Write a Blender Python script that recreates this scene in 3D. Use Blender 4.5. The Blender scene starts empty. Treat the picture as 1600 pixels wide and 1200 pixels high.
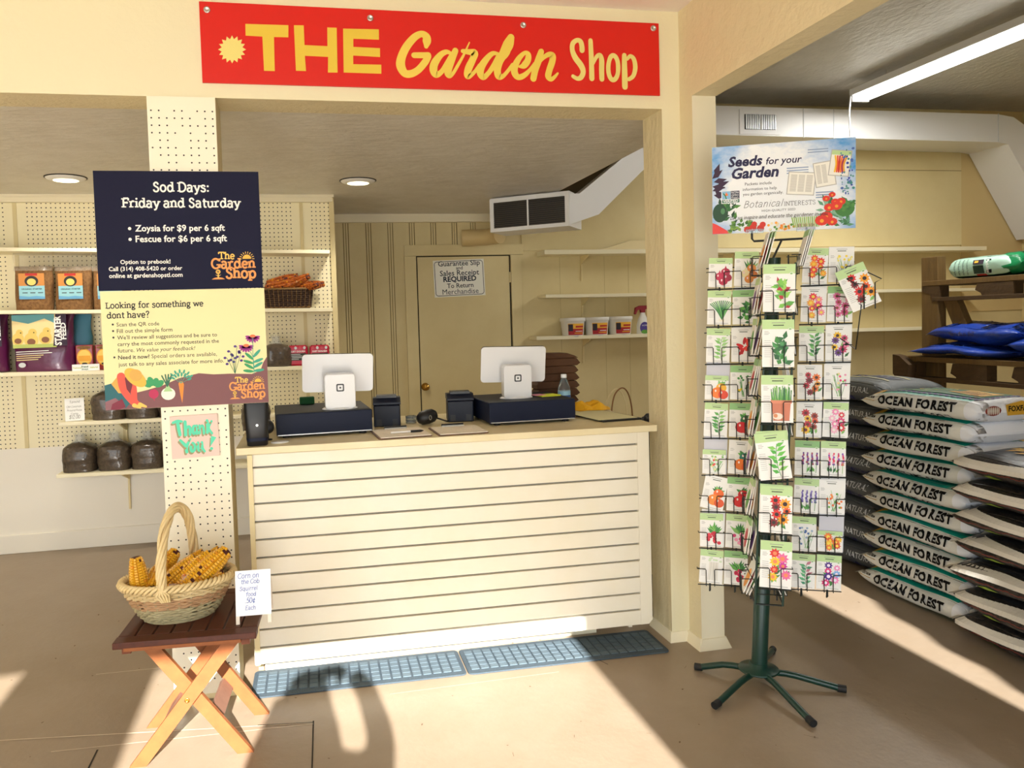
import bpy, math, random
from mathutils import Vector, Matrix
from math import sin, cos, pi, radians as RD
SC = bpy.context.scene
COL = SC.collection
random.seed(7)
# ------------------------------------------------------------------ camera
cam_d = bpy.data.cameras.new('camera')
cam_d.sensor_fit = 'HORIZONTAL'
cam_d.sensor_width = 36.0
cam_d.lens = 36.0 * 1200.0 / 1600.0
cam_d.shift_x = (800 - 704.1) / 1600.0
cam_d.shift_y = (552.2 - 600) / 1600.0
cam_d.clip_start = 0.02
cam = bpy.data.objects.new('camera', cam_d)
COL.objects.link(cam)
_y, _p, _r = RD(11.19), RD(-2.33), RD(-1.79)
_f = Vector((sin(_y)*cos(_p), cos(_y)*cos(_p), sin(_p)))
_rt = Vector((cos(_y), -sin(_y), 0))
_up = _rt.cross(_f)
_R = _rt*cos(_r) + _up*sin(_r)
_U = -_rt*sin(_r) + _up*cos(_r)
cam.matrix_world = Matrix(((_R.x, _U.x, -_f.x, 0), (_R.y, _U.y, -_f.y, -3.12), (_R.z, _U.z, -_f.z, 1.454), (0, 0, 0, 1)))
SC.camera = cam
# ------------------------------------------------------------------ light
SC.view_settings.view_transform = 'Standard'
SC.view_settings.look = 'None'
SC.view_settings.gamma = 1
SC.view_settings.use_curve_mapping = False
SC.view_settings.exposure = -0.12
SC.cycles.use_denoising = True
SC.cycles.max_bounces = 8
SC.cycles.diffuse_bounces = 5
SC.cycles.transparent_max_bounces = 8
SC.cycles.sample_clamp_indirect = 8
W = bpy.data.worlds.new('sky'); SC.world = W; W.use_nodes = True
W.node_tree.nodes['Background'].inputs[0].default_value = (0.86, 0.94, 1.0, 1)
W.node_tree.nodes['Background'].inputs[1].default_value = 6.8
SUN_EL = RD(25)
sun_d = bpy.data.lights.new('sun', 'SUN'); sun_d.energy = 24; sun_d.angle = RD(0.53); sun_d.color = (1, 0.965, 0.92)
sun = bpy.data.objects.new('sun', sun_d); COL.objects.link(sun)
sun.location = (0, -9, 5)
sun.rotation_euler = (pi/2 - SUN_EL, 0, 0)
def area(name, loc, rot, sx, sy, power, color, portal=False):
    d = bpy.data.lights.new(name, 'AREA'); d.shape = 'RECTANGLE'; d.size = sx; d.size_y = sy; d.energy = power; d.color = color
    o = bpy.data.objects.new(name, d); COL.objects.link(o); o.location = loc; o.rotation_euler = rot
    if portal: d.cycles.is_portal = True
    return o
# doorways behind the camera let the daylight in: portals guide its sampling
OPEN = ((-3.6, -1.215, 2.46), (-0.65, 1.16, 2.41), (2.5, 2.83, 2.55))
WY = -4.7
for x0, x1, zt in OPEN:
    area('doorway_portal', ((x0+x1)/2, WY-0.1, zt/2), (pi/2, 0, 0), x1-x0, zt, 1, (1, 1, 1), True)

# ------------------------------------------------------------------ materials
def lin(h):
    if isinstance(h, tuple): return h
    h = h.lstrip('#'); c = [int(h[i:i+2], 16)/255 for i in (0, 2, 4)]
    return tuple(v/12.92 if v <= 0.04045 else ((v+0.055)/1.055)**2.4 for v in c)
MATS = {}
def nd(nt, t, **kw):
    n = nt.nodes.new(t)
    for k, v in kw.items():
        if k in n.inputs: n.inputs[k].default_value = v
        else: setattr(n, k, v)
    return n
def mat(name, col, rough=0.6, metal=0.0, spec=0.5, bump=None, var=None, emit=None, alpha=None, trans=None, coat=0, obj=True):
    """bump=(scale, strength, (sx,sy,sz)) ; var=(scale, colour2, contrast, (sx,sy,sz))"""
    if name in MATS: return name
    m = bpy.data.materials.new(name); m.use_nodes = True; nt = m.node_tree
    b = nt.nodes['Principled BSDF']; c = lin(col)
    b.inputs['Base Color'].default_value = (*c, 1); b.inputs['Roughness'].default_value = rough
    b.inputs['Metallic'].default_value = metal; b.inputs['Specular IOR Level'].default_value = spec
    if coat: b.inputs['Coat Weight'].default_value = coat; b.inputs['Coat Roughness'].default_value = 0.12
    if emit: b.inputs['Emission Color'].default_value = (*lin(emit[0]), 1); b.inputs['Emission Strength'].default_value = emit[1]
    if alpha is not None: b.inputs['Alpha'].default_value = alpha
    if trans: b.inputs['Transmission Weight'].default_value = trans
    tc = None
    def coords(sc):
        nonlocal tc
        tc = tc or nt.nodes.new('ShaderNodeTexCoord')
        mp = nt.nodes.new('ShaderNodeMapping'); mp.inputs['Scale'].default_value = sc
        nt.links.new(tc.outputs['Object'], mp.inputs['Vector']); return mp.outputs[0]
    if var:
        s, c2, con, sc = (var + ((1, 1, 1),))[:4]
        n = nd(nt, 'ShaderNodeTexNoise', Scale=s, Detail=6, Roughness=0.65); nt.links.new(coords(sc), n.inputs['Vector'])
        r = nt.nodes.new('ShaderNodeValToRGB'); r.color_ramp.elements[0].position = 0.5-con/2; r.color_ramp.elements[1].position = 0.5+con/2
        r.color_ramp.elements[0].color = (*lin(c2), 1); r.color_ramp.elements[1].color = (*c, 1)
        nt.links.new(n.outputs['Fac'], r.inputs[0]); nt.links.new(r.outputs[0], b.inputs['Base Color'])
    if bump:
        s, st, sc = (bump + ((1, 1, 1),))[:3]
        n = nd(nt, 'ShaderNodeTexNoise', Scale=s, Detail=5, Roughness=0.6); nt.links.new(coords(sc), n.inputs['Vector'])
        bp = nd(nt, 'ShaderNodeBump', Strength=st, Distance=0.01); nt.links.new(n.outputs['Fac'], bp.inputs['Height'])
        nt.links.new(bp.outputs[0], b.inputs['Normal'])
    MATS[name] = m
    return name
def pegmat(name, col, pitch, rad, ax, ox=0, oz=0, panel=0.0, margin=0.0, miss=0.0, zlo=-9, zhi=9):
    """painted pegboard: a grid of dark holes in the plane ax,z, interrupted at panel seams"""
    mat(name, col, 0.55); m = MATS[name]; nt = m.node_tree; b = nt.nodes['Principled BSDF']
    tc = nt.nodes.new('ShaderNodeTexCoord'); sp = nt.nodes.new('ShaderNodeSeparateXYZ'); nt.links.new(tc.outputs['Object'], sp.inputs[0])
    def M(op, a, bb=None, cc=None):
        n = nt.nodes.new('ShaderNodeMath'); n.operation = op
        for i, v in enumerate((a, bb, cc)):
            if v is None: continue
            if isinstance(v, (int, float)): n.inputs[i].default_value = v
            else: nt.links.new(v, n.inputs[i])
        return n.outputs[0]
    u = M('DIVIDE', M('SUBTRACT', sp.outputs[ax], ox), pitch); v = M('DIVIDE', M('SUBTRACT', sp.outputs[2], oz), pitch)
    fu, fv = M('SUBTRACT', M('FRACT', u), 0.5), M('SUBTRACT', M('FRACT', v), 0.5)
    d = M('SQRT', M('ADD', M('MULTIPLY', fu, fu), M('MULTIPLY', fv, fv)))
    h = M('LESS_THAN', d, rad/pitch)
    if panel:
        q = M('FRACT', M('DIVIDE', M('SUBTRACT', sp.outputs[ax], ox), panel))
        h = M('MULTIPLY', h, M('MULTIPLY', M('GREATER_THAN', q, margin), M('LESS_THAN', q, 1-margin)))
    h = M('MULTIPLY', h, M('MULTIPLY', M('GREATER_THAN', sp.outputs[2], zlo), M('LESS_THAN', sp.outputs[2], zhi)))
    if miss:
        cv = nt.nodes.new('ShaderNodeCombineXYZ'); nt.links.new(M('FLOOR', u), cv.inputs[0]); nt.links.new(M('FLOOR', v), cv.inputs[1])
        wn = nt.nodes.new('ShaderNodeTexWhiteNoise'); wn.noise_dimensions = '2D'; nt.links.new(cv.outputs[0], wn.inputs['Vector'])
        h = M('MULTIPLY', h, M('GREATER_THAN', wn.outputs['Value'], miss))
    mx = nt.nodes.new('ShaderNodeMix'); mx.data_type = 'RGBA'; nt.links.new(h, mx.inputs[0])
    mx.inputs[6].default_value = (*lin(col), 1); mx.inputs[7].default_value = (*lin('#241c10'), 1)
    nt.links.new(mx.outputs[2], b.inputs['Base Color'])
    return name
def flat(h, rough=0.55, **k):
    return mat('paint_'+h.lstrip('#'), h, rough, **k)

# ------------------------------------------------------------------ mesh building
I4 = Matrix.Identity(4)
def T(x=0, y=0, z=0): return Matrix.Translation((x, y, z))
def RZ(a): return Matrix.Rotation(a, 4, 'Z')
def RX(a): return Matrix.Rotation(a, 4, 'X')
def RY(a): return Matrix.Rotation(a, 4, 'Y')
def front(x0, y, z0, s=1.0):
    """frame whose local u,v,w are world x, z and -y (out of a wall that faces the shop front)"""
    return Matrix(((s, 0, 0, x0), (0, 0, -1, y), (0, s, 0, z0), (0, 0, 0, 1)))
def crom(pts, n=5, closed=False):
    out = []; N = len(pts); rng = range(N if closed else N-1)
    for i in rng:
        p1, p2 = pts[i], pts[(i+1) % N]
        p0 = pts[i-1] if closed or i > 0 else p1
        p3 = pts[(i+2) % N] if closed or i+2 < N else p2
        for k in range(n):
            t = k/n
            out.append(tuple(0.5*(2*b+(c-a)*t+(2*a-5*b+4*c-d)*t*t+(3*b-a-3*c+d)*t**3) for a, b, c, d in zip(p0, p1, p2, p3)))
    if not closed: out.append(tuple(pts[-1]))
    return out
def arc(cx, cy, rx, ry, a0, a1, n=12):
    return [(cx+rx*cos(RD(a0+(a1-a0)*i/n)), cy+ry*sin(RD(a0+(a1-a0)*i/n))) for i in range(n+1)]
TXT = {}
def glyphs(s, bold=0.0, shear=0.0, spacing=1.0):
    key = (s, bold, shear, spacing)
    if key not in TXT:
        c = bpy.data.curves.new('t', 'FONT'); c.body = s; c.size = 1; c.offset = bold; c.shear = shear; c.resolution_u = 2; c.space_character = spacing
        o = bpy.data.objects.new('t', c); me = bpy.data.meshes.new_from_object(o)
        vs = [(v.co.x, v.co.y) for v in me.vertices]; fs = [tuple(p.vertices) for p in me.polygons]
        bpy.data.objects.remove(o); bpy.data.curves.remove(c); bpy.data.meshes.remove(me)
        TXT[key] = (vs, fs)
    return TXT[key]
class MB:
    def __init__(s): s.v = []; s.f = []; s.m = []; s.sm = []; s.mats = []
    def mi(s, m):
        if m not in s.mats: s.mats.append(m)
        return s.mats.index(m)
    def add(s, vs, fs, m, smooth=False, X=None):
        n = len(s.v); k = s.mi(m)
        for v in vs:
            v = Vector(v)
            if X is not None: v = X @ v
            s.v.append(v)
        for f in fs:
            s.f.append(tuple(i+n for i in f)); s.m.append(k); s.sm.append(smooth)
        return s
    def box(s, x0, x1, y0, y1, z0, z1, m, X=None, skip=''):
        vs = [(x, y, z) for z in (z0, z1) for y in (y0, y1) for x in (x0, x1)]
        fs = {'b': (0, 2, 3, 1), 't': (4, 5, 7, 6), 'f': (0, 1, 5, 4), 'k': (2, 6, 7, 3), 'l': (0, 4, 6, 2), 'r': (1, 3, 7, 5)}
        return s.add(vs, [f for k, f in fs.items() if k not in skip], m, False, X)
    def rbox(s, x0, x1, y0, y1, z0, z1, m, r=0.004, X=None, n=3):
        """box with edges rounded in plan and chamfered top and bottom"""
        pts = []
        for cx, cy, a in ((x1-r, y1-r, 0), (x0+r, y1-r, 90), (x0+r, y0+r, 180), (x1-r, y0+r, 270)):
            pts += arc(cx, cy, r, r, a, a+90, n)
        cxm, cym = (x0+x1)/2, (y0+y1)/2; c = min(r, (z1-z0)/3)*0.6
        def ring(z, k):
            return [(cxm+(x-cxm)*(1-k/max(1e-6, (x1-x0)/2)), cym+(y-cym)*(1-k/max(1e-6, (y1-y0)/2)), z) for x, y in pts]
        R = [ring(z0, c), ring(z0+c, 0), ring(z1-c, 0), ring(z1, c)]
        N = len(pts); vs = sum(R, [])
        fs = [(j*N+i, j*N+(i+1) % N, (j+1)*N+(i+1) % N, (j+1)*N+i) for j in range(3) for i in range(N)]
        fs += [tuple(range(3*N, 4*N)), tuple(reversed(range(N)))]
        return s.add(vs, fs, m, False, X)
    def prism(s, pts, d, m, X=None, m2=None):
        """outline in local u,v extruded to w=d; X places it"""
        if sum(a[0]*b[1]-b[0]*a[1] for a, b in zip(pts, pts[1:]+pts[:1])) < 0: pts = pts[::-1]
        N = len(pts); vs = [(x, y, 0) for x, y in pts]+[(x, y, d) for x, y in pts]
        s.add(vs, [tuple(range(N, 2*N))], m, False, X)
        return s.add(vs, [tuple(reversed(range(N)))]+[(i, (i+1) % N, N+(i+1) % N, N+i) for i in range(N)], m2 or m, False, X)
    def poly(s, pts, m, X=None, w=0.0):
        if sum(a[0]*b[1]-b[0]*a[1] for a, b in zip(pts, pts[1:]+pts[:1])) < 0: pts = pts[::-1]
        return s.add([(x, y, w) for x, y in pts], [tuple(range(len(pts)))], m, False, X)
    def disc(s, cx, cy, rx, ry, m, X=None, w=0.0, n=16, rot=0):
        return s.poly([(cx+rx*cos(a)*cos(rot)-ry*sin(a)*sin(rot), cy+rx*cos(a)*sin(rot)+ry*sin(a)*cos(rot)) for a in [2*pi*i/n for i in range(n)]], m, X, w)
    def tube(s, pts, r, m, n=8, closed=False, caps=True, X=None):
        P = [Vector(p) for p in pts]; N = len(P)
        rs = r if isinstance(r, (list, tuple)) else [r]*N
        tans = []
        for i in range(N):
            a = P[i-1] if (closed or i > 0) else P[i]; b = P[(i+1) % N] if (closed or i < N-1) else P[i]
            t = b-a; tans.append(t.normalized() if t.length > 1e-9 else Vector((0, 0, 1)))
        up = Vector((0, 0, 1)) if abs(tans[0].z) < 0.9 else Vector((1, 0, 0))
        nrm = (up-tans[0]*up.dot(tans[0])).normalized(); vs = []
        for i in range(N):
            nrm = nrm-tans[i]*nrm.dot(tans[i])
            nrm = nrm.normalized() if nrm.length > 1e-6 else tans[i].orthogonal().normalized()
            bn = tans[i].cross(nrm)
            for k in range(n):
                a = 2*pi*k/n; vs.append(P[i]+(nrm*cos(a)+bn*sin(a))*rs[i])
        fs = [(i*n+k, i*n+(k+1) % n, ((i+1) % N)*n+(k+1) % n, ((i+1) % N)*n+k) for i in range(N if closed else N-1) for k in range(n)]
        s.add(vs, fs, m, n > 4, X)
        if caps and not closed:
            s.add(vs[:n], [tuple(reversed(range(n)))], m, False, X); s.add(vs[-n:], [tuple(range(n))], m, False, X)
        return s
    def lathe(s, prof, m, n=24, X=None, smooth=True, sx=1, sy=1):
        vs = [(r*cos(2*pi*k/n)*sx, r*sin(2*pi*k/n)*sy, z) for r, z in prof for k in range(n)]
        fs = [(i*n+k, i*n+(k+1) % n, (i+1)*n+(k+1) % n, (i+1)*n+k) for i in range(len(prof)-1) for k in range(n)]
        s.add(vs, fs, m, smooth, X)
        if prof[0][0] > 1e-5: s.add(vs[:n], [tuple(reversed(range(n)))], m, False, X)
        if prof[-1][0] > 1e-5: s.add(vs[-n:], [tuple(range(n))], m, False, X)
        return s
    def grid(s, rows, m, smooth=True, X=None, closeu=False):
        """rows of equal-length point lists"""
        N = len(rows[0]); vs = sum(rows, [])
        fs = [(j*N+i, j*N+(i+1) % N, (j+1)*N+(i+1) % N, (j+1)*N+i) for j in range(len(rows)-1) for i in range(N if closeu else N-1)]
        return s.add(vs, fs, m, smooth, X)
    def text(s, t, m, X, x=0.0, y=0.0, size=None, width=None, align='l', bold=0.0, shear=0.0, w=0.0, spacing=1.0, warp=None):
        vs, fs = glyphs(t, bold, shear, spacing)
        if not vs: return s
        a = min(v[0] for v in vs); b = max(v[0] for v in vs)
        k = size if size else width/(b-a); kx = width/(b-a) if width else k
        off = {'l': -a*kx, 'c': -(a+b)/2*kx, 'r': -b*kx}[align]
        pts = [(x+off+v[0]*kx, y+v[1]*k, w) for v in vs]
        if warp: pts = [warp(*p) for p in pts]
        return s.add(pts, fs, m, False, X)
    _e = 0
    def eps(s):
        s._e = (s._e+1) % 60; return s._e*1.5e-5
    def stroke(s, pts, wd, m, X, w=0.0, n=4, smooth=True, closed=False, caps=True):
        """brush stroke: pts (u,v) or (u,v,width)"""
        P = [(p[0], p[1], p[2] if len(p) > 2 else wd) for p in pts]; w += s.eps()
        if smooth and len(P) > 2: P = crom(P, n, closed)
        N = len(P); L, R = [], []
        for i in range(N):
            a = P[i-1] if closed or i > 0 else P[i]; b = P[(i+1) % N] if closed or i < N-1 else P[i]
            dx, dy = b[0]-a[0], b[1]-a[1]; l = math.hypot(dx, dy) or 1
            nx, ny = -dy/l, dx/l; h = P[i][2]/2
            L.append((P[i][0]+nx*h, P[i][1]+ny*h, w)); R.append((P[i][0]-nx*h, P[i][1]-ny*h, w))
        fs = [(N+i, N+(i+1) % N, (i+1) % N, i) for i in range(N if closed else N-1)]
        s.add(L+R, fs, m, False, X)
        if caps and not closed:
            for p in (P[0], P[-1]): s.disc(p[0], p[1], p[2]/2, p[2]/2, m, X, w+s.eps()*.5+7e-6, 10)
        return s
    def build(s, name, parent=None, loc=(0, 0, 0), rz=0.0, bevel=0.0, seg=2):
        me = bpy.data.meshes.new(name); me.from_pydata([tuple(v) for v in s.v], [], s.f)
        for m in s.mats: me.materials.append(MATS[m])
        me.polygons.foreach_set('material_index', s.m); me.polygons.foreach_set('use_smooth', s.sm); me.update()
        o = bpy.data.objects.new(name, me); COL.objects.link(o); o.location = loc; o.rotation_euler = (0, 0, rz)
        if parent: o.parent = parent
        if bevel:
            b = o.modifiers.new('edge', 'BEVEL'); b.width = bevel; b.segments = seg; b.limit_method = 'ANGLE'; b.angle_limit = RD(40)
        return o
def tag(o, label, cat, group=None, kind=None):
    if label: o['label'] = label
    if cat: o['category'] = cat
    if group: o['group'] = group
    if kind: o['kind'] = kind
    return o
def struct(o): o['kind'] = 'structure'; return o
def root(name, label, cat, loc=(0, 0, 0), rz=0.0, group=None, rot=None):
    o = bpy.data.objects.new(name, None); COL.objects.link(o); o.location = loc; o.rotation_euler = rot or (0, 0, rz); o.empty_display_size = 0.1
    return tag(o, label, cat, group)
def dup(r, loc=None, rz=None, label=None, group=None, rot=None):
    c = r.copy(); COL.objects.link(c)
    if loc is not None: c.location = loc
    if rz is not None: c.rotation_euler = (0, 0, rz)
    if rot is not None: c.rotation_euler = rot
    if label: c['label'] = label
    if group: c['group'] = group
    for ch in [o for o in COL.objects if o.parent == r]:
        d = ch.copy(); COL.objects.link(d); d.parent = c
        for g in [o for o in COL.objects if o.parent == ch]:
            e = g.copy(); COL.objects.link(e); e.parent = d
    return c
def noise3(x, y, z):
    from mathutils import noise
    return noise.noise(Vector((x, y, z)))
# ------------------------------------------------------------------ materials of the place
CREAM = '#e6ddba'
mat('facade', CREAM, 0.6, bump=(9, 0.35))
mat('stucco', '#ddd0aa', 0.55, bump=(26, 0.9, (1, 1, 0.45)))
mat('beam_paint', '#e0d3ae', 0.55, bump=(16, 0.8))
mat('pink_ceiling', '#eee6de', 0.7, bump=(14, 0.3))
mat('stipple', '#e4e0d8', 0.4, bump=(30, 1.0, (0.35, 1, 1)), var=(6, '#cfc9bd', 0.6))
mat('plaster_grey', '#cfccc6', 0.38, bump=(24, 1.0, (1, 0.5, 1)), var=(5, '#b8b4ad', 0.7))
mat('old_wall', '#dfd0a0', 0.55, bump=(7, 0.2), var=(3.2, '#d3c18e', 0.7))
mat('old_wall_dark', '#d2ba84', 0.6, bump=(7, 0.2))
mat('panel_white', '#efe9dc', 0.5)
mat('trim_cream', '#ede3c6', 0.5)
mat('groove', '#7a6a42', 0.8); mat('seam_line', '#b5a272', 0.8)
mat('shelf_paint', '#efe6c6', 0.5)
mat('shelf_under', '#e4d3a2', 0.55)
mat('floor_paint', '#9d8d7a', 0.38, spec=0.35, bump=(30, 0.12), var=(2.2, '#8a7862', 0.7))
mat('floor_spot', '#6d5640', 0.8)
mat('floor_line', '#d8c8b0', 0.7)
mat('crack', '#2a241c', 0.9)
mat('concrete', '#c9c3b8', 0.8, var=(3, '#b5aea2', 0.6))
mat('duct_white', '#e9e9ea', 0.4)
mat('duct_dark', '#4a4034', 0.6)
mat('metal', '#c9c9c6', 0.3, 1.0)
mat('brass', '#c99a4a', 0.22, 1.0)
mat('black', '#16171a', 0.45)
mat('white', '#f2f2f0', 0.5)
mat('tube_glow', '#ffffff', 0.5, emit=('#fffdf4', 9))
mat('lamp_glow', '#fff3cf', 0.5, emit=('#ffefbe', 6))
pegmat('peg_far', '#f2e8c4', 0.0295, 0.0042, 0, ox=0.055, oz=0.012, panel=0.62, margin=0.105, zlo=0.70)
pegmat('peg_near', '#f2ead2', 0.0280, 0.0032, 0, ox=-0.528, oz=0.01, miss=0.22, zlo=0.06, zhi=2.30)

# ------------------------------------------------------------------ floor and outside
m = MB().box(-4.1, 7.4, WY-0.2, 3.5, -0.1, 0, 'floor_paint'); FLOOR = struct(m.build('floor'))
m = MB()
def strip(x0, y0, x1, y1, w, mt, z=0.0015):
    d = Vector((x1-x0, y1-y0)); d.normalize(); n = Vector((-d.y, d.x))*w/2
    m.poly([(x0+n.x, y0+n.y), (x0-n.x, y0-n.y), (x1-n.x, y1-n.y), (x1+n.x, y1+n.y)], mt, None, z)
strip(-2.2, 0.02, 0.0, -0.305, 0.004, 'floor_line'); strip(-0.2, -0.27, 0.001, -0.303, 0.004, 'crack', 0.002)
strip(0.001, -0.29, -0.02, -0.9, 0.005, 'crack'); strip(-0.9, -0.27, 0.0, -0.312, 0.003, 'floor_line')
strip(-0.9, 0.339, -0.6, 0.331, 0.003, 'floor_line'); strip(-0.742, -0.297, -0.745, -0.6, 0.006, 'crack')
strip(0.3, -0.16, 1.0, -0.15, 0.002, 'floor_line'); strip(1.2, -0.09, 1.22, -0.14, 0.003, 'crack')
strip(-1.6, -0.35, -0.75, -0.42, 0.003, 'floor_line')
rn = random.Random(3)
for i in range(90):
    x, y, r = rn.uniform(-1.8, 2.7), rn.uniform(-0.9, 1.4), rn.uniform(0.0015, 0.004)
    m.disc(x, y, r*rn.uniform(1, 2.5), r, 'floor_spot', None, 0.0012, 7, rn.uniform(0, 3))
for i in range(26):
    x, y, a, l = rn.uniform(-1.6, 2.6), rn.uniform(-0.9, 0.9), rn.uniform(0, 3), rn.uniform(0.01, 0.05)
    strip(x, y, x+l*cos(a), y+l*sin(a), 0.0016, 'floor_spot', 0.0012)
o = m.build('floor_markings'); o.parent = FLOOR; o['label'] = 'hairline cracks, seams and specks in the floor paint'
struct(MB().box(-30, 30, -30, WY-0.2, -0.12, -0.02, 'concrete').build('pavement'))

# ------------------------------------------------------------------ the facade with its two openings, its pegboard column and the beam to the right
m = MB()
m.box(-4, 1.668, 0, 0.185, 2.348, 2.77, 'facade', skip='b')
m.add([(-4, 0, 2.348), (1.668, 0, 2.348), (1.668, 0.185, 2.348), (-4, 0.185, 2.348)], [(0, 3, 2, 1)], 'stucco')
m.box(-4, 1.9, 0.185, 0.2, 2.38, 2.77, 'facade')
m.box(1.583, 1.668, 0, 0.185, 0, 2.348, 'facade', skip='lk')
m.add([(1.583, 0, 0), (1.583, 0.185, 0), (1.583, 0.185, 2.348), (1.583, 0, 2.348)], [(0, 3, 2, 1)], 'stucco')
m.add([(1.583, 0.185, 0), (1.668, 0.185, 0), (1.668, 0.185, 2.348), (1.583, 0.185, 2.348)], [(0, 3, 2, 1)], 'facade')
struct(m.build('wall_front'))
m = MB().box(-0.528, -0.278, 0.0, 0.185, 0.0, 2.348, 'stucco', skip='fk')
m.add([(-0.528, 0.185, 0), (-0.278, 0.185, 0), (-0.278, 0.185, 2.348), (-0.528, 0.185, 2.348)], [(0, 3, 2, 1)], 'facade')
m.box(-0.528, -0.278, -0.012, 0.0, 0.022, 2.346, 'peg_near'); m.box(-0.528, -0.278, -0.010, 0.0, 0.0, 0.022, 'shelf_under')
struct(m.build('wall_column'))
m = MB().box(1.668, 1.777, -0.106, 0.185, 0, 2.377, 'trim_cream', skip='lr')
for x, k in ((1.668, (0, 1, 2, 3)), (1.777, (3, 2, 1, 0))):
    m.add([(x, -0.106, 0), (x, 0.185, 0), (x, 0.185, 2.377), (x, -0.106, 2.377)], [k], 'beam_paint')
struct(m.build('trim_1'))
struct(MB().box(1.668, 1.777, WY, 0.185, 2.377, 3.4, 'beam_paint').build('trim_2'))
# skirting of the right jamb and pilaster
m = MB()
def skirt(pts, h, t):
    for (x0, y0), (x1, y1) in zip(pts, pts[1:]):
        d = Vector((x1-x0, y1-y0)).normalized(); n = Vector((d.y, -d.x))*t
        vs = [(x0, y0, 0), (x1, y1, 0), (x1, y1, h), (x0, y0, h), (x0+n.x-d.x*t, y0+n.y-d.y*t, 0), (x1+n.x+d.x*t, y1+n.y+d.y*t, 0), (x1+n.x*.3, y1+n.y*.3, h), (x0+n.x*.3, y0+n.y*.3, h)]
        m.add(vs, [(4, 5, 6, 7), (7, 6, 2, 3), (4, 7, 3, 0), (5, 1, 2, 6)], 'trim_cream')
skirt([(-0.278, 0.0), (-0.278, 0.185)][::-1], 0.09, 0.012)
skirt([(1.583, 0.185), (1.583, 0.0), (1.655, 0.0)], 0.045, 0.014)
skirt([(1.668, 0.0), (1.668, -0.106), (1.777, -0.106), (1.777, 0.1)], 0.045, 0.022)
struct(m.build('baseboard_front'))
struct(MB().box(-4, 1.668, WY, 0.0, 2.765, 2.85, 'pink_ceiling').build('ceiling'))
struct(MB().box(-4, 1.9, 0.2, 3.4, 2.38, 2.46, 'stipple').build('ceiling'))
struct(MB().box(1.668, 7.3, WY, 3.5, 3.38, 3.46, 'plaster_grey').build('ceiling'))
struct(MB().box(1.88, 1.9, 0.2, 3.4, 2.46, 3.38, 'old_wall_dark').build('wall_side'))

# ------------------------------------------------------------------ walls of the back room
m = MB().box(-4, 0.262, 2.45, 2.47, 0, 2.38, 'peg_far')
m.box(0.25, 0.285, 2.425, 3.4, 0, 2.38, 'old_wall')
m.box(-4, 0.275, 2.405, 2.45, 2.33, 2.38, 'trim_cream'); m.box(-4, 0.285, 2.395, 2.45, 2.362, 2.38, 'trim_cream')
for x in (-2.425, -1.805, -1.185, -0.565, 0.055): m.box(x-0.012, x+0.012, 2.443, 2.45, 0.7, 2.33, 'old_wall')
m.box(-4, 0.25, 2.447, 2.45, 0, 0.70, 'panel_white')
struct(m.build('wall_left'))
struct(MB().box(-4, 0.25, 2.43, 2.447, 0, 0.125, 'panel_white').build('baseboard_left', bevel=0.004))
m = MB().box(0.26, 7.3, 3.4, 3.5, 0, 3.4, 'old_wall')
xs = [0.285, 0.425, 0.615, 0.80, 0.985, 1.17, 1.355, 1.52]
for i in range(len(xs)-1):
    z0 = 0 if xs[i+1] < 0.9 else 2.11
    a, b = xs[i]+0.024, xs[i+1]-0.024
    if i == 0: a = xs[0]
    m.box(a, min(b, 1.56), 3.39, 3.4, z0, 2.34, 'old_wall')
    for k in (-0.010, 0.010): m.box(xs[i+1]+k-0.007, xs[i+1]+k+0.007, 3.393, 3.4, z0, 2.34, 'old_wall')
    m.box(xs[i+1]-0.024, xs[i+1]+0.024, 3.3985, 3.3995, z0, 2.34, 'groove')
m.box(0.285, 1.9, 3.36, 3.4, 2.335, 2.38, 'trim_cream'); m.box(0.285, 1.9, 3.345, 3.4, 2.31, 2.335, 'trim_cream')
for x in (2.30, 2.72, 2.95, 3.9, 4.75, 5.6): m.box(x-0.0012, x+0.0012, 3.3985, 3.3999, 0, 2.0, 'seam_line')
# the lighter boards over the right-hand bay
m.box(1.95, 6.477, 3.385, 3.4, 2.06, 3.38, 'old_wall'); m.box(1.95, 6.477, 3.383, 3.386, 2.785, 2.79, 'groove')
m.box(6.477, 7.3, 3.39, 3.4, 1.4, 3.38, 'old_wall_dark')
struct(m.build('wall_back'))
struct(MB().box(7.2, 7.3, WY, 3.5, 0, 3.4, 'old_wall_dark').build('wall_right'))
struct(MB().box(-4.1, -4, WY, 3.5, 0, 3.4, 'facade').build('wall_far_left'))
m = MB(); xa = -4.1
for x0, x1, zt in OPEN:
    m.box(xa, x0, WY-0.15, WY, 0, 3.46, 'facade'); m.box(x0, x1, WY-0.15, WY, zt, 3.46, 'facade'); xa = x1
m.box(xa, 7.3, WY-0.15, WY, 0, 3.46, 'facade')
edge = [(2.60, 1.55), (2.60, 1.86), (2.66, 1.95), (2.645, 2.04), (2.70, 2.12), (2.705, 2.22), (2.775, 2.30), (2.78, 2.36), (2.82, 2.42), (2.82, 2.56)]
m.prism([(2.84, 1.55)]+edge+[(2.84, 2.56)], 0.12, 'facade', front(0, WY-0.02, 0))  # unseen wavy filler added in the doorway to give the sun strip a ragged edge
struct(m.build('wall_entrance'))

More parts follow.
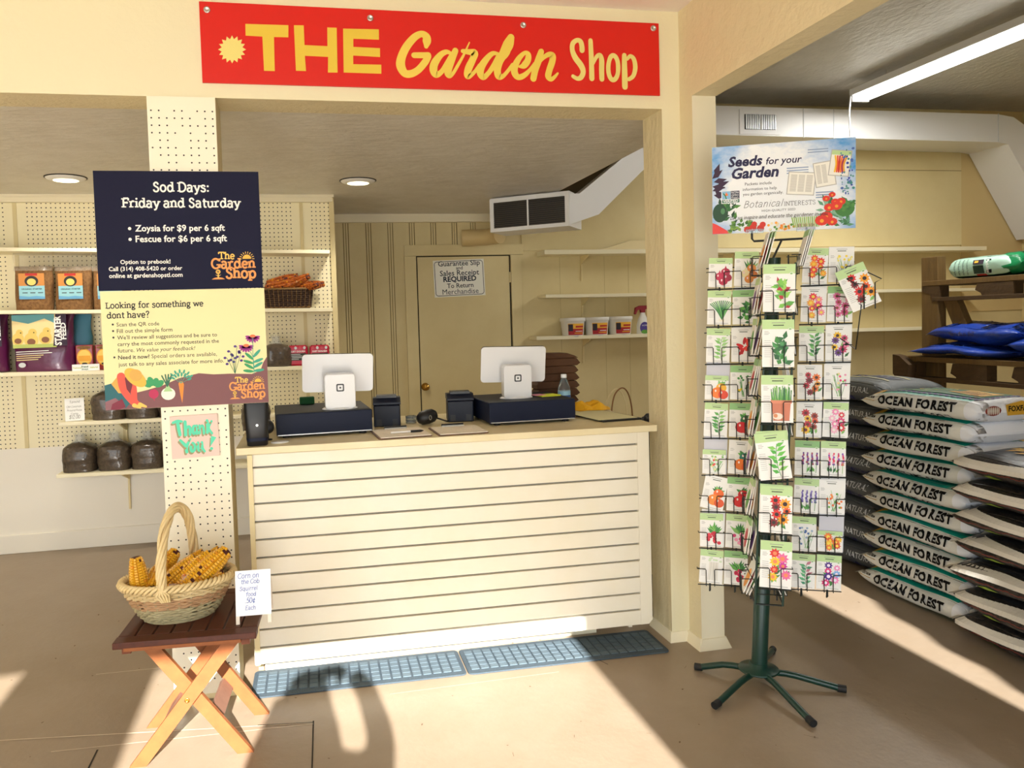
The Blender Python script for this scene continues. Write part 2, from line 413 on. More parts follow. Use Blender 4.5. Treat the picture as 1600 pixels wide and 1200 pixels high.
# ------------------------------------------------------------------ the flush door with its casing
D = bpy.data.objects.new('door_1', None); COL.objects.link(D); D.location = (1.43, 3.4, 0); struct(D)
m = MB().box(-0.408, 0.40, -0.018, 0.0, 0.006, 2.016, 'old_wall'); m.build('door_panel', D)
m = MB().box(-0.52, -0.42, -0.03, 0, 0, 2.024, 'old_wall').box(0.415, 0.51, -0.03, 0, 0, 2.024, 'old_wall').box(-0.52, 0.53, -0.03, 0, 2.026, 2.118, 'old_wall')
m.box(-0.42, 0.415, -0.004, -0.0005, 0, 2.026, 'crack'); m.build('door_casing', D, bevel=0.003)
kx = RX(pi/2)
m = MB().lathe([(0.034, 0), (0.034, 0.004), (0.012, 0.008), (0.010, 0.03), (0.024, 0.038), (0.030, 0.052), (0.024, 0.064), (0.0, 0.068)], 'brass', 20, T(-0.375, -0.018, 0.906) @ kx)
m.build('door_knob', D)
for z in (1.83, 1.0, 0.25): MB().tube([(0.407, -0.022, z-0.045), (0.407, -0.022, z+0.045)], 0.007, 'shelf_under').build('hinge', D)
# ------------------------------------------------------------------ a drawn slab-serif alphabet (also the skeleton of the handwriting)
A_ = arc
_o = A_(.34, .34, .25, .33, 0, 360, 18)
_s = [(.47, .5), (.4, .62), (.27, .66), (.14, .58), (.14, .45), (.28, .36), (.43, .28), (.48, .15), (.4, .03), (.26, 0), (.12, .05), (.08, .16)]
_S = [(x*1.15+.02, y*1.44) for x, y in _s]
_arch = [(.14, .42), (.2, .57), (.32, .66), (.46, .64), (.54, .5), (.54, .25), (.54, 0)]
# char: (advance, strokes, serif bars (x,y,half length))
GL = {
 'o': (.70, [_o], []), 'O': (.95, [A_(.46, .475, .38, .48, 0, 360, 20)], []), '0': (.62, [A_(.3, .465, .24, .47, 0, 360, 18)], []),
 'a': (.70, [[(.1, .56), (.2, .66), (.36, .66), (.5, .56), (.5, .3), (.5, .06), (.6, .0)], A_(.28, .19, .2, .19, 60, 370, 12)], []),
 'd': (.76, [A_(.33, .33, .23, .32, 20, 340, 14), [(.58, 1.0), (.58, 0)]], [(.52, 1.0, .08), (.64, 0, .08)]),
 'b': (.72, [A_(.38, .33, .24, .32, -160, 160, 14), [(.14, 1.0), (.14, 0)]], [(.09, 1.0, .07)]),
 'p': (.74, [A_(.39, .33, .24, .32, -160, 160, 14), [(.14, .66), (.14, -.28)]], [(.09, .66, .07), (.15, -.28, .14)]),
 'q': (.74, [A_(.33, .33, .24, .32, 20, 340, 14), [(.58, .66), (.58, -.28)]], []),
 'y': (.68, [[(.1, .66), (.34, .02)], [(.6, .66), (.36, .04), (.26, -.2), (.08, -.24)]], [(.1, .66, .11), (.6, .66, .1)]),
 's': (.58, [_s], []), 'S': (.70, [_S], []),
 'D': (.88, [[(.16, .95), (.16, 0)], [(.16, .95), (.4, .95)]+A_(.38, .475, .4, .475, 80, -80, 12)+[(.4, 0), (.16, 0)]], [(.12, .95, .12), (.12, 0, .12)]),
 'F': (.74, [[(.18, .95), (.18, 0)], [(.18, .95), (.66, .95)], [(.18, .5), (.52, .5)], [(.66, .97), (.66, .72)], [(.52, .6), (.52, .4)]], [(.18, .95, .15), (.2, 0, .18)]),
 'r': (.56, [[(.16, .66), (.16, 0)], [(.16, .42), (.24, .58), (.36, .66), (.5, .6)]], [(.11, .66, .08), (.2, 0, .16)]),
 'i': (.34, [[(.17, .66), (.17, 0)]], [(.13, .66, .08), (.17, 0, .14), (.17, .9, .001)]),
 'l': (.34, [[(.17, 1.0), (.17, 0)]], [(.13, 1.0, .08), (.17, 0, .14)]),
 'n': (.72, [[(.14, .66), (.14, 0)], _arch], [(.09, .66, .08), (.14, 0, .12), (.55, 0, .12)]),
 'h': (.72, [[(.14, 1.0), (.14, 0)], _arch], [(.09, 1.0, .08), (.14, 0, .12), (.55, 0, .12)]),
 'm': (1.10, [[(.14, .66), (.14, 0)], _arch, [(x+.4, y) for x, y in _arch]], [(.09, .66, .08), (.14, 0, .12), (.54, 0, .1), (.95, 0, .12)]),
 't': (.50, [[(.22, .9), (.22, .2), (.28, .03), (.44, .06)], [(.06, .64), (.44, .64)]], []),
 'u': (.74, [[(.14, .66), (.14, .2), (.22, .04), (.38, .02), (.52, .14), (.56, .3)], [(.56, .66), (.56, 0)]], [(.09, .66, .09), (.51, .66, .09), (.62, 0, .09)]),
 'L': (.70, [[(.18, .95), (.18, 0)], [(.18, .02), (.62, .02)], [(.62, 0), (.62, .25)]], [(.2, .95, .17), (.14, 0, .12)]),
 'k': (.72, [[(.14, 1.0), (.14, 0)], [(.14, .26), (.52, .64)], [(.28, .4), (.56, 0)]], [(.09, 1.0, .08), (.14, 0, .12), (.54, .64, .11), (.58, 0, .12)]),
 'f': (.50, [[(.5, .92), (.4, 1.0), (.27, .95), (.22, .8), (.22, 0)], [(.04, .64), (.44, .64)]], [(.24, 0, .16)]),
 'g': (.70, [A_(.3, .4, .2, .25, 0, 360, 14), [(.5, .6), (.62, .68)], [(.2, .16), (.14, .06), (.3, .0), (.5, -.04), (.54, -.16), (.4, -.28), (.18, -.27), (.08, -.16), (.2, -.02)]], []),
 'e': (.66, [[(.1, .34), (.54, .36), (.5, .55), (.34, .66), (.17, .58), (.09, .36), (.14, .12), (.32, .0), (.54, .1)]], []),
 'c': (.60, [A_(.34, .33, .25, .33, 45, 315, 14)], []), 'C': (.80, [A_(.46, .475, .37, .48, 45, 315, 16)], []),
 'w': (.96, [[(.08, .66), (.27, .02)], [(.27, .02), (.48, .62)], [(.48, .62), (.68, .02)], [(.68, .02), (.86, .66)]], [(.08, .66, .1), (.86, .66, .1), (.48, .64, .08)]),
 'v': (.68, [[(.1, .66), (.33, .02)], [(.33, .02), (.57, .66)]], [(.1, .66, .1), (.57, .66, .1)]),
 '?': (.58, [[(.1, .74), (.16, .92), (.32, .98), (.48, .86), (.44, .66), (.3, .52), (.28, .28)]], [(.28, .03, .001)]),
 ':': (.34, [], [(.17, .08, .001), (.17, .56, .001)]), '.': (.3, [], [(.14, .03, .001)]), ' ': (.34, [], []),
 'T': (.84, [[(.42, .95), (.42, 0)], [(.06, .95), (.78, .95)], [(.06, .97), (.06, .72)], [(.78, .97), (.78, .72)]], [(.42, 0, .18)]),
 'G': (.94, [A_(.46, .475, .38, .48, 42, 330, 18), [(.82, .98), (.82, .7)], [(.8, .02), (.8, .4)]], [(.74, .42, .16)]),
 'E': (.74, [[(.18, .95), (.18, 0)], [(.18, .95), (.64, .95)], [(.18, .5), (.52, .5)], [(.18, 0), (.66, 0)]], []),
 'I': (.36, [[(.18, .95), (.18, 0)]], [(.18, .95, .1), (.18, 0, .1)]), 'N': (.9, [[(.16, 0), (.16, .95)], [(.16, .95), (.74, 0)], [(.74, 0), (.74, .95)]], [(.16, 0, .09), (.74, .95, .09)]),
 'R': (.8, [[(.16, 0), (.16, .95)], [(.16, .95), (.4, .95), (.6, .82), (.58, .6), (.4, .5), (.16, .5)], [(.36, .5), (.68, 0)]], [(.16, 0, .09)]),
 'B': (.8, [[(.16, 0), (.16, .95)], [(.16, .95), (.42, .95), (.58, .82), (.5, .58), (.2, .52)], [(.2, .52), (.56, .5), (.68, .28), (.5, .03), (.16, 0)]], []),
 'P': (.7, [[(.16, 0), (.16, .95)], [(.16, .95), (.42, .95), (.6, .8), (.52, .56), (.16, .48)]], []),
 'M': (1.0, [[(.12, 0), (.16, .95)], [(.16, .95), (.48, .2)], [(.48, .2), (.8, .95)], [(.8, .95), (.86, 0)]], []),
 '5': (.6, [[(.5, .93), (.18, .92)], [(.18, .92), (.14, .52), (.32, .58), (.5, .45), (.5, .2), (.34, .02), (.1, .06)]], []),
 '1': (.4, [[(.1, .75), (.24, .93), (.24, 0)]], []), '2': (.6, [[(.1, .72), (.22, .93), (.44, .88), (.44, .62), (.1, .02), (.54, .02)]], []),
 '$': (.66, [_S, [(.34, 1.05), (.34, -.08)]], []), '\u00a2': (.6, [A_(.34, .33, .22, .3, 45, 315, 12), [(.36, .8), (.32, -.12)]], []),
}
def serif(mb, s, m, X, x, y, size=None, width=None, align='l', wt=.16, slab=True, w=0.0, shear=0.0, gap=0.0):
    adv = sum(GL[c][0]+gap for c in s)
    k = size or width/adv
    x -= {'l': 0, 'c': adv*k/2, 'r': adv*k}[align]
    for ch in s:
        a, st, sf = GL[ch]
        f = lambda p: (x+(p[0]+shear*p[1])*k, y+p[1]*k)
        for q in st:
            sm = len(q) > 6
            mb.stroke([f(p) for p in q], wt*k, m, X, w, 2 if len(q) > 12 else 3, len(q) > 3, caps=not slab)
        for px, py, h in sf:
            if h < .01:
                c = f((px, py)); mb.disc(c[0], c[1], wt*k*.62, wt*k*.62, m, X, w, 10)
            elif slab:
                t = wt*.36; yy = py-t if py > .3 else py+t
                a0, b0 = f((px-h-wt*.3, yy)), f((px+h+wt*.3, yy)); mb.stroke([a0, b0], wt*k*.72, m, X, w, caps=False)
        x += (a+gap)*k
    return mb
def hand(mb, s, m, X, x, y, size=None, width=None, align='l', wt=.075, w=0.0, shear=.12, rng=None):
    rng = rng or random.Random(len(s))
    return serif(mb, s, m, X, x, y, size, width, align, wt, False, w, shear, -.04)

# ------------------------------------------------------------------ red shop sign over the counter
SIGN_CAPS = [[(0.169, 0.2285), (0.332, 0.2305), (0.33, 0.1835), (0.275, 0.1825), (0.273, 0.0515), (0.232, 0.0515), (0.231, 0.1825), (0.168, 0.1835)], [(0.353, 0.2315), (0.391, 0.2325), (0.391, 0.1565), (0.48, 0.1555), (0.482, 0.2285), (0.519, 0.2285), (0.516, 0.0535), (0.478, 0.0525), (0.481, 0.1135), (0.391, 0.1145), (0.393, 0.0555), (0.354, 0.0555)], [(0.544, 0.2265), (0.686, 0.2295), (0.685, 0.1885), (0.583, 0.1885), (0.582, 0.1565), (0.688, 0.1555), (0.687, 0.1205), (0.58, 0.1225), (0.579, 0.0885), (0.691, 0.0905), (0.69, 0.0545), (0.54, 0.0545)]]
SIGN_STAR = [(0.117, 0.1825), (0.124, 0.1685), (0.137, 0.1795), (0.138, 0.1635), (0.154, 0.1685), (0.149, 0.1525), (0.164, 0.1515), (0.154, 0.1385), (0.168, 0.1305), (0.153, 0.1225), (0.163, 0.1105), (0.147, 0.1075), (0.151, 0.0925), (0.136, 0.0965), (0.133, 0.0805), (0.121, 0.0895), (0.113, 0.0755), (0.106, 0.0895), (0.093, 0.0785), (0.092, 0.0945), (0.076, 0.0895), (0.081, 0.1055), (0.066, 0.1065), (0.076, 0.1195), (0.063, 0.1265), (0.077, 0.1355), (0.067, 0.1475), (0.083, 0.1495), (0.079, 0.1655), (0.094, 0.1615), (0.097, 0.1775), (0.109, 0.1675)]
SIGN_BRUSH = [[(0.876,0.1695,0.018),(0.879,0.1885,0.034),(0.878,0.2075,0.032),(0.859,0.2185,0.026),(0.83,0.2045,0.029),(0.797,0.1675,0.032),(0.775,0.1255,0.034),(0.769,0.0905,0.037),(0.783,0.0615,0.032),(0.807,0.0575,0.03),(0.839,0.0735,0.028),(0.869,0.1065,0.028),(0.882,0.1295,0.027),(0.881,0.1345,0.024)],[(0.825,0.1325,0.023),(0.883,0.1345,0.025)],[(0.974,0.1475,0.014),(0.957,0.1505,0.02),(0.933,0.1365,0.025),(0.908,0.1025,0.032),(0.903,0.0745,0.032),(0.914,0.0575,0.026),(0.936,0.0705,0.02),(0.958,0.1015,0.021),(0.978,0.1355,0.019)],[(0.996,0.1565,0.025),(0.981,0.1225,0.028),(0.967,0.0865,0.029),(0.962,0.0635,0.028),(0.97,0.0535,0.017),(0.985,0.0675,0.014),(1.006,0.1005,0.013),(1.031,0.1425,0.01),(1.056,0.1925,0.005)],[(1.027,0.1565,0.017),(1.056,0.1535,0.024),(1.077,0.1505,0.029),(1.069,0.1265,0.028),(1.051,0.0915,0.031),(1.042,0.0635,0.027),(1.046,0.0525,0.019),(1.058,0.0595,0.017),(1.078,0.0785,0.015),(1.097,0.1015,0.017)],[(1.174,0.1515,0.013),(1.153,0.1515,0.019),(1.131,0.1335,0.024),(1.105,0.0985,0.03),(1.098,0.0705,0.03),(1.11,0.0535,0.024),(1.129,0.0675,0.019),(1.152,0.0965,0.021),(1.177,0.1375,0.023)],[(1.233,0.2195,0.03),(1.221,0.1915,0.044),(1.202,0.1565,0.039),(1.182,0.1225,0.032),(1.171,0.0855,0.03),(1.176,0.0595,0.029),(1.194,0.0605,0.018),(1.214,0.0805,0.015),(1.237,0.1085,0.016)],[(1.199,0.1415,0.028),(1.213,0.1625,0.031),(1.234,0.2125,0.025)],[(1.267,0.1015,0.011),(1.286,0.1075,0.027),(1.303,0.1295,0.027),(1.305,0.1525,0.024),(1.29,0.1585,0.017),(1.265,0.1355,0.023),(1.246,0.1005,0.029),(1.245,0.0745,0.029),(1.26,0.0585,0.025),(1.285,0.0665,0.022),(1.311,0.0895,0.016),(1.334,0.1175,0.015)],[(1.362,0.1665,0.025),(1.349,0.1305,0.03),(1.334,0.0905,0.028),(1.325,0.0545,0.027)],[(1.342,0.1095,0.011),(1.368,0.1395,0.016),(1.393,0.1555,0.021),(1.411,0.1515,0.028),(1.409,0.1275,0.028),(1.396,0.0925,0.027),(1.39,0.0665,0.027),(1.402,0.0545,0.02),(1.419,0.0655,0.014),(1.432,0.0795,0.009)],[(1.542,0.1785,0.023),(1.542,0.1955,0.022),(1.536,0.2155,0.021),(1.52,0.2195,0.019),(1.502,0.2055,0.021),(1.499,0.1785,0.021),(1.511,0.1475,0.025),(1.536,0.1155,0.026),(1.545,0.0895,0.023),(1.535,0.0665,0.022),(1.518,0.0605,0.018),(1.499,0.0695,0.016)],[(1.581,0.2205,0.02),(1.583,0.1415,0.022),(1.583,0.0625,0.023)],[(1.591,0.1245,0.011),(1.606,0.1535,0.017),(1.622,0.1615,0.019),(1.629,0.1405,0.023),(1.628,0.1005,0.023),(1.628,0.0615,0.022)],[(1.732,0.1645,0.021),(1.732,0.1015,0.025),(1.732,0.0325,0.026)],[(1.745,0.1495,0.014),(1.76,0.1625,0.017),(1.776,0.1485,0.02),(1.781,0.1135,0.021),(1.771,0.0795,0.019),(1.751,0.0645,0.017)]]
SIGN_O = [(1.703,0.1115,0.02),(1.7,0.0855,0.019),(1.691,0.0665,0.02),(1.679,0.0595,0.02),(1.668,0.0655,0.02),(1.66,0.0845,0.02),(1.658,0.1105,0.02),(1.662,0.1365,0.019),(1.67,0.1555,0.02),(1.682,0.1625,0.02),(1.693,0.1555,0.02),(1.701,0.1375,0.02)]
THANK = [[(0.069,0.855,0.052),(0.166,0.883,0.06),(0.251,0.868,0.043)],[(0.161,0.869,0.06),(0.174,0.727,0.065),(0.195,0.559,0.06)],[(0.316,0.858,0.06),(0.316,0.697,0.06),(0.312,0.546,0.06)],[(0.327,0.666,0.034),(0.375,0.743,0.043),(0.408,0.711,0.052),(0.403,0.55,0.052)],[(0.539,0.742,0.034),(0.487,0.736,0.052),(0.464,0.626,0.056),(0.486,0.554,0.047),(0.532,0.601,0.043)],[(0.553,0.751,0.043),(0.551,0.549,0.047)],[(0.609,0.748,0.043),(0.604,0.556,0.047)],[(0.614,0.676,0.034),(0.661,0.744,0.039),(0.689,0.692,0.047),(0.695,0.549,0.047)],[(0.774,0.848,0.056),(0.78,0.706,0.06),(0.765,0.565,0.056)],[(0.868,0.826,0.043),(0.796,0.674,0.052),(0.86,0.538,0.047)],[(0.192,0.429,0.052),(0.306,0.284,0.065)],[(0.402,0.444,0.039),(0.315,0.274,0.06),(0.312,0.143,0.056)],[(0.45,0.345,0.052),(0.402,0.267,0.056),(0.413,0.155,0.056),(0.467,0.172,0.052),(0.49,0.271,0.052),(0.45,0.345,0.052)],[(0.555,0.347,0.047),(0.552,0.196,0.052),(0.589,0.152,0.047),(0.627,0.21,0.043)],[(0.638,0.346,0.047),(0.644,0.209,0.047),(0.684,0.125,0.043)]]
THANK_BANG = [(0.836, 0.484), (0.947, 0.435), (0.812, 0.237)]
mat('sign_red', '#d01512', 0.35, spec=0.4, var=(1.5, '#d8200f', 0.9))
flat('#e9cd52'); flat('#e6d67c'); flat('#e2c23a')
R = root('shop_sign', 'long red metal sign with yellow painted lettering and sunburst above the counter', 'sign', (-0.322, -0.002, 2.4025))
m = MB().box(0, 1.8935, -0.008, 0, 0, 0.306, 'sign_red'); m.build('sign_panel', R)
X = front(0, -0.0085, 0)
m = MB()
for p in SIGN_CAPS: m.poly(p, 'paint_e2c23a', X)
for p in SIGN_BRUSH[:11]: m.stroke(p, .02, 'paint_e9cd52', X, 0.0002, 5)
for p in SIGN_BRUSH[11:]: m.stroke(p, .02, 'paint_e6d67c', X, 0.0002, 5)
m.stroke(SIGN_O, .02, 'paint_e6d67c', X, 0.0002, 4, closed=True)
m.build('lettering', R)
MB().poly(SIGN_STAR, 'paint_e6d67c', X).build('sunburst', R)['label'] = 'pale yellow sixteen-point sunburst'
for u, v in ((0.028, 0.275), (0.653, 0.272), (1.287, 0.272), (1.868, 0.284)):
    MB().lathe([(0.0125, 0), (0.0125, 0.003), (0.008, 0.004), (0.006, 0.0015), (0.0, 0.0015)], 'metal', 16, X @ T(u, v, 0)).build('grommet', R)

# ------------------------------------------------------------------ posters on the pegboard column
flat('#191a33', 0.6, spec=.15); flat('#e9e0a6', 0.5); flat('#f4f2ea'); flat('#23201c'); flat('#ef9a4e'); flat('#f2c35a'); flat('#7b4a4c'); flat('#f3b53f'); flat('#d9a648'); flat('#e2523f'); flat('#6e1526')
flat('#156068'); flat('#8d5a61'); flat('#7a1330'); flat('#2f9a5c'); flat('#bb2052'); flat('#e8ecdc'); flat('#a9cf8e'); flat('#ef8a24'); flat('#a3218c'); flat('#e8703a'); flat('#4b2a80'); flat('#2a6a4c'); flat('#39a184'); flat('#f6d27a')
PW, PH = 0.601, 0.449
def logo(m, X, u, v, s, w=.0004):
    """the shop's stacked logo: The / Garden / Shop with a rising sun and a potted flower"""
    c = 'paint_ef9a4e'; y = 'paint_f2c35a'
    serif(m, 'The', y, X, u+.17*s, v+.475*s, width=.37*s, wt=.17, w=w)
    serif(m, 'Garden', c, X, u+.0*s, v+.265*s, width=1.0*s, wt=.19, w=w)
    serif(m, 'Shop', c, X, u+.31*s, v+.03*s, width=.70*s, wt=.19, w=w)
    m.poly([(u+.81*s+.10*s*cos(RD(a)), v+.475*s+.10*s*sin(RD(a))) for a in range(0, 181, 15)], 'paint_f3b53f', X, w)
    for a in range(0, 181, 20):
        ca, sa = cos(RD(a)), sin(RD(a)); m.stroke([(u+.81*s+.12*s*ca, v+.475*s+.12*s*sa), (u+.81*s+.17*s*ca, v+.475*s+.17*s*sa)], .014*s, y, X, w, caps=False)
    for a in range(0, 360, 45): m.disc(u+.15*s+.035*s*cos(RD(a)), v+.185*s+.035*s*sin(RD(a)), .022*s, .022*s, y, X, w, 8)
    m.stroke([(u+.15*s, v+.15*s), (u+.15*s, v+.05*s)], .025*s, y, X, w); m.poly([(u+.15*s, v+.07*s), (u+.08*s, v+.12*s), (u+.14*s, v+.10*s)], y, X, w); m.poly([(u+.15*s, v+.07*s), (u+.22*s, v+.12*s), (u+.16*s, v+.10*s)], y, X, w)
    m.poly([(u+.0*s, v+.01*s), (u+.06*s, v+.045*s), (u+.15*s, v+.06*s), (u+.24*s, v+.045*s), (u+.30*s, v+.01*s)], c, X, w)
R = root('sod_days_poster', 'dark navy poster advertising sod days on the pegboard column, above the cream poster', 'poster', (-0.728, -0.018, 1.612))
MB().box(0, PW, -0.006, 0, 0, PH, 'paint_191a33').build('board', R)
X = front(0, -0.0064, 0); m = MB(); wh = 'paint_f4f2ea'
U = lambda u: u*PW
Vv = lambda v: (1-v)*PH
serif(m, 'Sod Days:', wh, X, U(.52), Vv(.172), width=U(.345), align='c', wt=.17)
serif(m, 'Friday and Saturday', wh, X, U(.52), Vv(.305), width=U(.72), align='c', wt=.17)
m.build('headline', R); m = MB()
m.text('Zoysia for $9 per 6 sqft', wh, X, U(.232), Vv(.505), width=U(.545), bold=.022); m.disc(U(.200), Vv(.482), .006, .006, wh, X)
m.text('Fescue for $6 per 6 sqft', wh, X, U(.232), Vv(.595), width=U(.555), bold=.022); m.disc(U(.200), Vv(.572), .006, .006, wh, X)
m.build('price_list', R); m = MB()
m.text('Option to prebook!', wh, X, U(.285), Vv(.778), width=U(.30), align='c', bold=.02)
m.text('Call (314) 408-5420 or order', wh, X, U(.285), Vv(.835), width=U(.44), align='c', bold=.02)
m.text('online at gardenshopstl.com', wh, X, U(.285), Vv(.893), width=U(.44), align='c', bold=.02)
m.build('contact_lines', R)
m = MB(); logo(m, X, U(.682), Vv(.925), U(.277)); m.build('shop_logo', R)['label'] = 'orange and yellow shop logo with rising sun'

R = root('suggestion_poster', 'cream poster with a gardener and vegetables along its foot, below the navy poster', 'poster', (-0.724, -0.018, 1.1615))
MB().box(0, PW, -0.005, 0, 0, PH, 'paint_e9e0a6').build('board', R)
X = front(0, -0.0054, 0); m = MB(); bk = 'paint_23201c'
serif(m, 'Looking for something we', bk, X, U(.028), Vv(.145), width=U(.59), wt=.165)
serif(m, 'dont have?', bk, X, U(.032), Vv(.228), width=U(.255), wt=.165)
for t, v, wd, b in (('Scan the QR code', .298, .255, 1), ('Fill out the simple form', .353, .333, 1), ("We'll review all suggestions and be sure to", .408, .605, 1), ('carry the most commonly requested in the', .463, .615, 0), ('just talk to any sales associate for more info.', .635, .64, 0)):
    m.text(t, bk, X, U(.088), Vv(v), width=U(wd), bold=.006)
    if b: m.disc(U(.066), Vv(v-.018), .004, .004, bk, X, n=10)
m.text('future.', bk, X, U(.088), Vv(.518), width=U(.098)); m.text('We value your feedback!', bk, X, U(.2), Vv(.518), width=U(.355), shear=.25)
m.text('Need it now?', bk, X, U(.088), Vv(.575), width=U(.188), bold=.02); m.text('Special orders are available,', bk, X, U(.287), Vv(.575), width=U(.4)); m.disc(U(.066), Vv(.557), .004, .004, bk, X, n=10)
m.build('lettering', R)
m = MB(); c = lambda *p: [(U(a), Vv(b)) for a, b in p]
soil = [(0, 1), (0, .9), (.18, .865), (.25, .845), (.35, .81), (.45, .755), (.57, .72), (.66, .735), (.76, .735), (.9, .745), (.955, .72), (.975, .65), (1, .6), (1, 1)]
m.poly([(U(a), Vv(min(b, .999))) for a, b in soil], 'paint_7b4a4c', X, .0002)
m.poly(c((.0, .79), (.06, .77), (.15, .83), (.16, .93), (.12, .99), (.0, .95)), 'paint_156068', X, .0003)
m.poly(c((0, .93), (.06, .9), (.11, .96), (.09, 1), (0, 1)), 'paint_8d5a61', X, .0004)
m.poly(c((.04, .95), (.1, .91), (.12, .98), (.08, 1), (.03, 1)), 'paint_7a1330', X, .0005)
m.poly(c((.04, .78), (.085, .71), (.13, .73), (.15, .87), (.08, .86)), 'paint_d9a648', X, .0005)
m.stroke([(U(a), Vv(b), w) for a, b, w in ((.10, .72, .03), (.11, .83, .026), (.155, .93, .022), (.185, .965, .018))], .02, 'paint_e2523f', X, .0006)
m.stroke([(U(a), Vv(b), w) for a, b, w in ((.155, .73, .024), (.17, .83, .024), (.175, .93, .02), (.2, .965, .018))], .02, 'paint_e2523f', X, .0005)
m.poly(c((.135, .69), (.155, .72), (.165, .8), (.15, .87), (.13, .83), (.122, .74)), 'paint_6e1526', X, .0008)
for q in ((.17, .97), (.205, .965)): m.stroke([(U(q[0]), Vv(q[1]), .016), (U(q[0]+.035), Vv(q[1]+.02), .008)], .01, 'paint_f2c35a', X, .0008)
m.disc(U(.185), Vv(.735), .047, .026, 'paint_f3b53f', X, .0009, 20, -.75); m.disc(U(.188), Vv(.715), .024, .022, 'paint_d9a648', X, .001, 16, -.75)
# beet, onion, carrot
for a, l in ((2.5, .05), (1.9, .045), (1.2, .04), (.6, .045)): m.disc(U(.29)+l*.6*cos(a), Vv(.83)+l*.6*sin(a), l*.42, .012, 'paint_2f9a5c', X, .0003+.0001*a, 12, a)
m.disc(U(.29), Vv(.88), .018, .018, 'paint_bb2052', X, .0005); m.stroke([(U(.29), Vv(.91), .006), (U(.293), Vv(.94), .001)], .004, 'paint_bb2052', X, .0005)
for a in (1.2, 1.45, 1.7, 2.0): m.stroke([(U(.375), Vv(.82)), (U(.375)+.045*cos(a), Vv(.82)+.045*sin(a))], .005, 'paint_2a6a4c', X, .0004)
m.disc(U(.378), Vv(.885), .026, .024, 'paint_e8ecdc', X, .0005); m.poly([(U(.35), Vv(.865)), (U(.377), Vv(.8)), (U(.405), Vv(.865))], 'paint_a9cf8e', X, .0006)
for i in range(14):
    a = RD(20+i*10.5); m.disc(U(.458)+.034*cos(a)*(1+.3*(i % 2)), Vv(.79)+.030*sin(a)*(1+.4*(i % 2)), .009, .004, 'paint_39a184', X, .0004, 8, a)
    if i % 3 == 0: m.stroke([(U(.458), Vv(.8)), (U(.458)+.034*cos(a), Vv(.79)+.034*sin(a))], .0015, 'paint_39a184', X, .0004)
m.poly(c((.443, .8), (.45, .785), (.468, .785), (.476, .81), (.468, .9), (.461, .97), (.452, .9)), 'paint_ef8a24', X, .0005)
# lavender and coneflowers
for dx, h in ((-.035, .1), (-.015, .14), (.0, .12), (.02, .17), (.04, .13)):
    m.stroke([(U(.795), Vv(.735)), (U(.79+dx*1.2), Vv(.735)+h*.62)], .0016, 'paint_2a6a4c', X, .0004)
    for k in range(3): m.disc(U(.79+dx*1.2)+(-.007, .007, 0)[k], Vv(.735)+h*(.62-.12*k), .006, .005, 'paint_4b2a80', X, .0005, 8)
for fx, fy in ((.915, .425), (.872, .505)):
    m.stroke([(U(.915), Vv(.745)), (U(.912), Vv(.6)), (U(fx), Vv(fy))], .002, 'paint_39a184', X, .0004)
    for a in range(170, 380, 24): m.disc(U(fx)+.017*cos(RD(a)), Vv(fy)+.012*sin(RD(a)), .012, .0045, 'paint_a3218c', X, .0005, 8, RD(a))
    m.disc(U(fx), Vv(fy)+.004, .011, .006, 'paint_e8703a', X, .0006, 10)
for k, (a, h) in enumerate(((2.6, .70), (.5, .69), (2.8, .655), (.35, .645), (2.4, .62), (.8, .6), (3.0, .725), (.1, .72))):
    m.disc(U(.913)+.02*cos(a), Vv(h)+.02*sin(a), .021, .006, 'paint_39a184' if k % 2 else 'paint_2f9a5c', X, .0005, 10, a)
m.build('garden_illustration', R)['label'] = 'printed picture of a kneeling gardener, vegetables and purple flowers in brown soil'
m = MB(); logo(m, X, U(.755), Vv(.96), U(.225), .0016); m.build('shop_logo', R)['label'] = 'orange and yellow shop logo on the brown soil'

# ------------------------------------------------------------------ pink thank-you board
flat('#e3c7ba'); flat('#55d6ae'); flat('#9b9268')
R = root('thank_you_sign', 'small pink board with mint green Thank You brush lettering on the column under the posters', 'sign', (-0.494, -0.013, 0.959), rot=(0, RD(-1.2), 0))
TW, TH = 0.178, 0.165
MB().box(0, TW, -0.006, 0, 0, TH, 'paint_e3c7ba').build('board', R, bevel=0.001)
m = MB()
for dx, dy, c, w in ((-.028*TW, -.04*TH, 'paint_9b9268', .0003), (0, 0, 'paint_55d6ae', .0007)):
    X = front(dx, -0.0062, dy)
    for s in THANK: m.stroke([(a*TW, b*TH, q*TW*1.1) for a, b, q in s], .01, c, X, w, 4)
    m.poly([(a*TW, b*TH) for a, b in THANK_BANG], c, X, w); m.disc(.83*TW, .18*TH, .006, .006, c, X, w)
m.build('lettering', R)

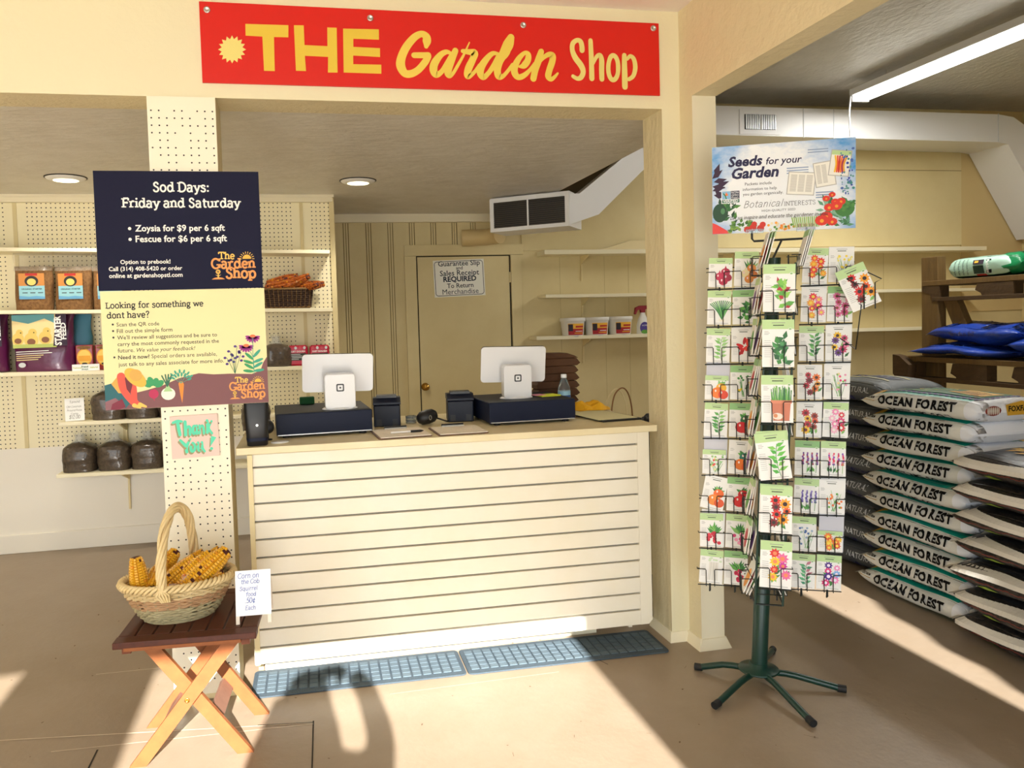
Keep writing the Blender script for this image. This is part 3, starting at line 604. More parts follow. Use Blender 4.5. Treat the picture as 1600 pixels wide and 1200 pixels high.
# ------------------------------------------------------------------ notice on the door
flat('#f0efe6'); flat('#1c2a3c')
R = root('guarantee_notice', 'white rectangular notice requiring guarantee slip and receipt, on the cream door', 'sign', (1.163, 3.381, 1.668), rot=(0, RD(-1.5), 0))
NW, NH = 0.448, 0.315
MB().box(0, NW, -0.003, 0, 0, NH, 'paint_f0efe6').build('board', R)
X = front(0, -0.0034, 0); m = MB(); nv = 'paint_1c2a3c'
b = 0.012; rr = 0.022
pts = []
for cx, cy, a in ((NW-b-rr, NH-b-rr, 0), (b+rr, NH-b-rr, 90), (b+rr, b+rr, 180), (NW-b-rr, b+rr, 270)): pts += arc(cx, cy, rr, rr, a, a+90, 4)
m.stroke(pts, .005, nv, X, 0, 1, False, True)
for t, v, wd, bo in (('Guarantee Slip', .84, .82, .012), ('and', .735, .13, .012), ('Sales Receipt', .575, .77, .012), ('REQUIRED', .415, .65, .035), ('To Return', .24, .52, .012), ('Merchandise', .07, .71, 0.0)):
    m.text(t, nv, X, NW*.51, NH*v, width=NW*wd, align='c', bold=bo)
m.build('lettering', R)
# ------------------------------------------------------------------ service counter
mat('counter_paint', '#efe9da', 0.42, bump=(12, 0.12), var=(2.5, '#eae0c4', 0.6))
mat('counter_top', '#e9dcb6', 0.35, var=(4, '#dccb9c', 0.6))
mat('slat_gap', '#8f8a80', 0.6)
CL = (0.64, 0.3, 0)
R = root('service_counter', 'cream painted counter with horizontal slat front between the pegboard column and the right jamb', 'counter', CL)
XC = T(-CL[0], -CL[1], 0)
def yf(x): return 0.012-0.027*(x+0.259)
m = MB()
m.prism([(-0.259, 0.012), (1.515, -0.036), (1.552, 0.78), (-0.25, 0.80)], 0.028, 'counter_top', XC @ T(0, 0, 0.952)); m.build('countertop', R, bevel=0.003)
m = MB()
zs = [0.10]+[0.167+0.0731*i for i in range(11)]+[0.95]
SK = Matrix(((1, 0, 0, 0), (-0.022, 1, 0, 0.012), (0, 0, 1, 0), (0, 0, 0, 1)))
for i in range(12):
    a = zs[i]+(0.004 if i else 0); b = zs[i+1]-(0.004 if i < 11 else 0)
    m.box(-0.208-0.013*(1-i/11), 1.43, 0.006, 0.03, a, b, 'counter_paint', XC @ SK)
m.box(-0.21, 1.44, 0.022, 0.034, 0.10, 0.95, 'slat_gap', XC @ SK)
m.build('slat_front', R, bevel=0.0015)
m = MB().box(1.43, 1.484, 0.006, 0.034, 0.118, 0.95, 'counter_paint', XC @ SK).box(1.466, 1.484, 0.03, 0.66, 0.10, 0.95, 'counter_paint', XC).box(1.466, 1.484, 0.20, 0.66, 0.0, 0.10, 'counter_paint', XC)
m.prism([(1.43, 0.1), (1.468, 0.1), (1.484, 0.118), (1.43, 0.118)], -0.026, 'counter_paint', XC @ SK @ front(0, 0.006, 0)); m.build('side_panel', R)
MB().box(-0.217, -0.198, 0.012, 0.66, 0.10, 0.95, 'shelf_under', XC).box(-0.217, -0.198, 0.20, 0.66, 0.0, 0.10, 'shelf_under', XC).build('side_panel', R)
MB().box(-0.19, 1.30, 0.185, 0.20, 0, 0.13, 'trim_cream', XC).build('toe_kick', R)
MB().box(-0.19, 1.46, 0.25, 0.66, 0.80, 0.818, 'shelf_paint', XC).build('inner_shelf', R)

# ------------------------------------------------------------------ rubber mats
mat('mat_rubber', '#4d5d68', 0.75, bump=(220, 0.6), var=(160, '#36424b', 0.8))
mat('mat_rib', '#5c6d77', 0.8, bump=(220, 0.6))
def rubber_mat(label, x0, x1, y0, y1, rz):
    w, d = x1-x0, y1-y0
    r = root('rubber_mat', label, 'mat', ((x0+x1)/2, (y0+y1)/2, 0.0005), rz, 'rubber mats along the counter')
    MB().rbox(-w/2, w/2, -d/2, d/2, 0, 0.006, 'mat_rubber', 0.02).build('mat_base', r)
    m = MB(); n = int(w/0.042); k = 0
    for i in range(n):
        cx = -w/2+0.035+i*(w-0.07)/(n-1)
        for j in range(5):
            yy = -d/2+0.032+j*(d-0.06)/5
            m.box(cx-0.0165, cx+0.0165, yy+0.002, yy+(d-0.06)/5-0.003, 0.006, 0.0095, 'mat_rib')
    m.build('raised_tread', r)
rubber_mat('grey ribbed rubber mat before the left half of the counter, crossed by the photographer shadow', -0.235, 0.632, -0.072, 0.168, RD(-1.2))
rubber_mat('grey ribbed rubber mat before the right half of the counter, half in shade', 0.638, 1.525, -0.092, 0.150, RD(-1.0))

# ------------------------------------------------------------------ the two tills
mat('till_black', '#131a30', 0.5, spec=0.2)
mat('till_top', '#1b1e24', 0.55, spec=.3)
mat('device_white', '#dededf', 0.25, coat=0.4)
mat('screen', '#0b0c10', 0.15)
TZ = 0.9805
def cash_drawer(label, x, y, rz):
    r = root('cash_drawer', label, 'cash drawer', (x, y, TZ), rz, 'cash drawers on the counter')
    m = MB().box(-0.205, 0.205, 0, 0.40, 0.012, 0.1035, 'till_black'); m.build('case', r, bevel=0.003)
    MB().box(-0.202, 0.202, 0.003, 0.397, 0.1035, 0.105, 'till_top').build('lid', r)
    MB().box(-0.2, 0.2, -0.004, 0.0, 0.012, 0.016, 'metal').build('bottom_edge', r)
    for u, v in ((-0.165, 0.03), (0.165, 0.03), (-0.165, 0.37), (0.165, 0.37)): MB().lathe([(0.016, 0), (0.018, 0.012)], 'black', 12, T(u, v, 0)).build('foot', r)
    return r
cash_drawer('black cash drawer at the left end of the counter, under the left till screen', 0.100, 0.222, RD(2.5))
cash_drawer('black cash drawer at the right of the counter with a sticky note pad on it', 1.036, 0.226, RD(1.0))
def rounded(w, h, r, n=4):
    p = []
    for cx, cy, a in ((w/2-r, h/2-r, 0), (-w/2+r, h/2-r, 90), (-w/2+r, -h/2+r, 180), (w/2-r, -h/2+r, 270)): p += arc(cx, cy, r, r, a, a+90, n)
    return p
def till(label, x, y, rz):
    r = root('till_screen', label, 'till screen', (x, y, TZ+0.1055), rz, 'till screens on the cash drawers')
    fx = front(0, 0.0, 0)
    tilt = T(0.0, 0.098, 0.158) @ RX(RD(9)) @ Matrix(((1, 0, 0, 0), (0, 0, -1, 0), (0, 1, 0, 0), (0, 0, 0, 1))) @ Matrix.Rotation(RD(-1.2), 4, 'Z')
    m = MB().prism(rounded(0.315, 0.172, 0.017, 5), 0.012, 'device_white', tilt); m.build('housing', r, bevel=0.004, seg=3)
    MB().prism(rounded(0.312, 0.170, 0.015, 5), -0.003, 'screen', tilt @ T(0, 0.002, 0)).build('display', r)
    st = RX(RD(4))
    m = MB().prism([(a, b+0.079) for a, b in rounded(0.134, 0.156, 0.016, 5)], -0.055, 'device_white', st @ Matrix(((1, 0, 0, 0), (0, 0, -1, 0.005), (0, 1, 0, 0), (0, 0, 0, 1)))); s = m.build('stand', r, bevel=0.004, seg=3)
    X = st @ front(0, 0.0043, 0.097); m = MB()
    m.prism(rounded(0.034, 0.034, 0.006), 0.0006, 'black', X); m.prism(rounded(0.022, 0.022, 0.003), 0.0009, 'device_white', X); m.prism(rounded(0.008, 0.008, 0.0015), 0.0012, 'black', X)
    m.build('square_emblem', s)['label'] = 'black square emblem on the white stand'
    MB().lathe([(0.078, 0), (0.08, 0.003), (0.07, 0.009), (0, 0.011)], 'device_white', 32, T(0, 0.045, 0), sy=0.62).build('base', r)
    return r
till('white till screen seen from behind on the left cash drawer', 0.172, 0.262, RD(2))
till('white till screen seen from behind on the right cash drawer', 1.000, 0.335, RD(-3))
mat('printer_black', '#151a2a', 0.45, spec=.3)
def printer(label, x, y, rz):
    r = root('receipt_printer', label, 'receipt printer', (x, y, TZ), rz, 'receipt printers on the counter')
    MB().rbox(-0.062, 0.062, 0, 0.15, 0, 0.098, 'printer_black', 0.006).build('body', r)
    m = MB().prism([(0, 0.1), (0.15, 0.1), (0.15, 0.128), (0.03, 0.132), (0, 0.112)], 0.128, 'printer_black', Matrix(((0, 0, 1, -0.064), (1, 0, 0, 0), (0, 1, 0, 0), (0, 0, 0, 1)))); m.build('lid', r, bevel=0.003)
    MB().box(-0.047, 0.047, 0.02, 0.10, 0.131, 0.142, 'black').build('paper_cover', r)
    m = MB()
    for u in (-0.037, 0.037): m.box(u-0.012, u+0.012, -0.001, 0.006, 0.004, 0.034, 'black')
    m.build('cable_bay', r)
printer('black receipt printer beside the left cash drawer', 0.389, 0.405, RD(-6))
printer('black receipt printer left of the right cash drawer', 0.742, 0.43, RD(-8))

# ------------------------------------------------------------------ small things on the countertop
r = root('black_speaker', 'black tapered speaker at the left end of the counter, below the cream poster', 'speaker', (-0.178, 0.082, TZ), RD(4))
m = MB(); 
def sq(w, z, rr=0.018): return [(x, y, z) for x, y in rounded(w, w*0.9, rr, 4)]
m.grid([sq(.076, 0), sq(.082, .003), sq(.092, .10), sq(.100, .215), sq(.094, .222), sq(.01, .223, .004)], 'black', True, None, True); m.build('body', r)
MB().grid([sq(.0785, .002), sq(.0868, .03), sq(.0868, .032)], 'till_black', True, None, True).build('base_band', r)
MB().disc(0, 0, .005, .005, 'metal', front(0, -.0465, .085)).build('button', r)
r = root('webcam', 'small black round webcam between the black speaker and the left cash drawer', 'webcam', (-0.143, 0.20, TZ))
MB().lathe([(0.02, 0), (0.02, 0.004), (0.006, 0.006), (0.006, 0.03)], 'black', 14).build('foot', r)
MB().lathe([(0, -0.02), (0.026, -0.018), (0.03, 0), (0.03, 0.02), (0.02, 0.028), (0, 0.03)], 'black', 18, T(0, 0, 0.055) @ RX(RD(75))).build('body', r)
MB().tube(crom([(0.0, 0.02, 0.06), (0.01, 0.05, 0.1), (0.01, 0.09, 0.115), (-.01, 0.14, 0.05)], 5), 0.0022, 'black', 6).build('cable', r)
tag(MB().lathe([(0.037, 0), (0.038, 0.003), (0.0, 0.0035)], 'white', 24).build('coaster', loc=(-0.09, 0.115, TZ)), 'round white coaster on the counter in front of the left cash drawer', 'coaster')
mat('paper_sheet', '#e8ddc9', 0.7); mat('paper_print', '#a99f8e', 0.8); mat('clip_board', '#6a4a36', 0.5)
def clipboard(label, x, y, rz, w, d, pen):
    r = root('clipboard', label, 'clipboard', (x, y, TZ), rz, 'clipboards on the counter')
    MB().rbox(-w/2, w/2, -d/2, d/2, 0, 0.004, 'clip_board', 0.006).build('board', r)
    m = MB().box(-w/2+.008, w/2-.004, -d/2+.004, d/2-.02, .0045, .008, 'paper_sheet')
    for k in range(5): m.box(-w/2+.03, w/2-.03, -d/2+.03+k*.04, -d/2+.032+k*.04, .008, .0083, 'paper_print')
    m.build('paper', r)
    m = MB().box(-.05, .05, d/2-.035, d/2-.01, .008, .014, 'metal'); m.tube([(-.05, d/2-.02, .016), (.05, d/2-.02, .016)], .004, 'black'); m.build('clip', r)
clipboard('brown clipboard with papers and a pen, in front of the left receipt printer', 0.415, 0.155, RD(3), .225, .27, True)
clipboard('brown clipboard with a blank form, left of the right cash drawer', 0.665, 0.140, RD(1), .215, .25, False)
r = root('pen', 'black capped ballpoint pen lying on the left clipboard', 'pen', (0.40, 0.11, TZ+0.0135), RD(4))
MB().tube([(-.03, 0, 0), (.055, 0, 0)], .004, 'white', 8).build('barrel', r); MB().tube([(.055, 0, 0), (.10, 0, 0), (.112, 0, 0)], [.005, .005, .0015], 'black', 8).build('cap', r)
r = root('barcode_scanner', 'black handheld scanner lying left of the right receipt printer', 'scanner', (0.575, 0.40, TZ), RD(15))
m = MB().lathe([(0, -.05), (.02, -.047), (.034, -.03), (.038, 0), (.034, .03), (.022, .045), (0, .048)], 'black', 18, T(0, 0, .036) @ RY(RD(80)), sx=.9); m.build('head', r)
MB().disc(0, 0, .008, .012, 'metal', front(0, -.037, .036) @ T(0, 0, 0)).build('badge', r)
MB().tube(crom([(.03, 0, .03), (.07, .02, .02), (.10, .0, .008), (.13, .03, .006)], 5), .004, 'black', 6).build('cable', r)
mat('clear_plastic', '#dfe6e6', 0.12, trans=0.85)
for k in range(2):
    tag(MB().lathe([(.019, 0), (.026, 0), (.026, .017), (.019, .017), (.019, 0)], 'clear_plastic', 20).build('tape_roll', loc=(0.512, 0.49, TZ+k*.0175)), ('lower', 'upper')[k]+' of two clear tape rolls stacked behind the scanner', 'tape roll', 'tape rolls on the counter')
mat('paper_old', '#d3cb9c', 0.7)
r = root('paper_on_binder', 'yellowed sheet of paper on a thin black binder at the right end of the counter', 'paper', (1.415, 0.32, TZ), RD(6))
MB().rbox(-.10, .10, -.18, .19, 0, .008, 'black', .005).build('binder', r); MB().box(-.115, .085, -.165, .195, .0085, .0105, 'paper_old').build('sheet', r)
mat('yellow_cloth', '#f0b41c', 0.85, bump=(60, .5))
m = MB(); rows = []
for j in range(15):
    row = []
    for i in range(23):
        u, v = i/22*2-1, j/14*2-1; q = max(0, 1-(abs(u)**2.4+abs(v)**2.4)); 
        row.append((u*.095*(1+.12*sin(3*v+1)), v*.06*(1+.15*sin(4*u)), .0015+q**.6*(.026+.02*max(0, -u)*1.2+.014*sin(6*u+2*v)+.008*sin(11*v+3*u))))
    rows.append(row)
m.grid(rows, 'yellow_cloth'); m.grid([[(p[0], p[1], .0003) for p in row][::-1] for row in rows], 'yellow_cloth')
tag(m.build('cleaning_cloth', loc=(1.44, 0.545, TZ+.0105)), 'crumpled yellow cleaning cloth on the yellowed paper at the counter right end', 'cloth')
flat('#d8e23a'); flat('#d98aa0')
r = root('sticky_note_pad', 'yellow-green sticky note pad on top of the right cash drawer', 'sticky notes', (1.165, 0.40, TZ+.1055), RD(12))
MB().box(-.05, .05, -.038, .038, .0, .006, 'paint_d8e23a').build('pad', r); MB().box(-.075, -.02, -.02, .04, .0061, .008, 'paint_d98aa0').build('loose_note', r)
tag(MB().rbox(-.035, .035, -.02, .02, 0, .034, flat('#11552b', .8), .006).build('green_sponge', loc=(0.03, 0.59, TZ+.1055)), 'dark green sponge on the back of the left cash drawer', 'sponge')
# water bottle
mat('water', '#e9f2f4', 0.03, trans=0.95); mat('cap_white', '#f4f4f4', 0.4); mat('label_blue', '#9ccbe4', 0.4); flat('#2456a0')
r = root('water_bottle', 'small clear plastic water bottle with blue label behind the right cash drawer', 'bottle', (1.296, 0.505+.03, TZ))
MB().lathe([(.028, 0), (.031, .006), (.031, .04), (.029, .05), (.031, .06), (.031, .115), (.029, .13), (.018, .165), (.0125, .172), (.0125, .186)], 'water', 24).build('bottle_body', r)
MB().lathe([(.0145, .178), (.0145, .194), (.013, .196), (0, .196)], 'cap_white', 20).build('cap', r)
m = MB().lathe([(.0318, .066), (.0318, .112)], 'label_blue', 24)
m.lathe([(.0321, .08), (.0321, .092)], 'paint_2456a0', 24); m.build('label', r)
# folded brown paper bags and the carrier bag behind the counter
mat('kraft_dark', '#523218', 0.75, bump=(30, .2)); mat('kraft', '#8a5f36', 0.75)
NB = ['topmost', 'second from the top', 'third from the top', 'fourth from the top', 'fifth from the top', 'sixth from the top', 'seventh from the top', 'lowest']
rb = random.Random(5)
for k in range(8):
    z = TZ+.0002+(7-k)*.0385; dx = rb.uniform(-.006, .006); w = .215+.012*(7-k)/7
    m = MB(); 
    pr = [(-w/2, 0), (w/2-.01, 0), (w/2+.008, .012), (w/2-.012, .037), (-w/2+.01, .038), (-w/2-.004, .02)]
    if k == 0: pr = [(-w/2, 0), (w/2, 0), (w/2-.02, .012), (w/2-.06, .026), (-w/2+.02, .03)]
    m.prism(pr, -.11, 'kraft_dark', front(0, -.055, 0))
    tag(m.build('folded_paper_bag', loc=(1.30+dx, 0.69+rb.uniform(-.006, .006), z), rz=rb.uniform(-.03, .03), bevel=.003), 'dark brown folded paper bag, '+NB[k]+' in the stack behind the water bottle', 'paper bag', 'folded paper bags behind the right till')
tag(MB().rbox(-.42, .42, -.2, .2, 0, .55, 'shelf_under', .01).build('back_cabinet', loc=(1.72, 1.05, 0)), 'low cream cabinet behind the counter, seen in the gap at the right jamb', 'cabinet')
r = root('carrier_bag', 'brown paper carrier bag with twisted handles behind the right end of the counter', 'carrier bag', (1.77, 0.95, 0.551))
MB().prism([(-.1, 0), (.1, 0), (.105, .32), (-.105, .32)], -.09, 'kraft', front(0, -.045, 0)).build('bag', r)
for dy, dz in ((-.046, 0), (.03, -.012)):
    MB().tube(crom([(-.068, dy, .25), (-.066, dy, .38), (-.045, dy, .47+dz), (0, dy, .505+dz), (.035, dy, .47+dz), (.055, dy, .38), (.058, dy, .25)], 6), .0042, 'shelf_under' if dy > 0 else 'kraft', 7).build('handle', r)
mat('dark_plastic', '#22252b', .5)
m = MB(); rq = random.Random(2)
for k in range(16):
    m.lathe([(0, -.03), (.024, -.018), (.032, 0), (.022, .022), (0, .03)], 'dark_plastic', 9, T(rq.uniform(-.1, .1), rq.uniform(-.05, .05), .26+rq.uniform(-.02, .07)) @ RX(rq.uniform(0, 3)))
m.rbox(-.13, .13, -.08, .08, 0, .26, 'dark_plastic', .01)
tag(m.build('box_of_black_pots', loc=(2.0, 1.02, 0.551)), 'box of small black plastic pots behind the counter beside the right jamb', 'box')
# ------------------------------------------------------------------ wire seed rack: stand, pockets and every packet in view
mat('rack_green', '#0c3329', 0.35, spec=0.5)
mat('rack_wire', '#0d1614', 0.45)
mat('rubber', '#141414', 0.7)
RA = RD(-26)
RO = Vector((1.755, -0.455, 0))
LEAN = 0.047
RW = T(*RO) @ RZ(RA)
SH = Matrix(((1, 0, LEAN, 0), (0, 1, 0, 0), (0, 0, 1, 0), (0, 0, 0, 1)))
R = root('seed_rack', 'tall dark green spinning wire rack full of seed packets standing by the right pilaster', 'rack', tuple(RO), RA)
X0 = T(-0.035, 0, 0)
XS = T(-0.035, 0, 0) @ SH
MB().lathe([(0.03, 0), (0.03, 0.36), (0.024, 0.37), (0.024, 1.60)], 'rack_green', 20, XS @ T(0, 0, 0.06)).build('pole', R)
MB().lathe([(0.074, 0), (0.078, 0.004), (0.074, 0.009), (0.034, 0.014), (0.034, 0.03), (0.03, 0.032)], 'rack_green', 28, X0 @ T(0, 0, 0.052)).build('base_plate', R)
for fx, fy in ((-0.271, 0.069), (-0.219, -0.251), (0.106, -0.314), (0.273, -0.025), (0.06, 0.30)):
    d = Vector((fx+0.035, fy, 0)); l = d.length; d.normalize()
    P = lambda t, z: (-0.035+d.x*t, d.y*t, z)
    g = MB().tube([P(0.03, .05), P(0.10, .049), P(0.135, .045), P(l-.02, .016)], 0.0125, 'rack_green', 12).build('leg', R)
    MB().tube([P(l-.03, .0165), P(l, .0145)], 0.0142, 'rubber', 12).build('rubber_cap', g)
ROWS = [1.556-0.1447*i for i in range(9)]
def pocket(w, d, h):
    """open wire pocket: two front hoops, floor and back posts; local x across, -y forward, z=0 at the packet foot"""
    m = MB(); r = .0017; f = -d
    for s in (-1, 1):
        m.tube([(s*w*.52, 0, h*.47), (s*w*.52, f, h*.47), (s*w*.20, f, h*.47), (s*w*.17, f, h*.44), (s*w*.17, f, -.006)], r, 'rack_wire', 5)
        m.tube([(s*w*.17, f, -.004), (s*w*.17, .0, -.004)], r, 'rack_wire', 5)
    m.tube([(-w*.5, -.004, -.006), (w*.5, -.004, -.006)], r*1.3, 'rack_wire', 5); m.tube([(-w*.5, f*.5, -.004), (w*.5, f*.5, -.004)], r, 'rack_wire', 5)
    m.tube([(0, .002, -.03), (0, .002, h*.5)], r*1.7, 'rack_wire', 6)
    return m
pm = pocket(.092, .022, .13).build('wire_pocket', R)
first = True
SLOTS = []
def add_pocket(x, y, z, rz=0.0, src=None):
    global first
    if src is None and first: o = pm; first = False
    else:
        o = (src or pm).copy(); COL.objects.link(o); o.parent = R
    o.location = (x, y, z); o.rotation_euler = (0, 0, rz); return o
def lx(z): return LEAN*(z-1.556)
COLX = (-0.157, -0.064, 0.176, 0.267)
for c in range(4):
    for i, z in enumerate(ROWS): add_pocket(COLX[c]+lx(z), -0.022, z-.003)
for c in (0, 2):
    m = MB()
    for z in (1.60, 1.35, 1.0, .7, .42):
        a, b = (COLX[0]-.05, -.02) if c == 0 else (.02, COLX[3]+.05)
        m.tube([(a+lx(z), -.016, z+.03), (b+lx(z), -.016, z+.03)], .0022, 'rack_wire', 5)
    for k in (0, 1): m.tube([(COLX[c+k]+lx(.36), -.014, .36), (COLX[c+k]+lx(1.64), -.014, 1.64)], .003, 'rack_wire', 6)
    m.build('wing_frame', R)
FROWS = [1.454, 1.266, 1.076, .880, .693, .501]
fp = pocket(.108, .03, .16).build('wire_pocket', R)
for i, z in enumerate(FROWS):
    o = fp if i == 0 else fp.copy()
    if i: COL.objects.link(o); o.parent = R
    o.location = (0.012+lx(z)*.55-.004, -.335, z-.003)
# the fin that reaches forward, with pockets facing left and right
m = MB()
for z in [1.62-.145*k for k in range(9)]:
    for s in (-.028, .062): m.tube([(s+lx(z), -.05, z-.03), (s+lx(z), -.325, z-.03)], .0022, 'rack_wire', 5)
    m.tube([(-.028+lx(z), -.325, z-.03), (.062+lx(z), -.325, z-.03)], .0022, 'rack_wire', 5)
for s in (-.028, .062):
    m.tube([(s+lx(.43), -.325, .43), (s+lx(1.62), -.325, 1.62)], .004, 'rack_green', 7)
for z in (.43, .465, .50):
    m.tube([(-.028+lx(z), -.32, z), (.062+lx(z), -.32, z), (.075+lx(z), -.1, z), (-.04+lx(z), -.1, z), (-.028+lx(z), -.32, z)], .002, 'rack_wire', 5)
m.build('front_fin_frame', R)
sp = pocket(.10, .03, .13).build('wire_pocket', R)
n_sp = 0
for i, z in enumerate(ROWS):
    for s, xx in ((-1, -.03), (1, .064)):
        o = sp if n_sp == 0 else sp.copy()
        if n_sp: COL.objects.link(o); o.parent = R
        n_sp += 1
        o.location = (xx+lx(z), -.20, z+.035); o.rotation_euler = (0, 0, RD(-90) if s < 0 else RD(90))
# holder for the header sign and the arm with one more pocket
m = MB()
sx0, szb = 0.07, 1.757
m.tube([(.012, 0, 1.60), (.07, 0, 1.725)], .004, 'rack_wire', 8)
m.tube([(-.035, 0, szb+.012), (-.035, 0, 1.738), (-.028, 0, 1.728), (.15, 0, 1.728), (.158, 0, 1.738), (.158, 0, szb+.012)], .0042, 'rack_wire', 8)
m.build('sign_holder', R)
m = MB(); q = 'rack_wire'
m.tube([(.262, -.03, 1.35), (.295, -.06, 1.33), (.292, -.10, 1.30), (.262, -.03, 1.285)][0:1]+[(.30, -.10, 1.31), (.315, -.12, 1.47), (.27, -.10, 1.50), (.25, -.05, 1.505)], .0022, q, 6)
m.tube([(.268, -.12, 1.565), (.298, -.125, 1.545), (.322, -.128, 1.545), (.322, -.128, 1.455)], .0022, q, 6)
m.tube([(.335, -.128, 1.585), (.38, -.125, 1.56), (.358, -.128, 1.548), (.358, -.128, 1.455)], .0022, q, 6)
m.tube([(.268, -.12, 1.565), (.335, -.10, 1.585)], .0022, q, 6)
m.build('bent_side_arm', R)

# -------- packets
mat('packet_white', '#efeeea', 0.45); mat('packet_back', '#c9c9d2', 0.5)
mat('pk_band', '#bcd99a', 0.5); mat('pk_band2', '#8fbf7c', 0.5); mat('pk_text', '#8d8d88', 0.6); mat('pk_dark', '#3c4a38', 0.6)
def pc(h): return flat('#'+h, .5)
def art(m, X, w, h, kind, pal, seed):
    g = random.Random(seed); e = .0009; step = [0]
    def W():
        step[0] += 1; return e+step[0]*.00004
    cx, cy = w*.62, h*.37
    def leaf(x, y, a, l, b, c):
        m.poly([(x, y), (x+l*.4*cos(a)-b*sin(a), y+l*.4*sin(a)+b*cos(a)), (x+l*cos(a), y+l*sin(a)), (x+l*.4*cos(a)+b*sin(a), y+l*.4*sin(a)-b*cos(a))], pc(c), X, W())
    def flower(x, y, r, c, cc, n=9):
        pts = []
        for k in range(2*n): 
            q = r if k % 2 == 0 else r*.62; pts.append((x+q*cos(pi*k/n), y+q*sin(pi*k/n)))
        m.poly(pts, pc(c), X, W()); m.disc(x, y, r*.36, r*.36, pc(cc), X, W(), 8)
    G = ('3f8a3c', '5fa845', '2f6e38', '86bd63')
    if kind == 'flowers':
        for k in range(7): leaf(cx+g.uniform(-.2, .2)*w, h*g.uniform(.12, .4), g.uniform(.5, 2.6), w*.25, w*.05, g.choice(G))
        n = 7
        for k in range(n):
            x = cx+w*.24*((k % 2)*2-1)*g.uniform(.3, .9); y = h*(.68-.52*k/n)+g.uniform(-.02, .02)*h
            flower(x, y, w*g.uniform(.13, .19), pal[k % (len(pal)-1)], pal[-1])
    elif kind == 'small':
        for k in range(9): m.stroke([(cx+g.uniform(-.1, .1)*w, h*.12), (cx+w*.26*g.uniform(-1, 1), h*g.uniform(.4, .66))], w*.012, pc(g.choice(G)), X, W(), caps=False)
        for k in range(16): m.disc(cx+w*.26*g.uniform(-1, 1), h*g.uniform(.2, .7), w*.045, w*.045, pc(pal[k % len(pal)]), X, W(), 6)
    elif kind == 'spikes':
        for k in range(4):
            x = cx+w*(-.25+.16*k); m.stroke([(x, h*.12), (x+w*.02, h*.4)], w*.02, pc(g.choice(G)), X, W())
            for j in range(7): m.disc(x+w*.02+g.uniform(-.02, .02)*w, h*(.34+.045*j), w*.055*(1-j*.07), h*.028, pc(pal[(k+j) % len(pal)]), X, W(), 7)
        for k in range(5): leaf(cx+g.uniform(-.25, .2)*w, h*.14, g.uniform(.6, 2.4), w*.22, w*.045, g.choice(G))
    elif kind == 'greens':
        for k in range(30):
            a = g.uniform(.1, pi-.1); y0 = h*g.uniform(.10, .56); leaf(cx+g.uniform(-.14, .1)*w, y0, a+g.uniform(-.5, .5), w*g.uniform(.16, .28), w*g.uniform(.05, .085), pal[(k*7) % len(pal)])
    elif kind == 'fan':
        for k in range(13):
            a = RD(62+k*5.2); m.stroke([(cx+w*.03, h*.17), (cx+w*.03+h*.26*cos(a), h*.17+h*.3*sin(a)), (cx+w*.03+h*.46*cos(a)*1.2, h*.17+h*.5*sin(a))], w*.035, pc(g.choice(pal)), X, W(), caps=False)
        for k in range(4): m.disc(cx+w*(-.06+.05*k), h*.16, w*.03, h*.04, pc('efe9d6'), X, W(), 8)
    elif kind == 'stem':
        m.stroke([(cx+w*.05, h*.1), (cx-w*.02, h*.4), (cx+w*.06, h*.7)], w*.018, pc('4f8a48'), X, W())
        for k in range(12): leaf(cx+w*.02, h*(.16+.045*k), (.5 if k % 2 else pi-.5)+g.uniform(-.3, .3), w*g.uniform(.2, .32), w*.06, g.choice(pal))
    elif kind == 'bulbs':
        for k in range(6): leaf(cx+w*.05, h*.42, RD(50+k*14), h*.32, w*.05, g.choice(G)) if len(pal) > 3 else None
        for k, (dx, dy) in enumerate(((.10, .5), (-.12, .36), (.17, .33), (.02, .22))):
            x, y = cx+w*dx, h*dy; c = pal[k % 3]; m.disc(x, y, w*.17, w*.155, pc(c), X, W(), 14)
            m.poly([(x-w*.05, y+w*.12), (x, y+w*.26), (x+w*.05, y+w*.12)], pc(c), X, W()); m.disc(x-w*.06, y+w*.04, w*.03, w*.05, pc('f2d0d6'), X, W(), 8)
    elif kind == 'pods':
        for k in range(9):
            x, y, a = cx+g.uniform(-.22, .2)*w, h*g.uniform(.16, .66), g.uniform(0, pi); m.disc(x, y, w*.15, w*.06, pc(g.choice(pal)), X, W(), 12, a)
    elif kind == 'fruit':
        for k in range(6): leaf(cx+w*.05, h*.52, g.uniform(.3, 2.8), w*.27, w*.07, g.choice(G))
        for k, (dx, dy, r) in enumerate(((.08, .48, .2), (-.06, .30, .24), (.16, .24, .19))):
            c = pal[k % len(pal)]; m.disc(cx+w*dx, h*dy, w*r, w*r*.92, pc(c), X, W(), 16); m.disc(cx+w*dx-w*.07, h*dy+w*.08, w*.035, w*.05, pc('ffe9dd'), X, W(), 8)
    elif kind == 'roots':
        for k in range(9): leaf(cx, h*.40, RD(35+k*13), h*g.uniform(.22, .34), w*.07, g.choice(G))
        for k in range(11): m.disc(cx+w*g.uniform(-.24, .22), h*(.16+.026*k), w*.075, w*.07, pc(pal[k % len(pal)]), X, W(), 10)
    elif kind == 'white_roots':
        for k in range(7): m.stroke([(cx+w*(-.2+.06*k), h*.14), (cx+w*(-.16+.05*k), h*.4), (cx+w*(-.15+.05*k), h*.6)], w*.04, pc(('e2ded2', 'd6d2c6')[k % 2]), X, W())
        for k in range(6): m.disc(cx+w*g.uniform(-.2, .25), h*g.uniform(.62, .72), w*.06, w*.04, pc('cfe0c0'), X, W(), 8)
    elif kind == 'grasspot':
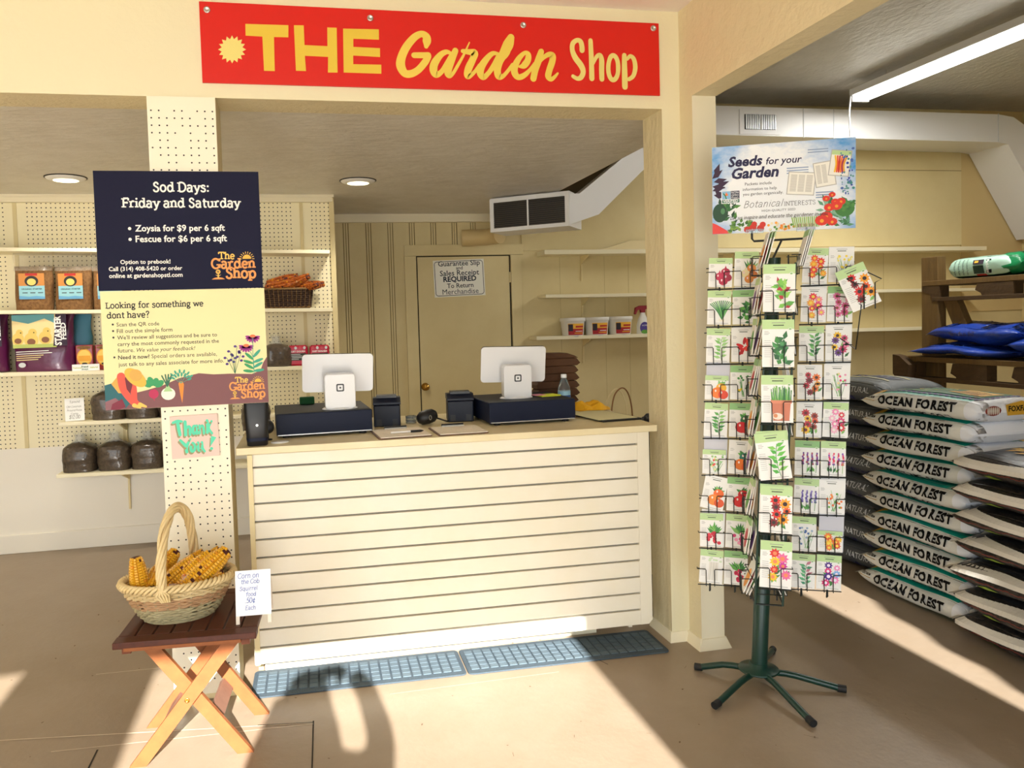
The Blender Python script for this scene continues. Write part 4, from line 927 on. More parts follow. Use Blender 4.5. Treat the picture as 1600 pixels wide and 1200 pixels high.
        m.poly([(cx-w*.2, h*.08), (cx+w*.24, h*.08), (cx+w*.28, h*.40), (cx-w*.24, h*.40)], pc('cf7a5c'), X, W()); m.poly([(cx-w*.27, h*.40), (cx+w*.31, h*.40), (cx+w*.31, h*.47), (cx-w*.27, h*.47)], pc('dd8a68'), X, W())
        for k in range(26): m.stroke([(cx-w*.24+w*.021*k, h*.46), (cx-w*.28+w*.024*k+g.uniform(-.03, .03)*w, h*g.uniform(.6, .74))], w*.022, pc(g.choice(G)), X, W(), caps=False)
        m.disc(cx-w*.08, h*.16, w*.15, w*.1, pc('f0e0d0'), X, W(), 12); m.disc(cx-w*.14, h*.17, w*.06, w*.06, pc('d98a58'), X, W(), 10)
def packet_mesh(w, h, kind, pal, seed, green=1, t=.003):
    """local x across centred, z up from 0, front face at y=-t/2"""
    m = MB().box(-w/2, w/2, -t/2, t/2, 0, h, 'packet_white')
    X = front(-w/2, -t/2, 0); b = ('pk_text', 'pk_band', 'pk_band2')[green]
    if green: m.poly([(0, h*.80), (w, h*.80), (w, h), (0, h)], b, X, .0003)
    m.poly([(w*.3, h*.925), (w*.72, h*.925), (w*.72, h*.937), (w*.3, h*.937)], 'pk_text', X, .0005); m.poly([(w*.34, h*.87), (w*.68, h*.87), (w*.68, h*.89), (w*.34, h*.89)], 'pk_dark', X, .0005)
    for k in range(3): m.poly([(w*.07, h*(.745-.03*k)), (w*(.2+.04*(k % 2)), h*(.745-.03*k)), (w*(.2+.04*(k % 2)), h*(.753-.03*k)), (w*.07, h*(.753-.03*k))], 'pk_text', X, .0004)
    for k in range(9): m.poly([(w*.07, h*(.55-.042*k)), (w*.27, h*(.55-.042*k)), (w*.27, h*(.556-.042*k)), (w*.07, h*(.556-.042*k))], 'pk_text', X, .0004)
    m.poly([(w*.3, h*.035), (w*.9, h*.035), (w*.9, h*.045), (w*.3, h*.045)], 'pk_text', X, .0004)
    art(m, X @ T(w*.60, h*.37, 0) @ Matrix.Diagonal((1.13, 1.13, 1, 1)) @ T(-w*.62, -h*.37, 0), w, h, kind, pal, seed)
    if green: m.disc(w*.87, h*.80, w*.06, w*.045, 'packet_white', X, .0025, 10); m.disc(w*.87, h*.80, w*.045, w*.03, 'pk_band2', X, .0027, 10)
    return m
RED = ['c9184a', 'b0123c', 'd63060']
PK = {
 'L0': [('bulbs', ['b3123f', 'c21a4b', '9c0f36'], 1, 'deep red onions'), ('fan', ['4f9a4a', '2f7a3a', '7cc06a'], 1, 'a bunch of green chives'), ('stem', ['9fcf7e', '7dbb5c', 'c0dfa4'], 1, 'pale green pea shoots'), ('fruit', ['f4b41a', 'ee7a1c', 'e2431c'], 1, 'yellow and orange tomatoes'), ('stem', ['5ea84a', '3d8a3f', '8cc46a'], 1, 'a leafy green pepper plant'), ('small', ['e24a3a', '9ccf8a', 'f0e2a0', '7dbb5c'], 1, 'tiny red and green sprouts'), ('fruit', ['ef6a1c', 'f08a2c', 'e2541a'], 0, 'a big orange pumpkin'), ('roots', ['cf1f3a', 'b81432', 'e23a4a'], 1, 'red beetroots under pale leaves'), ('white_roots', [], 1, 'long white roots')],
 'L1': [('bulbs', ['d98a3a', 'e8d9a8', 'c8702a', '3f8a3c'], 1, 'brown onions and green tops'), ('greens', ['3f8a3c', '2f6e38', '5fa845', '1f5230'], 2, 'dark green basil leaves'), ('pods', ['d4141c', 'b80f18', 'e23a2a'], 0, 'bright red beans'), ('small', ['f2d21c', 'e8c21a', '3f8a3c', '2f6e38', '5fa845', '3f8a3c'], 2, 'yellow peppers on a bush'), ('fruit', ['2f6a38', 'cf1a1c', 'd8281f'], 2, 'one red and one green bell pepper'), ('fruit', ['2f7a6a', 'ef7a1c', 'e8611a'], 0, 'orange squashes and a dark green one'), ('fruit', ['c4161c', 'd8201f', 'b0141a'], 2, 'shiny red chilli peppers'), ('roots', ['e25a8a', 'f0a0bc', 'd8447a'], 1, 'pink radishes under long leaves'), ('roots', ['c4144a', 'd8285a', 'b80f3c'], 2, 'a bunch of crimson radishes')],
 'R0': [('flowers', ['ef5a1c', 'e22a1c', 'f4a01c', 'f6c83a'], 1, 'orange and red nasturtiums'), ('flowers', ['e22a3a', 'f08a9a', 'f4a83a', 'e23a6a', 'f6d84a'], 0, 'red and pink cosmos'), ('stem', ['4f9a4a', '7cc06a', '2f7a3a'], 1, 'a feathery green herb'), ('flowers', ['c4223a', 'ef7a2c', '8a1430', 'f4a83a', '5a2a10'], 0, 'tall orange and maroon flowers'), ('flowers', ['c4283a', 'a8442c', 'f4c02a', 'e85a2c', '6a1a20'], 0, 'rust red daisies'), ('spikes', ['6a2a8a', '8a3a9a', 'a83a5a'], 2, 'purple basil spikes'), ('spikes', ['5a4a9a', '7a6ab8', '8a7ac8'], 1, 'lavender'), ('small', ['6a8ab8', '4a6aa8', '9ab0c8', 'b8d0b8'], 1, 'small blue flowers'), ('stem', ['5fb07a', '8ac8a0', '3f8f6a', 'c07a8a'], 1, 'green milkweed with butterflies')],
 'R1': [('small', ['f2d83a', 'f6e88a', 'e8c82a'], 0, 'small pale yellow flowers'), ('flowers', ['d86a9a', 'e88ab0', 'c84a80', '8a3a1a'], 2, 'pink coneflowers with rust centres'), ('flowers', ['f4c21c', 'c83a6a', '6a3a8a', 'f08ab0', '3a2010'], 0, 'a sunflower among mixed meadow flowers'), ('small', ['e23a7a', 'f6e0a0', 'f0a0c0', '7dbb5c'], 0, 'pink and cream sweet peas'), ('flowers', ['f08ab8', 'd81f3a', 'f4b8d0', 'e23a7a', 'f2e8e0'], 1, 'pink and red zinnias'), ('spikes', ['d83a8a', '8a4ab8', 'f08ab0', 'e22a4a'], 1, 'pink and purple larkspur'), ('small', ['ef7a2c', 'f4944a', 'e8662a', '5fa845'], 0, 'loose orange blooms over grass'), ('flowers', ['ef7a2c', 'f4c02a', 'e2541a', 'f6d84a'], 1, 'orange marigolds'), ('flowers', ['4a1f8a', 'f08ac0', 'e2287a', '7ab0e8', 'f6e8f8'], 1, 'purple, pink and blue petunias')],
 'F': [('greens', ['7cc04a', '5fa845', 'b8283a', '9ad05a'], 1, 'mixed red and green lettuce leaves'), ('greens', ['3f8a3c', '2f6e38', '4f9a5a', '256030'], 1, 'a big bunch of dark green spinach'), ('grasspot', [], 1, 'green grass growing in a terracotta pot'), ('stem', ['6ac04a', '4fae3c', '8ad060'], 1, 'flat green parsley leaves'), ('flowers', ['d8221c', 'f2a01c', '8a1420', 'e85a1c', '2a100c'], 1, 'red and orange sunflowers'), ('flowers', ['d8281f', 'e86aa0', 'f2c82a', 'c82a9a', 'f08a5a'], 1, 'pink, red and yellow zinnias')],
}
ORD = ['top', 'second', 'third', 'fourth', 'fifth', 'sixth', 'seventh', 'eighth', 'ninth']
CN = {'L0': 'leftmost column', 'L1': 'second column', 'R0': 'third column', 'R1': 'rightmost column', 'F': 'front column'}
LOCW = lambda x, y, z: RW @ Vector((x, y, z))
back_m = None
def place_packet(mb, x, y, z, tx, tz, label, group, rz=0.0):
    o = mb.build('seed_packet', loc=tuple(LOCW(x, y, z))) if isinstance(mb, MB) else mb.copy()
    if not isinstance(mb, MB): COL.objects.link(o); o.location = LOCW(x, y, z)
    o.rotation_euler = (Matrix.Rotation(RA+rz, 3, 'Z') @ Matrix.Rotation(tz, 3, 'Y') @ Matrix.Rotation(tx, 3, 'X')).to_euler()
    return tag(o, label, 'seed packet', group)
rp = random.Random(11); plain = None
for ci, key in enumerate(('L0', 'L1', 'R0', 'R1')):
    for i, (kind, pal, gr, what) in enumerate(PK[key]):
        z = ROWS[i]+(.0)+rp.uniform(-.001, .001); h = .131
        x = COLX[ci]+lx(ROWS[i]); tz = LEAN+rp.uniform(-.03, .03); dz = 0
        if (key, i) in (('L0', 3), ('L0', 5)): h = .094; 
        if (key, i) == ('R1', 7): h = .078
        if (key, i) == ('L0', 6): tz = .20; x -= .006; dz = .006
        if (key, i) == ('L0', 0): h = .112
        place_packet(packet_mesh(.086, h, kind, pal, 17*ci+i, gr), x, -.036, z+dz, RD(-3), tz, 'packet of %s, %s pocket of the rack %s' % (what, ORD[i], CN[key]), 'seed packets on the wire rack')
        if (key, i) in (('L0', 3), ('L0', 5), ('R1', 7), ('L1', 1), ('R0', 1), ('R1', 2), ('R1', 4), ('R0', 4), ('L1', 2), ('L0', 7), ('R1', 6), ('R0', 6), ('R1', 3)):
            if plain is None: plain = packet_mesh(.086, .136, 'none', [], 0, 0)
            hh = MB().box(-.043, .043, -.0012, .0012, 0, .136+.008*(i % 2), 'packet_back' if (key, i) in (('L0', 3), ('L0', 5), ('R1', 7)) else 'packet_white')
            place_packet(hh, x+.004, -.027, z, RD(-2), LEAN, 'plain packet behind the %s, %s pocket of the rack %s' % (what.split(' ')[-1], ORD[i], CN[key]), 'plain packets at the back of the pockets')
for i, (kind, pal, gr, what) in enumerate(PK['F']):
    z = FROWS[i]; x = 0.012+lx(z)*.55-.004
    tz = (0.03, 0.02, 0.015, -.12, 0.04, 0.05)[i]
    place_packet(packet_mesh(.102, .162, kind, pal, 91+i, gr, .004), x, -.352, z, RD(-3), tz, 'larger packet showing %s, %s of the rack front column' % (what, ORD[i]), 'seed packets on the wire rack')
    if i in (3, 4): place_packet(packet_mesh(.102, .166, kind, pal, 91+i, gr, .002), x-.004, -.345, z, RD(-2), tz+(.07 if i == 3 else .012), 'seed packet tucked behind the one with %s, rack front column' % what, 'seed packets on the wire rack')
place_packet(packet_mesh(.100, .156, 'flowers', ['d8221c', 'f2a01c', '8a1420', 'e85a1c', '2a100c'], 3, 1, .004), .335, -.117, 1.462, RD(-2), RD(-22), 'tilted seed packet with red and orange sunflowers held out on the bent right arm', 'seed packets on the wire rack')
# packets seen edge-on in the pockets that face left and right behind the front column
edge = {}
for i, z in enumerate(ROWS):
    for s, side in ((-1, 'left'), (1, 'right')):
        for k in range(3):
            key = (i+k+(s > 0)) % 4
            gc = ('pk_band', 'pk_band2', 'packet_white', 'pk_band')[key]
            mb = MB().box(-.046, .046, -.0014, .0014, 0, .128, 'packet_white').box(-.046, .046, -.0019, .0019, .105, .1285, gc)
            mb.disc(.01, .05, .028, .036, pc(('5fa845', 'c83a4a', 'efa03a', '7a4a9a')[key]), front(0, -.002, 0))
            o = mb.build('seed_packet')
            xx = (-.038 - .0085*k) if s < 0 else (.072+.0085*k)
            o.location = LOCW(xx+lx(z)+(.018 if i == 0 else 0), -.20+.012*((k*7+i*3) % 3-1), z+.038+(.02 if i == 0 else 0))
            tl = (.30 if i == 0 else .16+.05*((i*5+k) % 3))*(1 if s < 0 else 1 if i == 0 else -.8)
            if i == 8: tl = .45*(-s)
            o.rotation_euler = (Matrix.Rotation(RA+RD(-90 if s < 0 else 90), 3, 'Z') @ Matrix.Rotation(-tl*(1 if s < 0 else -1)*0.9, 3, 'X')).to_euler()
            tag(o, '%s of three packets seen edge-on, %s %s-facing pocket behind the rack front column' % (('innermost', 'middle one', 'outermost')[k], ORD[i], side), 'seed packet', '%s packets edge-on in the %s-facing pocket' % (ORD[i], side))

# ------------------------------------------------------------------ header sign on the rack
SX, SZ, SW, SHH = -0.178, 1.763, 0.505, 0.334
o_ = LOCW(SX, 0.004, SZ)
R2 = root('seed_sign', 'blue and white printed seed sign with vegetables and red poppies on top of the rack', 'sign', tuple(o_), RA, rot=(0, RD(0.6), RA))
mat('sky_print', '#f3f6fa', 0.4, spec=.3, var=(4.2, '#3594dc', 0.5, (1, 1, 1.6)))
mat('sign_white', '#f5f6fa', 0.4)
MB().box(0, SW, -.003, .002, 0, SHH, 'sky_print').build('board', R2)
_nt = MATS['sky_print'].node_tree
_rp = [n for n in _nt.nodes if n.type == 'VALTORGB'][0]; _nz = [n for n in _nt.nodes if n.type == 'TEX_NOISE'][0]
_tc = [n for n in _nt.nodes if n.type == 'TEX_COORD'][0]
_mp = nd(_nt, 'ShaderNodeMapping'); _mp.inputs['Location'].default_value = (-.50*SW/.30, 0, -.42*SHH/.26); _mp.inputs['Scale'].default_value = (1/.30, 0, 1/.26)
_gr = nd(_nt, 'ShaderNodeTexGradient', gradient_type='SPHERICAL'); _ad = _nt.nodes.new('ShaderNodeMath'); _ad.operation = 'MULTIPLY_ADD'; _ad.inputs[1].default_value = .75
_nt.links.new(_tc.outputs['Object'], _mp.inputs['Vector']); _nt.links.new(_mp.outputs[0], _gr.inputs['Vector']); _nt.links.new(_gr.outputs['Fac'], _ad.inputs[0]); _nt.links.new(_nz.outputs['Fac'], _ad.inputs[2]); _nt.links.new(_ad.outputs[0], _rp.inputs[0])
_rp.color_ramp.elements[0].position = .42; _rp.color_ramp.elements[1].position = .78
X = front(0, -.0034, 0); m = MB(); nv = flat('#191446')
gx = lambda u: u*SW
gz = lambda v: (1-v)*SHH
rs = random.Random(4)
m.text('Seeds', nv, X, gx(.115), gz(.235), width=gx(.245), bold=.035, shear=.2, w=.0006)
m.text('for your', nv, X, gx(.385), gz(.235), width=gx(.25), bold=.015, shear=.2, w=.0006)
m.text('Garden', nv, X, gx(.14), gz(.375), width=gx(.335), bold=.035, shear=.2, w=.0006)
gy = flat('#2f2f3c')
for t, v, u0, wd in (('Packets include', .46, .235, .19), ('information to help', .52, .22, .24), ('you garden organically.', .575, .22, .285)): m.text(t, gy, X, gx(u0), gz(v), width=gx(wd), w=.0006)
serif(m, 'Botanical', gy, X, gx(.22), gz(.715), width=gx(.28), wt=.06, slab=False, w=.0006, shear=.3)
serif(m, 'INTERESTS', gy, X, gx(.51), gz(.715), width=gx(.22), wt=.08, w=.0006)
m.text('HIGH-QUALITY SEED', gy, X, gx(.355), gz(.77), width=gx(.235), w=.0006, spacing=1.1)
serif(m, 'Let us inspire and educate the gardener in you.', gy, X, gx(.125), gz(.845), width=gx(.69), wt=.11, w=.0055, shear=.25)
m.build('lettering', R2)
m = MB(); W0 = [.0007]
def w_(): W0[0] += .000012; return W0[0]
# pictured packets
for (x, y, a, ww, hh) in ((.63, .475, -6, .18, .24), (.79, .385, 7, .13, .26), (.895, .275, -8, .13, .27)):
    Xq = X @ T(gx(x), gz(y), 0) @ Matrix.Rotation(RD(a), 4, 'Z'); aw, ah = gx(ww), SHH*hh
    m.poly([(-aw/2-.003, -ah/2-.003), (aw/2+.003, -ah/2-.003), (aw/2+.003, ah/2+.003), (-aw/2-.003, ah/2+.003)], flat('#b9b6b0'), Xq, w_())
    m.poly([(-aw/2, -ah/2), (aw/2, -ah/2), (aw/2, ah/2), (-aw/2, ah/2)], flat('#f4f1e8'), Xq, w_())
    if x < .85:
        for c in range(3 if x < .7 else 2):
            x0 = -aw*.42+c*aw*.3; n = 16
            for k in range(n): m.poly([(x0, ah*(.4-.05*k)), (x0+aw*.24, ah*(.4-.05*k)), (x0+aw*.24, ah*(.4-.05*k)-ah*.022), (x0, ah*(.4-.05*k)-ah*.022)], flat('#b4b0a8'), Xq, W0[0]+.000006)
    else:
        m.poly([(-aw/2, ah*.33), (aw/2, ah*.33), (aw/2, ah/2), (-aw/2, ah/2)], 'pk_band', Xq, w_())
        for k, c in enumerate(('#f2b81c', '#e8541c', '#c8281c', '#ef7a1c', '#a81c4a', '#e8a01c')):
            m.stroke([(-aw*.3+aw*.12*k, ah*.28), (-aw*.2+aw*.08*k, -ah*.05), (-aw*.22+aw*.1*k, -ah*.36)], aw*.09, flat(c), Xq, w_())
for (u0, v0, wd, n) in ((.675, .10, .14, 2), (.53, .29, .15, 3), (.73, .58, .12, 3)):
    for k in range(n): m.poly([(gx(u0), gz(v0+.028*k)), (gx(u0+wd), gz(v0+.028*k)), (gx(u0+wd), gz(v0+.012+.028*k)), (gx(u0), gz(v0+.012+.028*k))], flat('#8ea2c4'), X, .0007)
# plants around the edge
def lf(u, v, a, l, b, c): 
    x, y = gx(u), gz(v); a = RD(a); m.poly([(x, y), (x+l*.4*cos(a)-b*sin(a), y+l*.4*sin(a)+b*cos(a)), (x+l*cos(a), y+l*sin(a)), (x+l*.4*cos(a)+b*sin(a), y+l*.4*sin(a)-b*cos(a))], flat(c), X, w_())
for u, v, a in ((.0, .36, 40), (.01, .4, 10), (.02, .33, 70), (.0, .45, -10), (.03, .45, 20), (.0, .5, 15), (.02, .5, -45), (.01, .55, -10)): lf(u, v, a, .05, .011, '#341436')
for k in range(26): lf(.07+rs.uniform(-.02, .09), rs.uniform(.67, .97), rs.uniform(0, 180), .03, .007, rs.choice(('#2f6a34', '#4f8a3c', '#1f4a2a', '#6fa04a')))
m.disc(.027, gz(.76), .026, .036, flat('#1f4a30'), X, w_(), 20); m.disc(.038, gz(.74), .008, .012, flat('#4f8a5a'), X, w_(), 10)
m.poly([(0, gz(.999)), (0, gz(.87)), (gx(.03), gz(.89)), (gx(.14), gz(.999))], flat('#e2423f'), X, w_())
for k in range(30): lf(.13+rs.uniform(0, .18), rs.uniform(.88, .99), rs.uniform(0, 180), .02, .006, rs.choice(('#5f8f3a', '#3f6f2c', '#86a84a')))
for u, v, r in ((.29, .945, .013), (.345, .955, .013), (.36, .915, .011), (.3, .905, .010), (.25, .965, .012)): m.disc(gx(u), gz(v), r, r, flat('#d8321f'), X, w_(), 14)
for k in range(26):
    u, v = rs.uniform(.4, .58), rs.uniform(.9, .985); m.disc(gx(u), gz(v), .005, .005, flat(rs.choice(('#f2a01c', '#f6e8c0', '#5f9a3c', '#ef8a2c'))), X, w_(), 7)
for k in range(14): m.stroke([(gx(.58+.013*k), gz(.965)), (gx(.565+.014*k), gz(.855))], .004, flat(('#8fb84a', '#b8d070')[k % 2]), X, w_())
for u in (.62, .66, .70): m.disc(gx(u), gz(.955), .014, .013, flat('#f0dce4'), X, w_(), 14); m.disc(gx(u), gz(.945), .010, .006, flat('#b05a9a'), X, w_(), 12)
for k in range(60): lf(rs.uniform(.78, .95), rs.uniform(.66, .97), rs.uniform(0, 180), .03, .006, rs.choice(('#3f7a4a', '#5f9a7a', '#86b89a', '#2f6a3a')))
m.disc(gx(.925), gz(.78), .034, .03, flat('#3f7f38'), X, w_(), 18)
for k in range(28): m.disc(gx(.935)+rs.uniform(-.03, .03), gz(.765)+rs.uniform(-.012, .022), .006, .005, flat(rs.choice(('#4f8f40', '#2f6f30'))), X, w_(), 7)
for k in range(46):
    v = rs.uniform(.1, .62); m.disc(gx(rs.uniform(.90, .985)), gz(v), rs.uniform(.002, .006), rs.uniform(.002, .006), flat(rs.choice(('#2f3fa8', '#4f6fb8', '#5f9a9a', '#3f8a8a'))), X, w_(), 7)
for u, v, r in ((.80, .66, .013), (.86, .70, .014), (.90, .70, .016), (.84, .62, .012), (.82, .76, .018), (.87, .745, .020), (.80, .86, .022), (.77, .9, .024), (.84, .92, .018)): 
    m.disc(gx(u), gz(v), r, r*.82, flat('#e2321c'), X, w_(), 12); m.disc(gx(u), gz(v)-r*.1, r*.3, r*.3, flat('#f2a01c'), X, w_(), 8)
# certification badge
m.poly([(gx(.065), gz(.655)), (gx(.20), gz(.655)), (gx(.20), gz(.51)), (gx(.065), gz(.51))], 'sign_white', X, w_())
m.poly([(gx(.132), gz(.605)), (gx(.195), gz(.605)), (gx(.195), gz(.515)), (gx(.132), gz(.515))], flat('#1d2440'), X, w_())
m.poly([(gx(.07), gz(.605)), (gx(.13), gz(.605)), (gx(.13), gz(.515)), (gx(.07), gz(.515))], flat('#86b8dc'), X, w_()); m.poly([(gx(.07), gz(.648)), (gx(.195), gz(.648)), (gx(.195), gz(.61)), (gx(.07), gz(.61))], flat('#1f6a52'), X, w_())
m.text('NON', 'sign_white', X, gx(.138), gz(.545), width=gx(.05), bold=0.0, w=w_()); m.text('GMO', 'sign_white', X, gx(.138), gz(.575), width=gx(.05), bold=0.0, w=w_()); m.text('Project', 'sign_white', X, gx(.138), gz(.598), width=gx(.05), w=w_()); m.text('VERIFIED', 'sign_white', X, gx(.076), gz(.642), width=gx(.11), bold=.02, w=w_())
m.stroke([(gx(.10), gz(.6)), (gx(.092), gz(.565)), (gx(.08), gz(.54))], .004, flat('#2f7a3a'), X, w_()); m.poly([(gx(.09), gz(.56)), (gx(.1), gz(.525)), (gx(.115), gz(.56)), (gx(.1), gz(.57))], flat('#ef7a2c'), X, w_())
m.build('printed_picture', R2)['label'] = 'printed vegetables, poppies and seed packets'
for u in (.30, .66): MB().box(gx(u)-.032, gx(u)+.032, -.012, -.004, -.004, .012, 'clear_plastic').build('clear_clip', R2)
# ------------------------------------------------------------------ ducts, lamps
flat('#cfd3d6')
DU = root('air_duct', 'white air duct across the back of the right bay, bending down at its right end', 'air duct', (5.0, 3.15, 2.86))
XD = T(-5.0, -3.15, -2.86)
def duct(m, pts, y0, y1, mt, mt2=None): m.prism(pts, y0-y1, mt, XD @ front(0, y1, 0) @ T(0, 0, 0), mt2) if False else m.prism(pts, y1-y0, mt, XD @ Matrix(((1, 0, 0, 0), (0, 0, -1, y1), (0, 1, 0, 0), (0, 0, 0, 1))), mt2)
m = MB(); duct(m, [(3.48, 2.988), (6.45, 2.965), (6.45, 3.222), (3.48, 3.234)], 2.95, 3.38, 'duct_white'); m.build('straight_run', DU)
m = MB(); duct(m, [(6.45, 2.965), (6.56, 2.95), (6.74, 3.13), (6.62, 3.20), (6.45, 3.222)], 2.95, 3.38, 'duct_white'); m.build('elbow', DU)
m = MB(); duct(m, [(6.56, 2.95), (7.12, 2.1), (7.19, 2.3), (7.19, 2.7), (6.74, 3.13)], 2.95, 3.38, 'duct_white'); m.build('sloping_run', DU)
m = MB()
for x in (4.42, 4.72, 6.45): m.box(x-.003, x+.003, 2.946, 2.95, 2.972, 3.23, 'paint_cfd3d6', XD)
m.build('seam', DU)
g = MB().box(3.80, 4.19, 2.942, 2.951, 2.995, 3.205, 'duct_white', XD).build('vent_register', DU)
m = MB().box(3.845, 4.145, 2.938, 2.9425, 3.035, 3.165, 'black', XD)
for k in range(17):
    if k != 8: m.box(3.853+k*.0174, 3.86+k*.0174, 2.932, 2.939, 3.038, 3.162, 'metal', XD)
m.box(3.99, 4.0, 2.93, 2.939, 3.035, 3.165, 'duct_white', XD); m.build('vent_louvre', g)

G = root('grille_duct', 'white duct with a dark return grille hanging under the ceiling behind the counter', 'air duct', (1.7, 2.34, 2.13))
Pa, Pb = Vector((1.455, 2.522, 0)), Vector((1.945, 2.153, 0)); ax = (Pb-Pa).normalized(); nx = Vector((ax.y, -ax.x, 0))
Xg = T(-1.7, -2.34, -2.13) @ Matrix(((ax.x, 0, nx.x, Pa.x), (ax.y, 0, nx.y, Pa.y), (0, 1, 0, 0), (0, 0, 0, 1)))
L = (Pb-Pa).length
m = MB()
m.box(0, L, 2.118, 2.37, -.30, 0, 'duct_white', Xg); m.build('grille_box', G)
m = MB()
for a in ((0, L, 2.118, 2.145), (0, L, 2.335, 2.362), (0, .03, 2.145, 2.335), (L-.03, L, 2.145, 2.335), (L*.49-.006, L*.49+.006, 2.145, 2.335)): m.box(a[0], a[1], a[2], a[3], .0, .012, 'duct_white', Xg)
g = m.build('grille_frame', G)
m = MB().box(.03, L-.03, 2.145, 2.335, .0005, .002, 'black', Xg)
for k in range(13): m.box(.03, L-.03, 2.150+k*.0145, 2.1535+k*.0145, .002, .009, 'duct_dark', Xg)
m.build('grille_louvre', g)
P = [Vector(p) for p in ((1.953, 2.16, 2.35), (1.945, 2.158, 2.128), (2.05, 2.22, 2.36), (2.245, 2.34, 2.226), (2.755, 2.655, 2.845), (2.748, 2.651, 2.612), (3.32, 3.0, 3.235), (3.36, 3.0, 2.99))]
bk = Vector((-.21, .34, 0))
o0 = Vector((1.7, 2.34, 2.13))
def slab(m, idx, mt):
    f = [P[i]-o0 for i in idx]; n = len(f); vs = f+[v+bk for v in f]
    m.add(vs, [tuple(reversed(range(n))), tuple(range(n, 2*n))]+[(i, (i+1) % n, n+(i+1) % n, n+i) for i in range(n)], mt)
m = MB(); slab(m, (0, 1, 3, 2), 'duct_white'); m.build('elbow', G)
m = MB(); slab(m, (2, 3, 5, 4), 'duct_white'); slab(m, (4, 5, 7, 6), 'duct_white'); m.build('rising_run', G)
m = MB(); m.add([P[2]-o0+Vector((-.02, .02, .004)), P[4]-o0+Vector((-.02, .02, .004)), P[4]-o0+bk*1.15+Vector((0, 0, .03)), P[2]-o0+bk*1.15+Vector((0, 0, .03))], [(0, 1, 2, 3)], 'duct_dark'); m.build('shade_sheet', G)  # dark sheet: its colour stands in for the shade in the gap above the duct
tag(MB().tube([(1.40, 3.3, 2.165), (1.60, 3.25, 2.165), (1.68, 3.1, 2.165)], .07, 'old_wall_dark', 16).build('round_pipe'), 'short cream painted round pipe over the door, under the dark grille', 'pipe')

LF = root('fluorescent_lamp', 'long two-tube fluorescent lamp under the grey ceiling of the right bay', 'lamp', (4.74, 1.45, 3.23))
MB().box(-.085, .085, -1.22, 1.22, .03, .085, 'duct_white').build('housing', LF, bevel=.004)
for dx in (-.042, .042):
    MB().tube([(dx, -1.19, 0), (dx, 1.19, 0)], .019, 'tube_glow', 12).build('tube', LF)
m = MB()
for y in (-1.2, 1.2): m.box(-.08, .08, y-.012, y+.012, -.022, .03, 'duct_white')
m.build('end_holders', LF)
for y in (-.9, .9): MB().tube([(0, y, .085), (0, y, .15)], .006, 'metal', 6).build('hanger', LF)
MB().tube([(-.09, 1.2, .02), (-.12, 1.18, -.12), (-.135, 1.15, -.33)], .007, 'duct_white', 6).build('pull_cord', LF)
ad = area('fluorescent_light', (4.74, 1.45, 3.205), (0, 0, 0), .14, 2.3, 62, (1, .98, .92))
def downlight(x, y, label):
    r = root('recessed_lamp', label, 'lamp', (x, y, 2.38), 0, 'recessed ceiling lamps behind the counter')
    MB().lathe([(.118, 0), (.118, -.004), (.105, -.006), (.098, -.001)], 'black', 32).build('dark_rim', r)
    MB().lathe([(.112, -.004), (.104, -.012), (.075, -.02), (.07, -.02), (.07, -.004)], 'white', 32).build('trim_ring', r)
    MB().lathe([(.069, -.0195), (.03, -.021), (0, -.0215)], 'lamp_glow', 24).build('lens', r)
    d = bpy.data.lights.new('recessed_light', 'SPOT'); d.energy = 50; d.spot_size = RD(140); d.spot_blend = .6; d.shadow_soft_size = .07; d.color = (1, .93, .8)
    o = bpy.data.objects.new('recessed_light', d); COL.objects.link(o); o.location = (x, y, 2.35)
downlight(.415, 1.86, 'round recessed ceiling lamp in the middle, over the counter')
downlight(-1.31, 1.81, 'round recessed ceiling lamp left of the navy poster')
downlight(-2.95, 1.80, 'added unseen recessed ceiling lamp further left, brightening the pegboard wall')  # extra lamp out of view, added to brighten the left of the back room

# ------------------------------------------------------------------ wall shelves behind the counter and across the bay
def wall_shelf(label, x0, x1, y0, y1, z, t, brackets, tilt=0.0, group=None, rail=.22):
    r = root('shelf', label, 'shelf', ((x0+x1)/2, (y0+y1)/2, z), 0, group, rot=(0, tilt, 0))
    w, d = (x1-x0)/2, (y1-y0)/2
    MB().box(-w, w, -d, d, -t, 0, 'shelf_paint').build('board', r, bevel=.002)
    for bx in brackets:
        m = MB().prism([(d, -t), (-d*.6, -t), (-d*.6, -t-.012), (d-.02, -t-.07), (d-.014, -t-rail), (d, -t-rail)], .012, 'shelf_under', Matrix(((0, 0, 1, bx-(x0+x1)/2-.006), (1, 0, 0, 0), (0, 1, 0, 0), (0, 0, 0, 1))))
        m.build('bracket', r)
GB = 'long shelves on the back wall of the bay'
wall_shelf('top long cream shelf on the back wall, behind the seed sign', 2.09, 6.56, 3.18, 3.398, 2.035, .038, (2.5, 3.9, 5.0), RD(.25), GB)
wall_shelf('middle long cream shelf on the back wall', 2.09, 6.45, 3.18, 3.398, 1.645, .028, (2.5, 3.9), RD(.5), GB)
wall_shelf('lowest long cream shelf on the back wall, carrying the white tubs', 2.0, 6.4, 3.18, 3.398, 1.285, .03, (2.5, 3.9), RD(.6), GB)
tag(MB().prism([(-.28, 0), (.0, .075), (.6, .08), (.6, 0)], .16, 'shelf_under', front(0, .08, 0)).build('loose_board', loc=(2.88, 3.28, 2.041)), 'thin loose boards lying on the top back shelf beside the right jamb', 'board')
